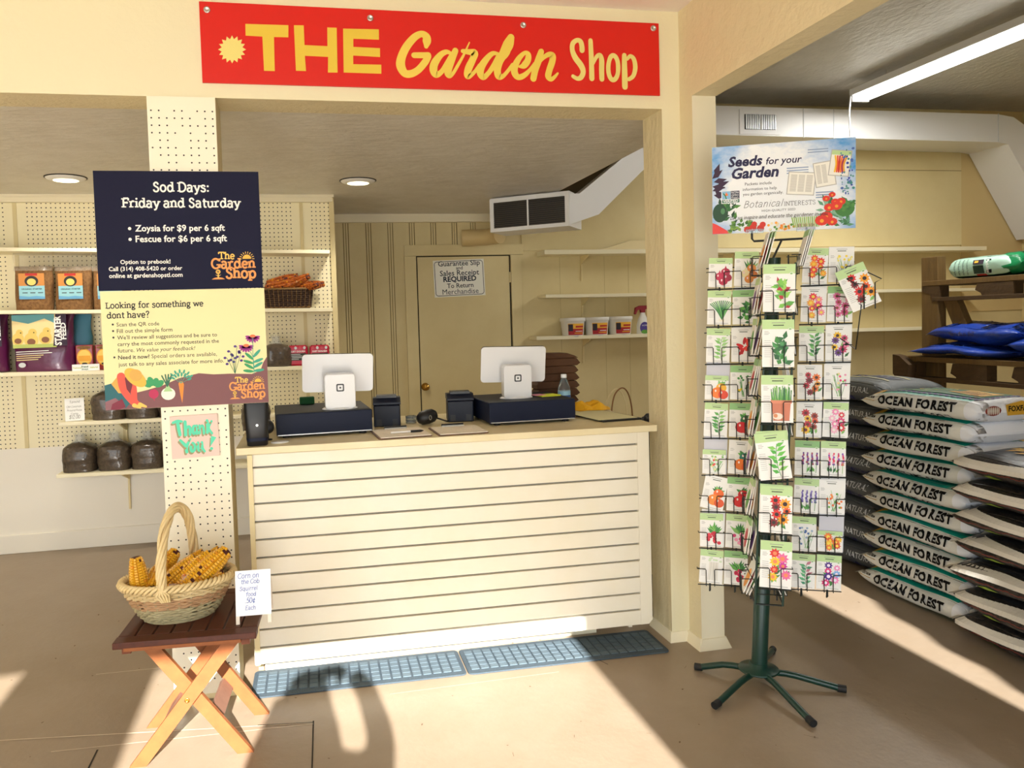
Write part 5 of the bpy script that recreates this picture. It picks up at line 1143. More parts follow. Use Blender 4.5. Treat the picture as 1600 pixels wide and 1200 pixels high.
# tubs and spray bottle
mat('tub_white', '#e9e6de', .4); flat('#b5202a'); flat('#f0b83a'); flat('#2b2030'); flat('#4a3a8c'); flat('#8f1f2c'); flat('#5f9a3c')
def tub(x, label):
    r = root('plant_food_tub', label, 'tub', (x, 3.27, 1.288), 0, 'white tubs on the lowest back shelf')
    MB().lathe([(.088, 0), (.092, .006), (.104, .135), (.107, .14)], 'tub_white', 32).build('tub', r)
    MB().lathe([(.109, .138), (.112, .142), (.112, .166), (.106, .170), (0, .169)], 'tub_white', 32).build('lid', r)
    m = MB()
    def cyl(pts, c, w):
        m.poly([(a, b) for a, b in pts], c, None, 0); n = len(pts)
        for i in range(len(m.v)-n, len(m.v)):
            a, b, _ = m.v[i]; rr = .0925+.0845*b*.98+w; m.v[i] = Vector((rr*sin(a), -rr*cos(a), b))
    def band(a0, a1, z0, z1, c, w):
        for k in range(10):
            p, q = a0+(a1-a0)*k/10, a0+(a1-a0)*(k+1)/10; cyl([(p, z0), (q, z0), (q, z1), (p, z1)], c, w)
    band(-.75, .75, .022, .12, 'paint_b5202a', .001); band(-.75, .75, .075, .12, 'paint_f0b83a', .0016); band(-.72, -.32, .055, .114, 'paint_2b2030', .002); band(-.1, .7, .085, .1, 'paint_b5202a', .0022); band(-.1, .6, .05, .056, 'white', .0022); band(-.2, .66, .034, .04, 'paint_f0b83a', .0022)
    m.build('label', r)
tub(2.36, 'white lidded tub with red and yellow label, leftmost of three on the lowest back shelf')
tub(2.582, 'white lidded tub with red and yellow label, middle of three on the lowest back shelf')
tub(2.80, 'white lidded tub with red and yellow label, rightmost of three, beside the spray bottle')
r = root('spray_bottle', 'white spray bottle with dark red trigger head at the right of the white tubs', 'bottle', (3.02, 3.27, 1.286))
MB().lathe([(.055, 0), (.06, .008), (.058, .09), (.045, .14), (.024, .185), (.02, .2)], 'tub_white', 24, sy=.6).build('bottle_body', r)
MB().disc(0, .065, .045, .052, 'paint_4a3a8c', front(0, -.0365, 0), 0, 20).disc(0, .03, .035, .018, 'paint_5f9a3c', front(0, -.037, 0), 0, 16).text('HOME', 'white', front(0, -.0375, 0), 0, .08, width=.05, align='c').build('label', r)
m = MB().prism([(-.075, .215), (-.07, .245), (-.03, .262), (.05, .262), (.055, .235), (.02, .228), (.018, .2), (-.02, .2), (-.024, .225), (-.05, .225), (-.07, .185), (-.08, .19)], .03, 'paint_8f1f2c', front(0, .015, 0)); m.build('trigger_head', r)

# ------------------------------------------------------------------ timber pallet rack with its bags
mat('timber', '#7d5f30', .7, var=(9, '#55401f', .8, (6, 6, .6)), bump=(20, .4, (4, 4, .4)))
mat('timber_dark', '#553d1e', .75, var=(8, '#392710', .8, (1, 6, 6)), bump=(20, .4))
r = root('pallet_rack', 'rough brown timber rack with post, slanted brace and two pallet shelves at the right', 'rack', (5.1, 2.4, 0), RD(-90))
MB().box(.035, .20, -.03, .05, 0, 1.862, 'timber').build('post', r, bevel=.004)
MB().box(1.9, 2.06, -.03, .05, 0, 1.862, 'timber').build('post', r, bevel=.004)
MB().prism([(.225, 1.5), (.355, 1.5), (.62, .95), (.48, .95)], .06, 'timber', front(0, .06, 0)).build('brace', r, bevel=.003)
def pallet(x0, x1, z0, z1, y0, y1):
    for k in range(3):
        ya = y0+(y1-y0)*k/3; MB().box(x0, x1, ya, ya+(y1-y0)/3-.03, z1-.04, z1, 'timber').build('deck_board', r, bevel=.003)
    MB().box(x0+.1, x1, y0, y0+.09, z0, z0+.032, 'timber_dark').build('bottom_board', r, bevel=.003)
    for k in range(4):
        c = x0+.005+.52*k
        pts = [(c, z1-.042), (c+.30, z1-.042), (c+.30, z0+.03), (c+.04, z0+.03), (c+.03, z0+.05), (c-.02, z0+.075)] if k else [(c, z1-.042), (c+.17, z1-.042), (c+.17, z0+.03), (c+.085, z0+.03), (c+.075, z0+.06), (c, z0+.08)]
        MB().prism(pts, .09, 'timber_dark', front(0, y0+.092, 0)).build('stringer_block', r)
pallet(.045, 2.0, 1.50, 1.667, -.035, .80)
pallet(-.055, 2.0, .862, 1.055, -.16, .80)
MB().prism([(-.05, .91), (.0, .862), (.10, .862), (.12, .99), (.02, 1.06), (-.05, 1.07)], .07, 'timber_dark', front(0, -.165, 0)).build('pallet_end', r)

# ------------------------------------------------------------------ bags
mat('bag_white', '#d9d8d0', .42, bump=(16, .6)); mat('bag_end', '#e6e8ee', .4, bump=(14, .5)); mat('bag_teal', '#18a392', .4, bump=(14, .5))
mat('bag_black', '#17181a', .38, bump=(18, .5), var=(34, '#34363a', .22)); mat('bag_black_side', '#141416', .4, bump=(18, .5), var=(60, '#3a332e', .2))
mat('bag_grey', '#54585c', .4, bump=(14, .5)); mat('bag_grey_top', '#666c70', .6, bump=(12, .5)); mat('bag_seam', '#d8d2c6', .5, bump=(30, .4))
mat('ink', '#0c0c0d', .6, spec=.15); flat('#4a2a78'); flat('#c9992c'); flat('#d8cf9a'); flat('#e8b23a'); flat('#2a6a3a'); flat('#a83428'); flat('#f0d24a'); flat('#3a7cc0'); flat('#cfd3d6'); flat('#2a2c5c'); flat('#8aa83a'); flat('#7a2a22'); flat('#d9d4c4')
class Bag:
    def __init__(s, L, Wd, H, seed, n=3.0, A=.007, near=10, far=5, lump=0.0):
        s.L, s.W, s.H, s.k, s.n, s.A, s.near, s.far, s.lump = L, Wd, H, seed*7.3, n, A, near, far, lump
    def e(s, x):
        t = min(1, abs(2*x/s.L)); p = s.near if x > 0 else s.far
        return max(.02, (1-t**p))**.55
    def wf(s, x): return 1-.05*min(1, abs(2*x/s.L))**6
    def zc(s, x): return s.H/2+s.lump*sin(x*9+s.k)
    def dy(s, x, z): return s.A*noise3(x*7+s.k, z*14, 3.1)+.3*s.A*noise3(x*15+s.k, z*20, 8.8)
    def pt(s, x, th):
        c, q = cos(th), sin(th); e = s.e(x)
        y = s.W/2*s.wf(x)*math.copysign(abs(c)**(2/s.n), c); t = math.copysign(abs(q)**(2/s.n), q)
        z = s.zc(x)+s.H/2*e*t
        d = s.dy(x, z); y += math.copysign(1, y)*d*(1-abs(t)**4)
        z += (s.A*1.1*noise3(x*7+s.k, y*9, 1.7))*(abs(t)**3)*e*(1 if t > 0 else .3)
        return (x, y, z)
    def side(s, x, z, w=.0):
        t = max(-.985, min(.985, (z-s.zc(x))/(s.H/2*s.e(x))))
        return (x, -(s.W/2*s.wf(x)*(1-abs(t)**s.n)**(1/s.n)+s.dy(x, z)*(1-abs(t)**4))-.0045-w, z)
    def top(s, x, y, w=.0):
        u = min(.985, abs(y/(s.W/2*s.wf(x)))); t = (1-u**s.n)**(1/s.n)
        return (x, y, s.zc(x)+s.H/2*s.e(x)*t+s.A*1.1*noise3(x*7+s.k, y*9, 1.7)*t**3*s.e(x)+.0028+w)
    def mesh(s, side, top, bottom, end_near=None, nx=34, nt=40, ears='bag_white'):
        m = MB(); rows = []
        tt = [-.93, -.8, -.62, -.42, -.21, 0, .21, .42, .62, .8, .93]; q = [math.asin(abs(t)**(s.n/2)*(1 if t >= 0 else -1)) for t in tt]
        yy = [.86, .6, .3, 0, -.3, -.6, -.86]; cc = [math.acos(math.copysign(abs(y)**(s.n/2), y)) for y in yy]
        TH = q+cc+[pi-a for a in q[::-1]]+[2*pi-a for a in cc[::-1]]; nt = len(TH)
        for i in range(nx+1):
            u = -1+2*i/nx; x = s.L/2*math.copysign(abs(u)**.8, u); rows.append([s.pt(x, TH[k]) for k in range(nt)])
        N = nt
        vs = sum(rows, [])
        by = {}
        for j in range(nx):
            for k in range(nt):
                a_, b_ = TH[k], TH[(k+1) % N]+(2*pi if k == N-1 else 0); th = (a_+b_)/2; qq = sin(th); t = math.copysign(abs(qq)**(2/s.n), qq)
                mt = side if abs(t) < .86 else (top if t > 0 else bottom)
                if end_near and j >= nx-4: mt = end_near
                by.setdefault(mt, []).append((j*N+k, (j+1)*N+k, (j+1)*N+(k+1) % N, j*N+(k+1) % N))
        for mt, fs in by.items(): m.add(vs, [f[::-1] for f in fs], mt, True)
        m.add(rows[0], [tuple(range(N))], side); m.add(rows[-1], [tuple(reversed(range(N)))], end_near or side)
        if ears:
            x = -s.L/2; zc = s.zc(x); rr = []
            for i in range(9):
                y = -s.W/2*.93+s.W*.93*i/8; rr.append([(x+.012, y, zc+.004*sin(i*2)), (x-.012, y, zc+.006*sin(i*2.3)), (x-.035, y*.99, zc-.008+.007*sin(i*1.9))])
            m.grid(rr, ears); m.grid([[(p[0], p[1], p[2]-.0012) for p in a[::-1]] for a in rr], ears)
        return m
rb = random.Random(21)
BAGROT = RD(-90)
# Ocean Forest stack ------------------------------------------------
OX, OY = 2.875, 0.075
for i in range(10):
    topmost = i == 9
    b = Bag(.655, .40, .107, 30+i, 3.2, .0065, 18 if topmost else 12, 5, .004)
    m = b.mesh('bag_white', 'bag_teal', 'bag_teal', 'bag_end')
    f = lambda a, c, w: b.side(a, c, w)
    lo = -.028 if topmost else -.004
    m.text('OCEAN FOREST', 'ink', I4, -.205, .046, size=.062, width=.43, bold=.045, warp=lambda a, c, w: b.side(a, .046+(c-.046)*.92, .0035), spacing=1.08)
    if i in (1, 3, 5, 6, 8, 9): m.text('POTTING SOIL', 'ink', I4, -.16, .006, size=.03, width=.36, bold=.03, spacing=1.15, warp=lambda a, c, w: b.side(a, c, .003))
    m.poly([(-.31, .058), (-.235, .055), (-.225, .088), (-.27, .10), (-.305, .095)], 'paint_c9992c', None, 0)
    for q in range(len(m.v)-5, len(m.v)): m.v[q] = Vector(b.side(m.v[q].x, m.v[q].y))
    m.text('FOXFARM', 'ink', I4, -.302, .068, width=.066, bold=.03, warp=lambda a, c, w: b.side(a, c, w+.0008))
    if topmost:
        zz = []
        def tp(pts, c, w):
            n0 = len(m.v); m.poly(pts, c)
            for q in range(n0, len(m.v)): m.v[q] = Vector(b.top(m.v[q].x, m.v[q].y, w))
        def panel(x0, x1, y0, y1, c, w, n=8):
            for a in range(n):
                for d in range(n):
                    xa, xb, ya, yb = x0+(x1-x0)*a/n, x0+(x1-x0)*(a+1)/n, y0+(y1-y0)*d/n, y0+(y1-y0)*(d+1)/n; tp([(xa, ya), (xb, ya), (xb, yb), (xa, yb)], c, w)
        for k in range(36):
            x = -.27+.54*k/36; d = .006 if k % 2 else -.006; tp([(x, -.135+d), (x+.0155, -.135-d), (x+.0155, -.118-d), (x, -.118+d)], 'paint_4a2a78', .0004)
        for k in range(20):
            y = -.125+.30*k/20; d = .006 if k % 2 else -.006; tp([(.262+d, y), (.279+d, y), (.279-d, y+.0155), (.262-d, y+.0155)], 'paint_4a2a78', .0004)
        panel(-.24, .25, -.10, .15, 'paint_2a6a3a', .0002)
        for k in range(60):
            x, y, a = rb.uniform(-.24, .24), rb.uniform(-.095, .14), rb.uniform(0, 6.3); q = .028
            tp([(x, y), (x+q*.5*cos(a)-.008*sin(a), y+q*.5*sin(a)+.008*cos(a)), (x+q*cos(a), y+q*sin(a)), (x+q*.5*cos(a)+.008*sin(a), y+q*.5*sin(a)-.008*cos(a))], rb.choice(('paint_2a6a3a', 'bag_teal', 'paint_5f9a3c', 'paint_8aa83a', 'paint_a83428')), .0007+k*.00002)
        for k in range(12): a = 2*pi*k/12; tp([(-.08+.09*cos(a), .04+.075*sin(a)), (-.08+.09*cos(a+.53), .04+.075*sin(a+.53)), (-.08+.084*cos(a+.53), .04+.069*sin(a+.53)), (-.08+.084*cos(a), .04+.069*sin(a))], 'paint_f0d24a', .0022)
        panel(.06, .23, -.06, .08, 'paint_e8b23a', .0024, 5)
        n0 = len(m.v); m.text('POTTING SOIL', 'ink', Matrix.Rotation(0, 4, 'Z'), .145, .015, width=.15, align='c', bold=.03)
        for q in range(n0, len(m.v)): m.v[q] = Vector(b.top(m.v[q].x, m.v[q].y, .0034))
        for k in range(3): panel(.085, .205, -.045+.017*k, -.040+.017*k, 'paint_7a2a22', .0034, 3)
        Xe = Matrix(((0, 0, 1, .3285), (1, 0, 0, 0), (0, 1, 0, 0), (0, 0, 0, 1)))
        m.poly([(-.03, .03), (.13, .03), (.14, .075), (.05, .092), (-.04, .078)], 'paint_c9992c', Xe, .002); m.text('FOXFARM', 'ink', Xe, .05, .048, width=.15, align='c', bold=.03, w=.003)
        m.disc(-.11, .055, .045, .022, 'paint_7a2a22', Xe, .002); 
        for k in range(7): m.disc(-.14+.01*k, .055, .0035, .018, 'paint_d9d4c4', Xe, .0028, 8)
    nm = ['lowest']+['%s from the bottom' % ORD[k] for k in range(1, 9)]+['topmost']
    o = m.build('potting_soil_bag', loc=(OX+.2+rb.uniform(-.018, .018)-(.03 if topmost else 0), OY+rb.uniform(-.02, .03)-(.02 if topmost else 0), .004+i*.1035), rz=BAGROT+rb.uniform(-.03, .03)+(RD(4) if topmost else 0))
    tag(o, 'white and teal soil bag with heavy black lettering, %s of its stack' % nm[i], 'soil bag', 'white and teal potting soil bags')
# dark patterned bags in front ------------------------------------
for i in range(7):
    topmost = i == 6
    b = Bag(.70, .46, .121, 60+i, 2.6, .009, 6, 6, .006)
    m = b.mesh('bag_black_side', 'bag_black', 'bag_black_side', None, ears='bag_seam')
    for k in range(30):
        x = -.33+.66*k/30; x2 = x+.66/30; zt = .098+.006*sin(x*7+i)
        m.add([b.side(x, zt-.036, .004), b.side(x2, zt-.036, .004), b.side(x2, zt-.018, .005), b.side(x, zt-.018, .005)], [(0, 1, 2, 3)], 'bag_seam'); m.add([b.side(x, zt-.018, .005), b.side(x2, zt-.018, .005), b.side(x2, zt, .004), b.side(x, zt, .004)], [(0, 1, 2, 3)], 'bag_seam')
        za = .047+.003*sin(k*1.7); m.add([b.side(x, za), b.side(x2, za), b.side(x2, za+.003), b.side(x, za+.003)], [(0, 1, 2, 3)], 'paint_7a2a22')
    for k in range(3):
        x, z0 = -.2+.22*k, .026; m.add([b.side(x, z0), b.side(x+.04, z0-.008), b.side(x+.1, z0+.002), b.side(x+.05, z0+.012)], [(0, 1, 2, 3)], 'paint_8aa83a')
    if topmost:
        def tq(pts, c, w):
            n0 = len(m.v); m.poly(pts, c)
            for q in range(n0, len(m.v)): m.v[q] = Vector(b.top(m.v[q].x, m.v[q].y, w))
        for k in range(16): x, y, a = -.17+rb.uniform(-.06, .06), rb.uniform(-.1, .02), rb.uniform(.3, 1.2); tq([(x, y), (x+.03*cos(a)-.009*sin(a), y+.03*sin(a)+.009*cos(a)), (x+.06*cos(a), y+.06*sin(a)), (x+.03*cos(a)+.009*sin(a), y+.03*sin(a)-.009*cos(a))], rb.choice(('paint_f0d24a', 'paint_c9992c', 'paint_e8b23a')), .001+.00003*k)
        for c, q, w in (('paint_e8b23a', 1, .002), ('paint_3a7cc0', .88, .0026)):
            tq([(.06+.12*q*cos(2*pi*k/18), -.03+.14*q*sin(2*pi*k/18)) for k in range(18)], c, w)
        tq([(.0, -.06), (.06, -.02), (.12, -.08), (.05, -.12)], 'paint_cfd3d6', .0034)
    nm = ['lowest']+['%s from the bottom' % ORD[k] for k in range(1, 6)]+['topmost']
    o = m.build('black_soil_bag', loc=(2.785+.23+rb.uniform(-.02, .02), -.60+rb.uniform(-.02, .02), .004+i*.1175), rz=BAGROT+rb.uniform(-.04, .04))
    tag(o, 'black soil bag with white strip, %s of its stack at the right' % nm[i], 'soil bag', 'black patterned soil bags')
# a second white-and-teal bag slumped under the top black one is the loose flap at the stack corner; grey bags behind
for i in range(8):
    topmost = i == 7
    b = Bag(.66, .44, .136, 80+i, 2.7, .010, 6, 6, .006)
    m = b.mesh('bag_grey', 'bag_grey_top', 'bag_grey', None, ears='bag_grey')
    m.text('NATURAL', 'paint_cfd3d6', I4, .15, .07, size=.045, align='c', warp=lambda a, c, w: b.side(a, c, w))
    m.text('OMRI Listed', 'paint_2a2c5c', I4, .15, .026, size=.035, align='c', bold=.02, warp=lambda a, c, w: b.side(a, c, w))
    if topmost:
        n0 = len(m.v); m.text('GROW', 'paint_2a2c5c', I4, .05, -.08, size=.12, align='c', bold=.03)
        for q in range(n0, len(m.v)): m.v[q] = Vector(b.top(m.v[q].x, m.v[q].y, .001))
        for dyy in (-.10, .03):
            for k in range(12): 
                x = -.2+.45*k/12; m.add([b.top(x, dyy), b.top(x+.0376, dyy), b.top(x+.0376, dyy+.012), b.top(x, dyy+.012)], [(0, 1, 2, 3)], 'paint_d8cf9a')
    nm = ['lowest']+['%s from the bottom' % ORD[k] for k in range(1, 7)]+['topmost']
    o = m.build('grey_soil_bag', loc=(2.99+.22+rb.uniform(-.02, .02), .715+rb.uniform(-.01, .01), .004+i*.1325), rz=BAGROT+rb.uniform(-.03, .03))
    tag(o, 'dark grey soil bag, %s of the stack behind the seed rack' % nm[i], 'soil bag', 'dark grey soil bags behind the rack')
# perlite and blue bags on the rack
mat('bag_green', '#0f7a48', .32, bump=(9, 1.0)); mat('bag_pale', '#a9cdbb', .4, bump=(12, .5)); mat('bag_blue', '#1d3f9e', .33, bump=(7, 1.0)); flat('#173a30')
def perlite(x, y, label, rz):
    b = Bag(.52, .34, .165, x*3, 3.6, .010, 8, 26)
    m = b.mesh('bag_pale', 'bag_pale', 'bag_green', None, ears=None)
    def sidepanel(x0, x1, z0, z1, c, w=0):
        n = 6
        for k in range(n):
            a, d = x0+(x1-x0)*k/n, x0+(x1-x0)*(k+1)/n; m.add([b.side(a, z0, w), b.side(d, z0, w), b.side(d, z1, w), b.side(a, z1, w)], [(0, 1, 2, 3)], c)
    sidepanel(-.045, .04, .03, .09, 'paint_173a30', .001); sidepanel(-.045, .04, .10, .135, 'paint_2b2030', .001); sidepanel(-.03, .0, .112, .128, 'paint_e8b23a', .002); sidepanel(-.03, .05, .012, .026, 'paint_a83428', .001); sidepanel(.055, .098, .03, .135, 'ink', .003)
    Xv = T(.088, 0, 0)
    m.text('Perl-Lome', 'white', Matrix.Rotation(RD(-90), 4, 'Z'), .085, 0, width=.12, align='c') if False else None
    vs, fs = glyphs('Perli-lome', .02, 0, 1.0); a = max(v[0] for v in vs); m.add([b.side(.064+v[1]*.035, .132-v[0]/a*.10, .006) for v in vs], fs, 'white')
    for k in range(4): vs, fs = glyphs('Horticultural Perlite', 0, 0, 1.0); a = max(v[0] for v in vs); m.add([b.side(-.10-.045*k*.8+v[1]*.022, .145-v[0]/a*.12, .001) for v in vs], fs, 'ink')
    o = m.build('perlite_bag', loc=(x, y, 1.67), rz=rz)
    tag(o, label, 'perlite bag', 'green and pale perlite bags')
    g = Bag(.20, .34, .185, 3+x, 2.2, .02, 3, 8); gm = g.mesh('bag_green', 'bag_green', 'bag_green', None, ears=None); q = gm.build('green_folded_end', o, (.22, 0, -.0))
perlite(5.30, 1.89, 'pale and green perlite bag lying on the upper pallet shelf, nearest the post', RD(-86))
perlite(5.32, 1.25, 'pale and green perlite bag at the right on the upper pallet shelf', RD(-88))
for i, (x, y, z, L, H, lab, rz) in enumerate(((5.16, 1.90, 1.068, .84, .085, 'flat blue soil bag under the bulging one on the lower pallet', -86), (5.22, 1.80, 1.155, .86, .17, 'bulging blue soil bag on top of the flat one on the lower pallet', -95), (5.20, 1.12, 1.07, .72, .17, 'blue soil bag at the right end of the lower pallet', -88))):
    b = Bag(L, .5, H, 120+i, 2.2, .03, 4, 4, .012); m = b.mesh('bag_blue', 'bag_blue', 'bag_blue', None, ears='bag_seam')
    n0 = len(m.v); m.text('GARDEN SOIL', 'paint_2a2c5c', I4, .02, -.06, width=L*.5, align='c', bold=.03)
    for q in range(n0, len(m.v)): m.v[q] = Vector(b.top(m.v[q].x, m.v[q].y, .002))
    m.text('Garden Soil', 'paint_2a2c5c', I4, -.05, H*.42, size=H*.3, align='c', bold=.02, warp=lambda a, c, w: b.side(a, c, .004))
    tag(m.build('blue_soil_bag', loc=(x, y, z), rz=RD(rz)), lab, 'soil bag', 'blue soil bags on the lower pallet')
# ------------------------------------------------------------------ shelves and goods on the pegboard wall
GL_ = 'shelves on the pegboard wall'
TL = RD(1.15)
wall_shelf('top cream shelf on the pegboard wall, empty, behind the navy poster', -3.2, .235, 2.19, 2.442, 2.005, .024, (-2.4, -1.18, -.56), TL, GL_, .3)
wall_shelf('second cream shelf from the top on the pegboard wall, carrying the dark corn basket', -3.2, .24, 2.19, 2.442, 1.610, .024, (-2.4, -1.18, -.56), TL, GL_, .3)
wall_shelf('third cream shelf from the top on the pegboard wall, carrying the purple feed bags', -3.2, .245, 2.19, 2.442, 1.215, .024, (-2.4, -1.18, -.56), TL, GL_, .3)
wall_shelf('short cream shelf with the handwritten price card on the pegboard wall', -1.53, .05, 2.19, 2.442, .878, .022, (-1.17, -.5), TL*.6, GL_, .28)
wall_shelf('lowest short cream shelf on the pegboard wall, left of the column', -1.56, .05, 2.19, 2.442, .542, .022, (-1.17, -.5), TL*.6, GL_, .28)
def zsh(z, xc, x, t=TL): return z-(x-xc)*sin(t)+.0015
SA = lambda x: zsh(1.610, -1.48, x); SB = lambda x: zsh(1.215, -1.4775, x); SC_ = lambda x: zsh(.878, -.74, x, TL*.6); SD = lambda x: zsh(.542, -.755, x, TL*.6)
mat('grain', '#9c7244', .8, bump=(70, .8), var=(60, '#5f3f1e', .5)); mat('film', '#cfc7b4', .15, alpha=.32, spec=.8); mat('mulch', '#5e4d3a', .7, bump=(22, 1.6), var=(50, '#241b12', .6), coat=.55)
flat('#c8843c'); flat('#8fc4cf'); flat('#b51f1c'); flat('#1d1d1d'); flat('#5f9fc8'); flat('#e2c86a')
def pouch(m, w, d, h, mt, seed, top=.75, puff=1.0):
    """standing bag: bulging body closed to a flat seam at the top"""
    rows = []
    for j in range(15):
        t = j/14; z = h*t
        k = 1 if t < .12 else 1
        dd = d*((1-max(0, (t-.25)/.75)**1.6)*.96+.04)*(.86+.14*min(1, t/.12)); ww = w*(1-.05*sin(pi*t)*0+.04*(t > .9))
        row = []
        for i in range(28):
            a = 2*pi*i/28; c, s_ = cos(a), sin(a)
            x = ww/2*math.copysign(abs(c)**.55, c); y = dd/2*math.copysign(abs(s_)**.7, s_)
            n = noise3(x*14+seed, z*12, y*10)*.008*puff
            row.append((x+n, y+n*math.copysign(1, s_), z))
        rows.append(row)
    m.grid(rows, mt, True, None, True); m.add(rows[0], [tuple(reversed(range(28)))], mt); m.add(rows[-1], [tuple(range(28))], mt)
    return m
NS = ['leftmost', 'second', 'third', 'fourth']
for i, (x, lab) in enumerate(((-1.665, 'clear bag of brown chick feed, leftmost on the second pegboard shelf'), (-1.425, 'clear bag of brown chick feed, second on the second pegboard shelf'), (-1.195, 'clear bag of brown chick feed, half behind the navy poster'))):
    r = root('chick_feed_pouch', lab, 'feed bag', (x, 2.315, SA(x)), RD((3, -4, 2)[i]), 'clear bags of brown feed')
    pouch(MB(), .225, .13, .285, 'grain', i*3.1).build('grain_fill', r)
    m = MB(); rows = []
    for j in range(7):
        t = j/6; rows.append([(-.115+.23*k/12+.004*sin(k+j+i), -.030*(1-t)+.008*sin(k*1.3+i*2)*(1-.4*t), .255+.125*t+.006*sin(k*1.1+i)*t) for k in range(13)])
    m.grid(rows, 'film'); m.build('clear_film_top', r)
    m = MB(); X = front(-.075, -.071, .07)
    m.poly([(0, .0), (.15, 0), (.15, .165), (0, .165)], 'paint_c8843c', X, .0); m.poly([(0, 0), (.15, 0), (.15, .085), (0, .085)], 'paint_8fc4cf', X, .0006); m.poly([(0, 0), (.15, 0), (.15, .014), (.1, .02), (.06, .016), (0, .022)], 'paint_5f9fc8', X, .001)
    m.poly([(.04, .15), (.11, .15), (.11, .165), (.04, .165)], 'paint_b51f1c', X, .0008); m.disc(.075, .115, .04, .034, 'paint_1d1d1d', X, .001, 20); m.disc(.075, .11, .026, .022, 'paint_e2c86a', X, .0014, 16)
    m.text('ORGANIC STARTER', 'ink', X, .075, .06, width=.12, align='c', bold=.02, w=.0012)
    for k in range(3): m.poly([(.02+.045*k, .038), (.05+.045*k, .038), (.05+.045*k, .043), (.02+.045*k, .043)], 'paint_1d1d1d', X, .0012)
    m.build('label', r)
mat('feed_purple', '#5b1648', .3, coat=.4, bump=(10, .4)); flat('#241640'); flat('#f0dca0'); flat('#e8c96a'); flat('#5fa0a8'); flat('#8a5a3c'); flat('#b8c46a'); flat('#2a1030'); flat('#3f7a94')
for i, (x, lab) in enumerate(((-2.015, 'purple starter feed bag cut by the left edge of the photo'), (-1.615, 'purple starter feed bag with yellow chicks, second from the left on the third shelf'))):
    r = root('starter_feed_bag', lab, 'feed bag', (x, 2.30, SB(x)), RD((2, -4)[i]), 'purple starter feed bags')
    pouch(MB(), .36, .15, .385, 'feed_purple', 5+i).build('bag', r)
    m = MB(); X = front(-.165, -.082, .0)
    def P(pts, c, w): m.poly([(a*.33, b*.385) for a, b in pts], c, X, w)
    P([(.0, .42), (.80, .42), (.80, .95), (.0, .95)], 'paint_f0dca0', .0004); P([(0, .86), (.3, .8), (.6, .88), (.78, .8), (.78, .95), (0, .95)], 'paint_5fa0a8', .0008)
    for a, b, q in ((.1, .55, .11), (.34, .53, .13), (.6, .56, .12)):
        m.disc(a*.33, b*.385, q*.33, q*.36, 'paint_e8c96a', X, .001+a*.0004, 18); m.disc(a*.33+.01, b*.385+q*.36, q*.2, q*.2, 'paint_e8c96a', X, .0014+a*.0004, 14); m.disc(a*.33+.018, b*.385+q*.36, .004, .004, 'ink', X, .002, 8); m.disc(a*.33, b*.385-.012, q*.2, q*.16, 'paint_8a5a3c', X, .0018, 12)
    P([(.0, .40), (.8, .40), (.8, .46), (.0, .46)], 'paint_b8c46a', .0022)
    P([(.74, .42), (1.0, .42), (1.0, .95), (.82, .95), (.78, .7)], 'paint_2a1030', .0024)
    vs, fs = glyphs('STARTER', .04, 0, 1.0); a = max(v[0] for v in vs)
    m.add([(.295-v[1]*.055*-1*-1+.0, v[0]/a*.19+.165, .0032) for v in vs], fs, 'white', False, X)
    vs, fs = glyphs('FEED', .03, 0, 1.0); a = max(v[0] for v in vs); m.add([(.325-v[1]*.045, v[0]/a*.11+.2, .0032) for v in vs], fs, 'white', False, X)
    for k, q in enumerate((.6, .66, .5, .45, .4)): P([(.05, .33-.035*k), (.05+q, .34-.035*k), (.05+q, .352-.035*k), (.05, .342-.035*k)], 'paint_f0dca0' if k > 1 else 'white', .0006)
    m.disc(.05, .045, .022, .016, 'paint_cfd3d6', X, .0008); m.build('printed_front', r)
o = pouch(MB(), .30, .11, .375, 'paint_3f7a94', 9).build('feed_bag', loc=(-1.50, 2.38, SB(-1.5)+.001)); tag(o, 'dark blue feed bag standing half behind the purple starter feed bag', 'feed bag')
mat('suet_red', '#8c1c26', .35, coat=.3); flat('#e8a42c'); flat('#f0c860'); flat('#c23a4c'); mat('pink_pack', '#b8123a', .3, coat=.4); flat('#2c2f2a'); flat('#6fa0a0')
for i, (x, lab) in enumerate(((-1.375, 'dark red seed cake pack with yellow oval, left of two above the white price strip'), (-1.255, 'dark red seed cake pack with yellow oval, right of two beside the cream poster'))):
    r = root('seed_cake_pack', lab, 'bird feed', (x, 2.30, SB(x)), 0, 'dark red seed cake packs')
    MB().rbox(-.054, .054, -.03, .03, 0, .165, 'suet_red', .008).build('pack', r)
    m = MB(); X = front(0, -.0305, 0); m.disc(0, .085, .046, .056, 'paint_e8a42c', X, 0, 20); m.disc(0, .085, .040, .048, 'paint_f0c860', X, .0006, 20); m.poly([(-.04, .06), (.04, .06), (.036, .095), (-.036, .095)], 'paint_e8a42c', X, .001); m.disc(0, .042, .018, .008, 'paint_1d1d1d', X, .0014, 10); m.disc(0, .148, .045, .012, 'grain', X, .0006, 12); m.build('label', r)
r = root('price_strip', 'white price strip with green lettering on the third pegboard shelf edge', 'price tag', (-1.36, 2.205, SB(-1.36)), 0)
MB().box(-.075, .09, -.003, .003, 0, .042, 'white').build('card', r)
m = MB(); X = front(0, -.0035, 0); m.text('Feathered', flat('#b8c43a'), X, -.068, .016, width=.05, bold=.02); m.text('Friend', flat('#1f6a3a'), X, .002, .021, width=.04, align='c', bold=.03); m.text('always', flat('#1f6a3a'), X, .002, .006, width=.04, align='c', bold=.02); m.text('natural', flat('#b8c43a'), X, .035, .016, width=.045, bold=.02); m.build('lettering', r)
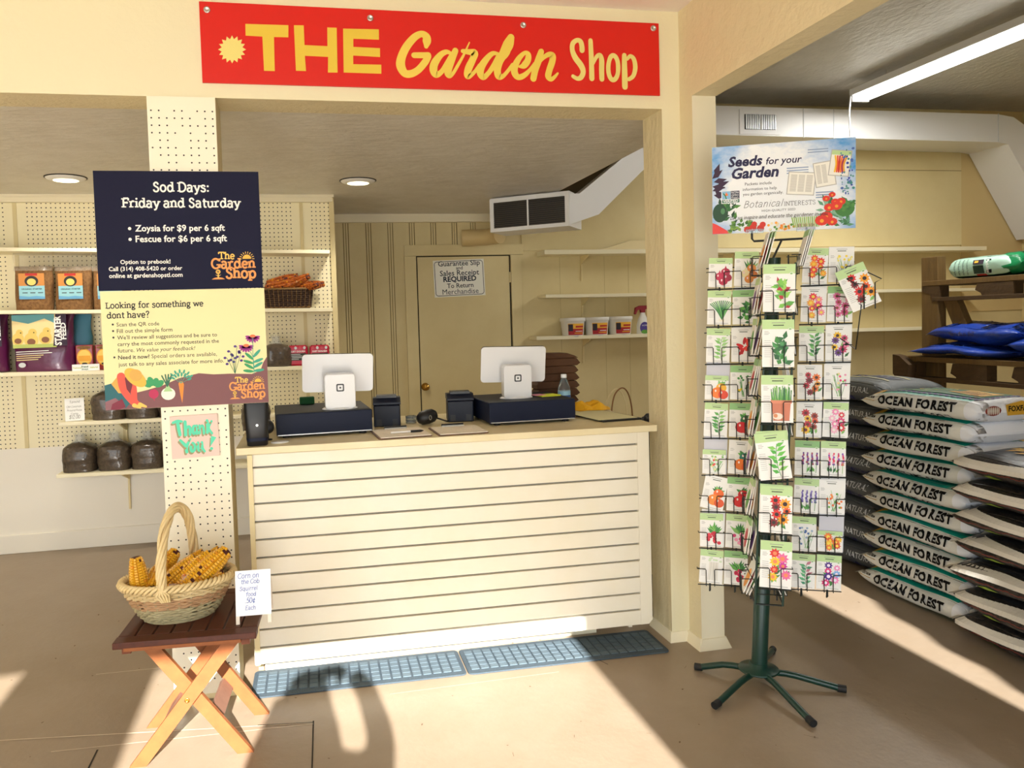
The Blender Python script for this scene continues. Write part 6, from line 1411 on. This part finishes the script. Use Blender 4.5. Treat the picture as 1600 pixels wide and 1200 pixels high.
for i, (x, lab) in enumerate(((-.005, 'pink and red packaged block, left of two behind the left till screen'), (.143, 'pink and red packaged block, right of two behind the left till screen'))):
    r = root('suet_block_pack', lab, 'bird feed', (x, 2.32, SB(x)), 0, 'pink packaged blocks')
    MB().rbox(-.068, .068, -.035, .035, 0, .14, 'pink_pack', .02).build('pack', r)
    m = MB(); X = front(0, -.0355, 0); m.poly([(-.055, .035), (.055, .035), (.055, .085), (-.055, .085)], 'paint_2c2f2a', X)
    for k in range(4): m.poly([(-.05, .042+.011*k), (-.05+.09*(.6+.13*((k*3+i) % 4)), .042+.011*k), (-.05+.09*(.6+.13*((k*3+i) % 4)), .046+.011*k), (-.05, .046+.011*k)], 'paint_cfd3d6', X, .0005)
    m.text('SUET DOUGH', 'white', X, 0, .092, width=.1, align='c', bold=.02)
    for k in range(4): m.disc(-.045+.03*k, .122, .009, .011, ('paint_c23a4c', 'paint_cfd3d6')[k % 2], X, .0005, 10)
    m.build('label', r)
# clear tied bags of dark growing medium
mat('tie_film', '#d7dde0', .18, alpha=.3, spec=.8)
def tied(x, y, z, w, h, lab, seed, grp):
    r = root('tied_bag', lab, 'bag', (x, y, z), 0, grp)
    rows = []
    for j in range(13):
        t = j/12; k = (1-max(0, (t-.72)/.28)**2.4*.72); ww, dd = w*(.96+.06*sin(pi*t))*k, .19*(.95+.08*sin(pi*t))*k
        row = []
        for i in range(30):
            a = 2*pi*i/30; c, s_ = cos(a), sin(a); xx = ww/2*math.copysign(abs(c)**.55, c); yy = dd/2*math.copysign(abs(s_)**.75, s_)
            n = 1+.07*noise3(xx*16+seed, yy*16, t*6+seed); row.append((xx*n, yy*n, h*t*(1+.03*noise3(xx*9, yy*9+seed, 2))))
        rows.append(row)
    m = MB().grid(rows, 'mulch', True, None, True); m.add(rows[0], [tuple(reversed(range(30)))], 'mulch'); m.add(rows[-1], [tuple(range(30))], 'mulch'); m.build('dark_fill', r)
    rows = []
    for j in range(8):
        t = j/7; q = w*.20*(1-t)**1.5+.009+.05*max(0, t-.5)**1.1
        rows.append([(q*cos(2*pi*i/20)*(1+.25*sin(5*2*pi*i/20+seed)), q*sin(2*pi*i/20)*.8*(1+.25*cos(6*2*pi*i/20)), h*.95+.06*t+(.015*sin(3*i+seed) if j == 7 else 0)) for i in range(20)])
    MB().grid(rows, 'tie_film', True, None, True).build('tied_film_top', r)
GB_ = 'tied clear bags of dark mix'
for i, x in enumerate((-1.44, -1.225, -1.015)): tied(x, 2.315, SD(x), .212, .190, 'clear tied bag of dark mix, %s on the lowest pegboard shelf' % ('leftmost', 'middle one', 'third, beside the column')[i], i*2.7, GB_)
tied(-.80, 2.315, SD(-.80), .212, .190, 'clear tied bag of dark mix, mostly hidden by the column, on the lowest shelf', 8.8, GB_)
for i, x in enumerate((-1.245, -1.035, -.83)): tied(x, 2.315, SC_(x), .212, .19, 'clear tied bag of dark mix, %s under the cream poster' % ('left of those', 'middle of those', 'right of those')[i], 11+i*2.3, GB_)
tied(-.15, 2.315, SB(-.15), .20, .155, 'large clear tied bag of dark mix right of the cream poster on the third shelf', 31, GB_)
tied(-.21, .62, TZ, .13, .13, 'small clear tied bag behind the black speaker on the counter', 41, GB_)
r = root('handwritten_price_card', 'small white card with black handwriting and price 12.00 on the short pegboard shelf', 'price card', (-1.50, 2.235, SC_(-1.44)), 0, rot=(RD(-7), RD(-1.5), 0))
CW, CH = .118, .147
MB().box(0, CW, -.002, .002, 0, CH, 'white').build('card', r)
m = MB(); X = front(0, -.0026, 0)
hand(m, '5 pound', 'ink', X, .03, CH*.80, width=.062); hand(m, 'OM Common', 'ink', X, .010, CH*.59, width=.09); hand(m, 'Pround Roos', 'ink', X, .012, CH*.43, width=.09); hand(m, 'Corns', 'ink', X, .034, CH*.27, width=.045); hand(m, '$12.00', 'ink', X, .022, CH*.10, width=.068)
m.build('handwriting', r)

# ------------------------------------------------------------------ corn cobs
mat('kernel_yellow', '#dba322', .38, coat=.3); mat('kernel_orange', '#cf8a1e', .38, coat=.3); mat('kernel_deep', '#b85f18', .4, coat=.3); mat('cob_core', '#4a1710', .7); mat('cob_end', '#7d5a50', .85); mat('kernel_rust', '#b9621c', .5); mat('kernel_rust2', '#9a4a14', .5)
def cob_mesh(L=.185, R0=.0235, seed=1, ks=('kernel_yellow', 'kernel_yellow', 'kernel_orange', 'kernel_deep'), rows=12):
    g = random.Random(seed); m = MB()
    def rad(t): return R0*(1-.42*max(0, (t-.45)/.55)**2)*(.9+.1*min(1, t/.12))
    m.lathe([(rad(k/10)*.88, L*k/10) for k in range(11)]+[(0, L*1.005)], 'cob_core', 14)
    nk = int(L/.0095)
    for a in range(rows):
        th = 2*pi*a/rows; off = g.uniform(-.5, .5)
        for j in range(nk):
            if g.random() < .035 or (j > nk-3 and g.random() < .35): continue
            t = max(.01, min(.985, (j+.5+off)/nk)); r0 = rad(t); z = L*t; mt = ks[min(len(ks)-1, int(abs(g.gauss(0, 1.15))))]
            hw = r0*pi/rows*.86; hl = L/nk*.53; c, s_ = cos(th), sin(th)
            def P(u, v, h): return ((r0*.85+h)*c-u*s_, (r0*.85+h)*s_+u*c, z+v)
            hh = r0*.22+g.uniform(0, .0012)
            vs = [P(-hw, -hl, 0), P(hw, -hl, 0), P(hw, hl, 0), P(-hw, hl, 0), P(-hw*.72, -hl*.7, hh), P(hw*.72, -hl*.7, hh), P(hw*.72, hl*.7, hh), P(-hw*.72, hl*.7, hh)]
            m.add(vs, [(4, 5, 6, 7), (0, 1, 5, 4), (1, 2, 6, 5), (2, 3, 7, 6), (3, 0, 4, 7)], mt, False)
    return m
def stub():
    return MB().lathe([(.006, -.012), (.013, -.010), (.017, .0), (.016, .006)], 'cob_end', 12)
def cob(me_src, loc, d, roll, lab, grp, sc=1.0):
    d = Vector(d).normalized(); q = d.to_track_quat('Z', 'Y').to_matrix() @ Matrix.Rotation(roll, 3, 'Z')
    if me_src.get('used'): o = dup(me_src, loc, None, lab, grp)
    else: o = me_src; me_src['used'] = 1; tag(o, lab, 'corn cob', grp); o.location = loc
    o.rotation_euler = q.to_euler(); o.scale = (sc, sc, sc)
    return o
COBS = []
for k in range(3):
    c_ = cob_mesh(.172+.010*k, .0315+.001*k, 40+k).build('corn_cob'); stub().build('cob_stub', c_); COBS.append(c_)
COBR = cob_mesh(.18, .026, 77, ('kernel_rust', 'kernel_rust2', 'kernel_orange'), 11).build('corn_cob'); stub().build('cob_stub', COBR)
BZ = SA(-.06)
def rust(i, x, y, z, d, lab, sc=1.2): cob(COBR, (x, y, BZ+z), d, i*1.3, lab, 'rust orange cobs in the dark basket', sc)
G1 = 'dark wicker basket behind the navy poster'
rust(0, -.19, 2.30, .165, (1, .1, .28), 'rust orange corn cob lying highest across the dark wicker basket')
rust(1, -.20, 2.26, .135, (1, -.05, .18), 'rust orange corn cob at the left front of the dark wicker basket')
rust(2, -.10, 2.27, .128, (.9, -.2, .42), 'rust orange corn cob rising in the middle front of the dark wicker basket')
rust(3, -.02, 2.34, .145, (1, .1, .1), 'rust orange corn cob at the right back of the dark wicker basket')
rust(4, .0, 2.28, .122, (.7, -.5, .15), 'rust orange corn cob pointing forward at the right of the dark basket', 1.0)
mat('wicker_dark', '#38210f', .7, bump=(60, .5)); mat('wicker_trim', '#7a5a2c', .7)
r = root('dark_corn_basket', 'dark brown rectangular wicker basket of corn cobs on the second pegboard shelf', 'basket', (-.06, 2.31, BZ))
m = MB()
for k in range(9):
    z = .012+.014*k; g_ = 1+.10*k/8; w, d = .15*g_, .095*g_
    pts = []
    for (ax_, ay, bx, by, n) in ((-w, -d, w, -d, 20), (w, -d, w, d, 10), (w, d, -w, d, 20), (-w, d, -w, -d, 10)):
        for q in range(n):
            t = q/n; wob = .0035*(1 if (q+k) % 2 else -1); x, y = ax_+(bx-ax_)*t, ay+(by-ay)*t
            pts.append((x+(wob if ax_ == bx else 0), y+(wob if ay == by else 0), z))
    m.tube(pts, .0078, 'wicker_dark', 6, True)
m.box(-.148, .148, -.093, .093, .004, .008, 'wicker_dark'); m.build('woven_body', r)
m = MB()
for k in range(11): x = -.14+.028*k; m.tube([(x, -.101, .004), (x*1.1, -.113, .125)], .0022, 'wicker_trim', 5)
m.tube([(-.166, -.106, .13), (.166, -.106, .13), (.166, .106, .13), (-.166, .106, .13)], .008, 'wicker_trim', 7, True); m.tube([(-.15, -.096, .006), (.15, -.096, .006), (.15, .096, .006), (-.15, .096, .006)], .006, 'wicker_trim', 7, True)
m.build('rim_and_ribs', r)
MB().tube(crom([(.166, -.05, .13), (.172, -.045, .165), (.172, 0, .178), (.172, .045, .165), (.166, .05, .13)], 5), .007, 'wicker_dark', 7).build('side_handle', r)
MB().tube(crom([(-.166, -.05, .13), (-.172, -.045, .165), (-.172, 0, .178), (-.172, .045, .165), (-.166, .05, .13)], 5), .007, 'wicker_dark', 7).build('side_handle', r)
# ------------------------------------------------------------------ folding slatted table with the basket of corn
mat('acacia', '#7a3d1c', .5, var=(5, '#4f2410', .7, (1.2, 14, 8)), spec=.35)
mat('acacia_top', '#5a2a16', .5, var=(5, '#3d1a0d', .7, (10, 1.2, 8)), spec=.35)
mat('acacia_leg', '#94572c', .6, var=(7, '#7c4420', .7, (3, 3, 3)), spec=.35)
mat('acacia_grey', '#8d6653', .65, var=(7, '#75503f', .7, (3, 3, 3)))
TBX, TBY, TR = -.385, -.29, RD(-4)
TT = .450
R = root('folding_table', 'small slatted brown wooden folding table with crossed legs before the pegboard column', 'table', (TBX, TBY, 0), TR)
w, d = .228, .232
m = MB().box(-w, w, -d, -d+.055, TT-.022, TT, 'acacia_top'); m.build('front_rail', R, bevel=.003)
MB().box(-w, w, d-.055, d, TT-.022, TT, 'acacia_top').build('back_rail', R, bevel=.003)
for k in range(8):
    x0 = -w+.0+k*(2*w)/8; MB().box(x0+.003, x0+2*w/8-.003, -d+.057, d-.057, TT-.018, TT, 'acacia_top').build('slat', R, bevel=.002)
for s in (-1, 1): MB().box(s*.19-.014, s*.19+.014, -d+.02, d-.02, TT-.045, TT-.0225, 'acacia').build('under_rail', R)
MB().box(-w+.035, w-.05, -d-.0015, -d+.012, TT-.03, TT-.0185, 'acacia_leg').build('front_edge_strip', R)
def leg(xa, xb, y, wd=.044, t=.020, z0=0.0, z1=TT-.024):
    dx, dz = xb-xa, z1-z0; l = math.hypot(dx, dz); nx = wd/2*l/dz
    return MB().prism([(xa-nx, z0), (xa+nx, z0), (xb+nx, z1), (xb-nx, z1)], t, 'acacia_leg', front(0, y, 0))
yF1, yF2, yB1, yB2 = -.150, -.127, .150, .127
g1 = leg(.165, -.155, yF2).build('leg', R, bevel=.002); g2 = leg(-.185, .155, yF1).build('leg', R, bevel=.002)
g3 = leg(.190, -.120, yB1-.02).build('leg', R, bevel=.002); g4 = leg(-.195, .140, yB2-.02).build('leg', R, bevel=.002)
for y, g_, x, z in ((yF1-.0205, g2, -.015, .213), (yB1-.042, g3, .035, .213)): MB().lathe([(.0085, 0), (.0085, .002), (.004, .0025), (.004, .0005), (0, .0005)], 'brass', 14, front(x, y, z)).build('pivot_bolt', g_)
XL = lambda z: -.185+.34*z/(TT-.024); XR_ = lambda z: .165-.32*z/(TT-.024)
def stretcher(x, z, sgn):
    a = math.atan2(TT, .33*sgn); return MB().box(-.009, .009, -.142, .105, -.026, .026, 'acacia_grey', T(x, 0, z) @ RY(RD(38)*sgn))
stretcher(XL(.10)-.0, .10, 1).build('stretcher', R, bevel=.002); stretcher(XR_(.13), .13, -1).build('stretcher', R, bevel=.002)
MB().tube([(.17, -.145, TT-.03), (.215, -.145, TT-.026)], .006, 'brass', 8).build('folding_pin', R)

# basket ----------------------------------------------------------
mat('wicker_pale', '#d8c498', .6, bump=(90, .4), var=(20, '#c2a46c', .7)); mat('wicker_red', '#ba946c', .65, var=(20, '#9a744e', .7)); mat('wicker_grey', '#b3a680', .65, var=(20, '#8f8460', .7)); mat('wicker_rim', '#e3cd9c', .55, var=(20, '#cdb27a', .7))
BX, BY, BZ2 = -.447, -.300, TT+.0005
R = root('corn_basket', 'oval pale wicker basket with tall twisted handle full of yellow corn on the folding table', 'basket', (BX, BY, BZ2), RD(8))
bo = random.Random(9)
def oval(t, k, z, wob=0.0, ph=0.0):
    a = 2*pi*t; return ((.118+.066*k)*cos(a)*(1+wob*sin(ph)), (.085+.042*k)*sin(a)*(1+wob*sin(ph)), z)
NSt = 26
m = MB(); rows_ = 17
for j in range(rows_):
    k = j/(rows_-1); k = k**.8; z = .008+.118*j/(rows_-1)
    mt = 'wicker_grey' if j < 7 else ('wicker_red' if j < 12 else 'wicker_pale')
    pts = [oval(i/(NSt*2), k, z+.0025*bo.uniform(-1, 1), .030, pi*(i+NSt*0)/1*1.0+(0 if j % 2 else pi)+pi/2) for i in range(NSt*2)]
    m.tube(crom(pts, 2, True), .0046, mt, 6, True)
m.lathe([(.12, 0), (.118, .006), (0, .007)], 'wicker_grey', 30, None, True, .98, .72); m.build('woven_body', R)
m = MB()
for i in range(NSt): m.tube([oval((i+.5)/NSt, 0, .004), oval((i+.5)/NSt, .5, .06), oval((i+.5)/NSt, 1, .13)], .0036, 'wicker_grey', 5)
m.build('stakes', R)
m = MB()
for s in range(3):
    pts = []
    for i in range(120):
        t = i/120; ph = 2*pi*(t*20+s/3); a = 2*pi*t; rr = .009
        pts.append(((.188+rr*cos(ph))*cos(a), (.130+rr*cos(ph))*sin(a), .134+rr*1.1*sin(ph)))
    m.tube(pts, .0062, 'wicker_rim', 6, True)
m.build('braided_rim', R)
m = MB(); arch_ = crom([(-.050, -.122, .12), (-.052, -.112, .21), (-.036, -.06, .325), (.002, .0, .382), (.04, .055, .335), (.055, .11, .21), (.05, .12, .12)], 12)
for s in range(7):
    pts = []
    for i, p in enumerate(arch_):
        q0 = Vector(arch_[max(0, i-1)]); q1 = Vector(arch_[min(len(arch_)-1, i+1)]); tn = (q1-q0).normalized(); n1 = Vector((.87, -.5, 0)); n1 = (n1-tn*n1.dot(tn)).normalized(); b1 = tn.cross(n1)
        ph = 2*pi*(s/7+i/len(arch_)*2.6); rr = .0118 if s else 0
        pts.append(Vector(p)+(n1*cos(ph)+b1*sin(ph))*rr)
    m.tube(pts, .0064, 'wicker_rim', 6)
m.build('twisted_handle', R)
m = MB()
for k in range(5): m.tube([(-.056-.006*k+.012, -.131, .155), (-.050+.010*(k-2), -.139, .12), (-.052+.006*k, -.134, .095)], .004, 'wicker_rim', 5)
m.build('handle_wrap', R)
flat('#c9a48c', .9)
m = MB(); rows = []
for j in range(7): rows.append([((-.03+.012*i), -.118+.012*j+.006*sin(i*1.1), .128+.018*sin(j*.9+i*.6)+.012*(j > 3)) for i in range(9)])
m.grid(rows, 'paint_c9a48c'); m.build('cloth_liner', R)
BW = lambda x, y, z: tuple(T(BX, BY, BZ2) @ RZ(RD(8)) @ Vector((x, y, z)))
CB = [((-.118, -.035, .075), (-.10, .0, 1), 'yellow corn cob standing nearly upright at the left end of the pale basket', .92),
 ((-.085, -.062, .122), (.25, .75, .32), 'yellow corn cob with its dark stub end showing, left of the handle', .72),
 ((-.110, .03, .085), (.55, .35, .62), 'yellow corn cob leaning just behind the basket handle', .9),
 ((-.075, -.035, .095), (.80, .22, .58), 'large yellow corn cob lying uppermost right of the handle foot', 1.0),
 ((-.025, -.045, .100), (.80, .25, .58), 'yellow corn cob second from the handle, slanting up to the right', 1.0),
 ((.015, -.065, .098), (.80, .25, .60), 'yellow corn cob third from the handle, slanting up to the right', 1.04),
 ((.085, -.030, .095), (.45, .45, .62), 'short yellow corn cob at the right end of the pale basket', .80),
 ((.025, -.055, .108), (.9, .10, .25), 'yellow corn cob low at the right, behind the small white board', .72),
 ((-.100, -.025, .075), (.9, .1, .30), 'yellow corn cob low at the left front inside the rim', .75),
 ((-.04, .06, .095), (.75, .2, .5), 'yellow corn cob at the back of the pale basket beside the handle', .95),
 ((.04, .05, .09), (.6, .3, .55), 'yellow corn cob at the right back of the pale basket', .85),
 ((-.09, -.01, .06), (1, .1, .1), 'yellow corn cob buried flat under the others in the pale basket', 1.0)]
rc = random.Random(4)
for i, (p, dr, lab, sc) in enumerate(CB): cob(COBS[i % 3], BW(*p), RZ(RD(8)) @ Vector(dr), rc.uniform(0, 6), lab, 'yellow cobs in the pale basket', sc)
# little A-frame board
flat('#e8e9ee', .4); flat('#e9dccb', .6); flat('#2456b0')
R = root('corn_price_board', 'small white tabletop easel board with blue handwriting about corn on the cob', 'sign', (-.243, -.455, TT+.0005), RD(-3), rot=(RD(-9), 0, RD(-3)))
AW, AH = .118, .150
for s in (0, 1): MB().box(s*(AW-.012)-.001, s*(AW-.012)+.011, 0.001, .010, 0, AH+.022, 'paint_e9dccb').build('leg', R)
MB().box(0, AW, -.004, .001, .028, .028+AH, 'paint_e8e9ee').build('board', R)
for s in (0, 1): MB().box(s*(AW-.012)+.0, s*(AW-.012)+.010, 0, .008, -.155, 0.0, 'paint_e9dccb', T(0, .012, AH+.018) @ RX(RD(26))).build('back_leg', R)
m = MB(); X = front(0, -.0045, .028); bl = 'paint_2456b0'; c = lambda v: AH*v
for t_, u_, v_, w_h in (('Corn on', .007, .835, .072), ('the Cob', .018, .71, .062), ('Squirrel', .013, .56, .060), ('food', .034, .43, .034), ('.50\u00a2', .030, .285, .034), ('Each', .030, .13, .036)): hand(m, t_, bl, X, u_, c(v_), width=w_h, wt=.095)
m.build('handwriting', R)
# ------------------------------------------------------------------ the photographer, whose shadow falls across the floor and mats
mat('jacket', '#3a4250', .8); mat('skin', '#c99a7c', .55); mat('hair', '#3a281c', .7); mat('trousers', '#2c3038', .8)
PX, PY = .035, -3.47
P_ = root('person', 'person in a dark jacket holding up a phone, whose shadow crosses the left mat', 'person', (PX, PY, 0))
def skinned(name, verts, edges, radii, m, parent, lev=1):
    me = bpy.data.meshes.new(name); me.from_pydata(verts, edges, []); me.materials.append(MATS[m])
    o = bpy.data.objects.new(name, me); COL.objects.link(o); o.parent = parent
    md = o.modifiers.new('skin', 'SKIN'); md.use_smooth_shade = True
    for i, r_ in enumerate(radii): me.skin_vertices[0].data[i].radius = (r_ if isinstance(r_, tuple) else (r_, r_)); me.skin_vertices[0].data[i].use_root = (i == 0)
    s = o.modifiers.new('sub', 'SUBSURF'); s.levels = lev; s.render_levels = lev
    return o
V = [(0, 0, .86), (0, -.01, 1.00), (0, -.02, 1.15), (-.02, -.01, 1.30), (-.035, .0, 1.39), (-.045, .025, 1.45),
 (.15, -.01, 1.29), (.205, .03, 1.37), (.175, .07, 1.56), (.125, .08, 1.615),
 (-.15, -.01, 1.31), (-.235, .10, 1.26), (-.165, .24, 1.39), (-.145, .30, 1.44),
 (.085, 0, .80), (.10, .03, .46), (.11, -.01, .08), (.12, .10, .035), (-.085, 0, .80), (-.10, .03, .46), (-.11, -.01, .08), (-.12, .10, .035)]
E_ = [(0, 1), (1, 2), (2, 3), (3, 4), (4, 5), (3, 6), (6, 7), (7, 8), (8, 9), (3, 10), (10, 11), (11, 12), (12, 13), (0, 14), (14, 15), (15, 16), (16, 17), (0, 18), (18, 19), (19, 20), (20, 21)]
Rr = [(.15, .10), (.135, .09), (.15, .10), (.13, .09), .055, .05, .075, .055, .046, .042, .085, .065, .046, .034, .085, .062, .045, .035, .085, .062, .045, .035]
skinned('body', V, E_, Rr, 'jacket', P_, 2)
h = MB().lathe([(.0, -.12), (.035, -.115), (.058, -.085), (.068, -.04), (.072, .01), (.07, .06), (.05, .10), (.0, .115)], 'skin', 20, T(-.045, .035, 1.545), True, .95, 1.12)
h.lathe([(.012, -.03), (.014, -.015), (.006, .02), (0, .022)], 'skin', 10, T(-.045, .112, 1.535)); h.lathe([(0, -.022), (.012, 0), (0, .024)], 'skin', 10, T(.025, .03, 1.54)); h.lathe([(0, -.022), (.012, 0), (0, .024)], 'skin', 10, T(-.115, .03, 1.54))
for s in (-1, 1): h.lathe([(0, -.008), (.009, 0), (0, .008)], 'white', 10, T(-.045+s*.027, .108, 1.56))
h.disc(0, 0, .022, .006, 'paint_a83428', T(-.045, .107, 1.495) @ RX(RD(-90))); h.build('head', P_)
MB().lathe([(.098, -.20), (.112, -.16), (.104, -.08), (.088, 0), (.082, .06), (.058, .105), (0, .124)], 'hair', 20, T(-.05, -.005, 1.55), True, 1.0, .95).build('hair', P_)
def hand_at(c, out, up, side):
    """palm at c reaching along up; four bent fingers curl towards out, thumb leaves the side"""
    c, out, up, side = Vector(c), Vector(out), Vector(up), Vector(side)
    f = lambda a, b, d: tuple(c+up*a+out*b+side*d)
    skinned('hand', [f(0, 0, 0), f(.045, 0, 0), f(.085, .004, 0)], [(0, 1), (1, 2)], [(.026, .020), (.034, .030), (.034, .030)], 'skin', P_)
    for k in range(4):
        d = -.027+.018*k; l = (.9, 1.05, 1.0, .8)[k]
        skinned('finger', [f(.065, .004, d), f(.085+.030*l, .012, d), f(.085+.052*l, .028, d), f(.085+.064*l, .044, d)], [(0, 1), (1, 2), (2, 3)], [.0092, .0088, .0082, .007], 'skin', P_)
    skinned('thumb', [f(.03, .004, -.02), f(.055, .018, -.055), f(.072, .036, -.060)], [(0, 1), (1, 2)], [.011, .010, .0085], 'skin', P_)
hand_at((.120, .08, 1.618), (0, .2, -.95), (-.95, .05, .2), (0, 1, .2))
hand_at((-.150, .305, 1.435), (.6, .7, .2), (.85, .0, .45), (0, -.2, .9))
tag(MB().rbox(-.076, .076, -.004, .004, -.037, .037, 'black', .003).build('phone', loc=(PX-.045, PY+.325, 1.462)), 'black phone held up by the person in the dark jacket', 'phone')
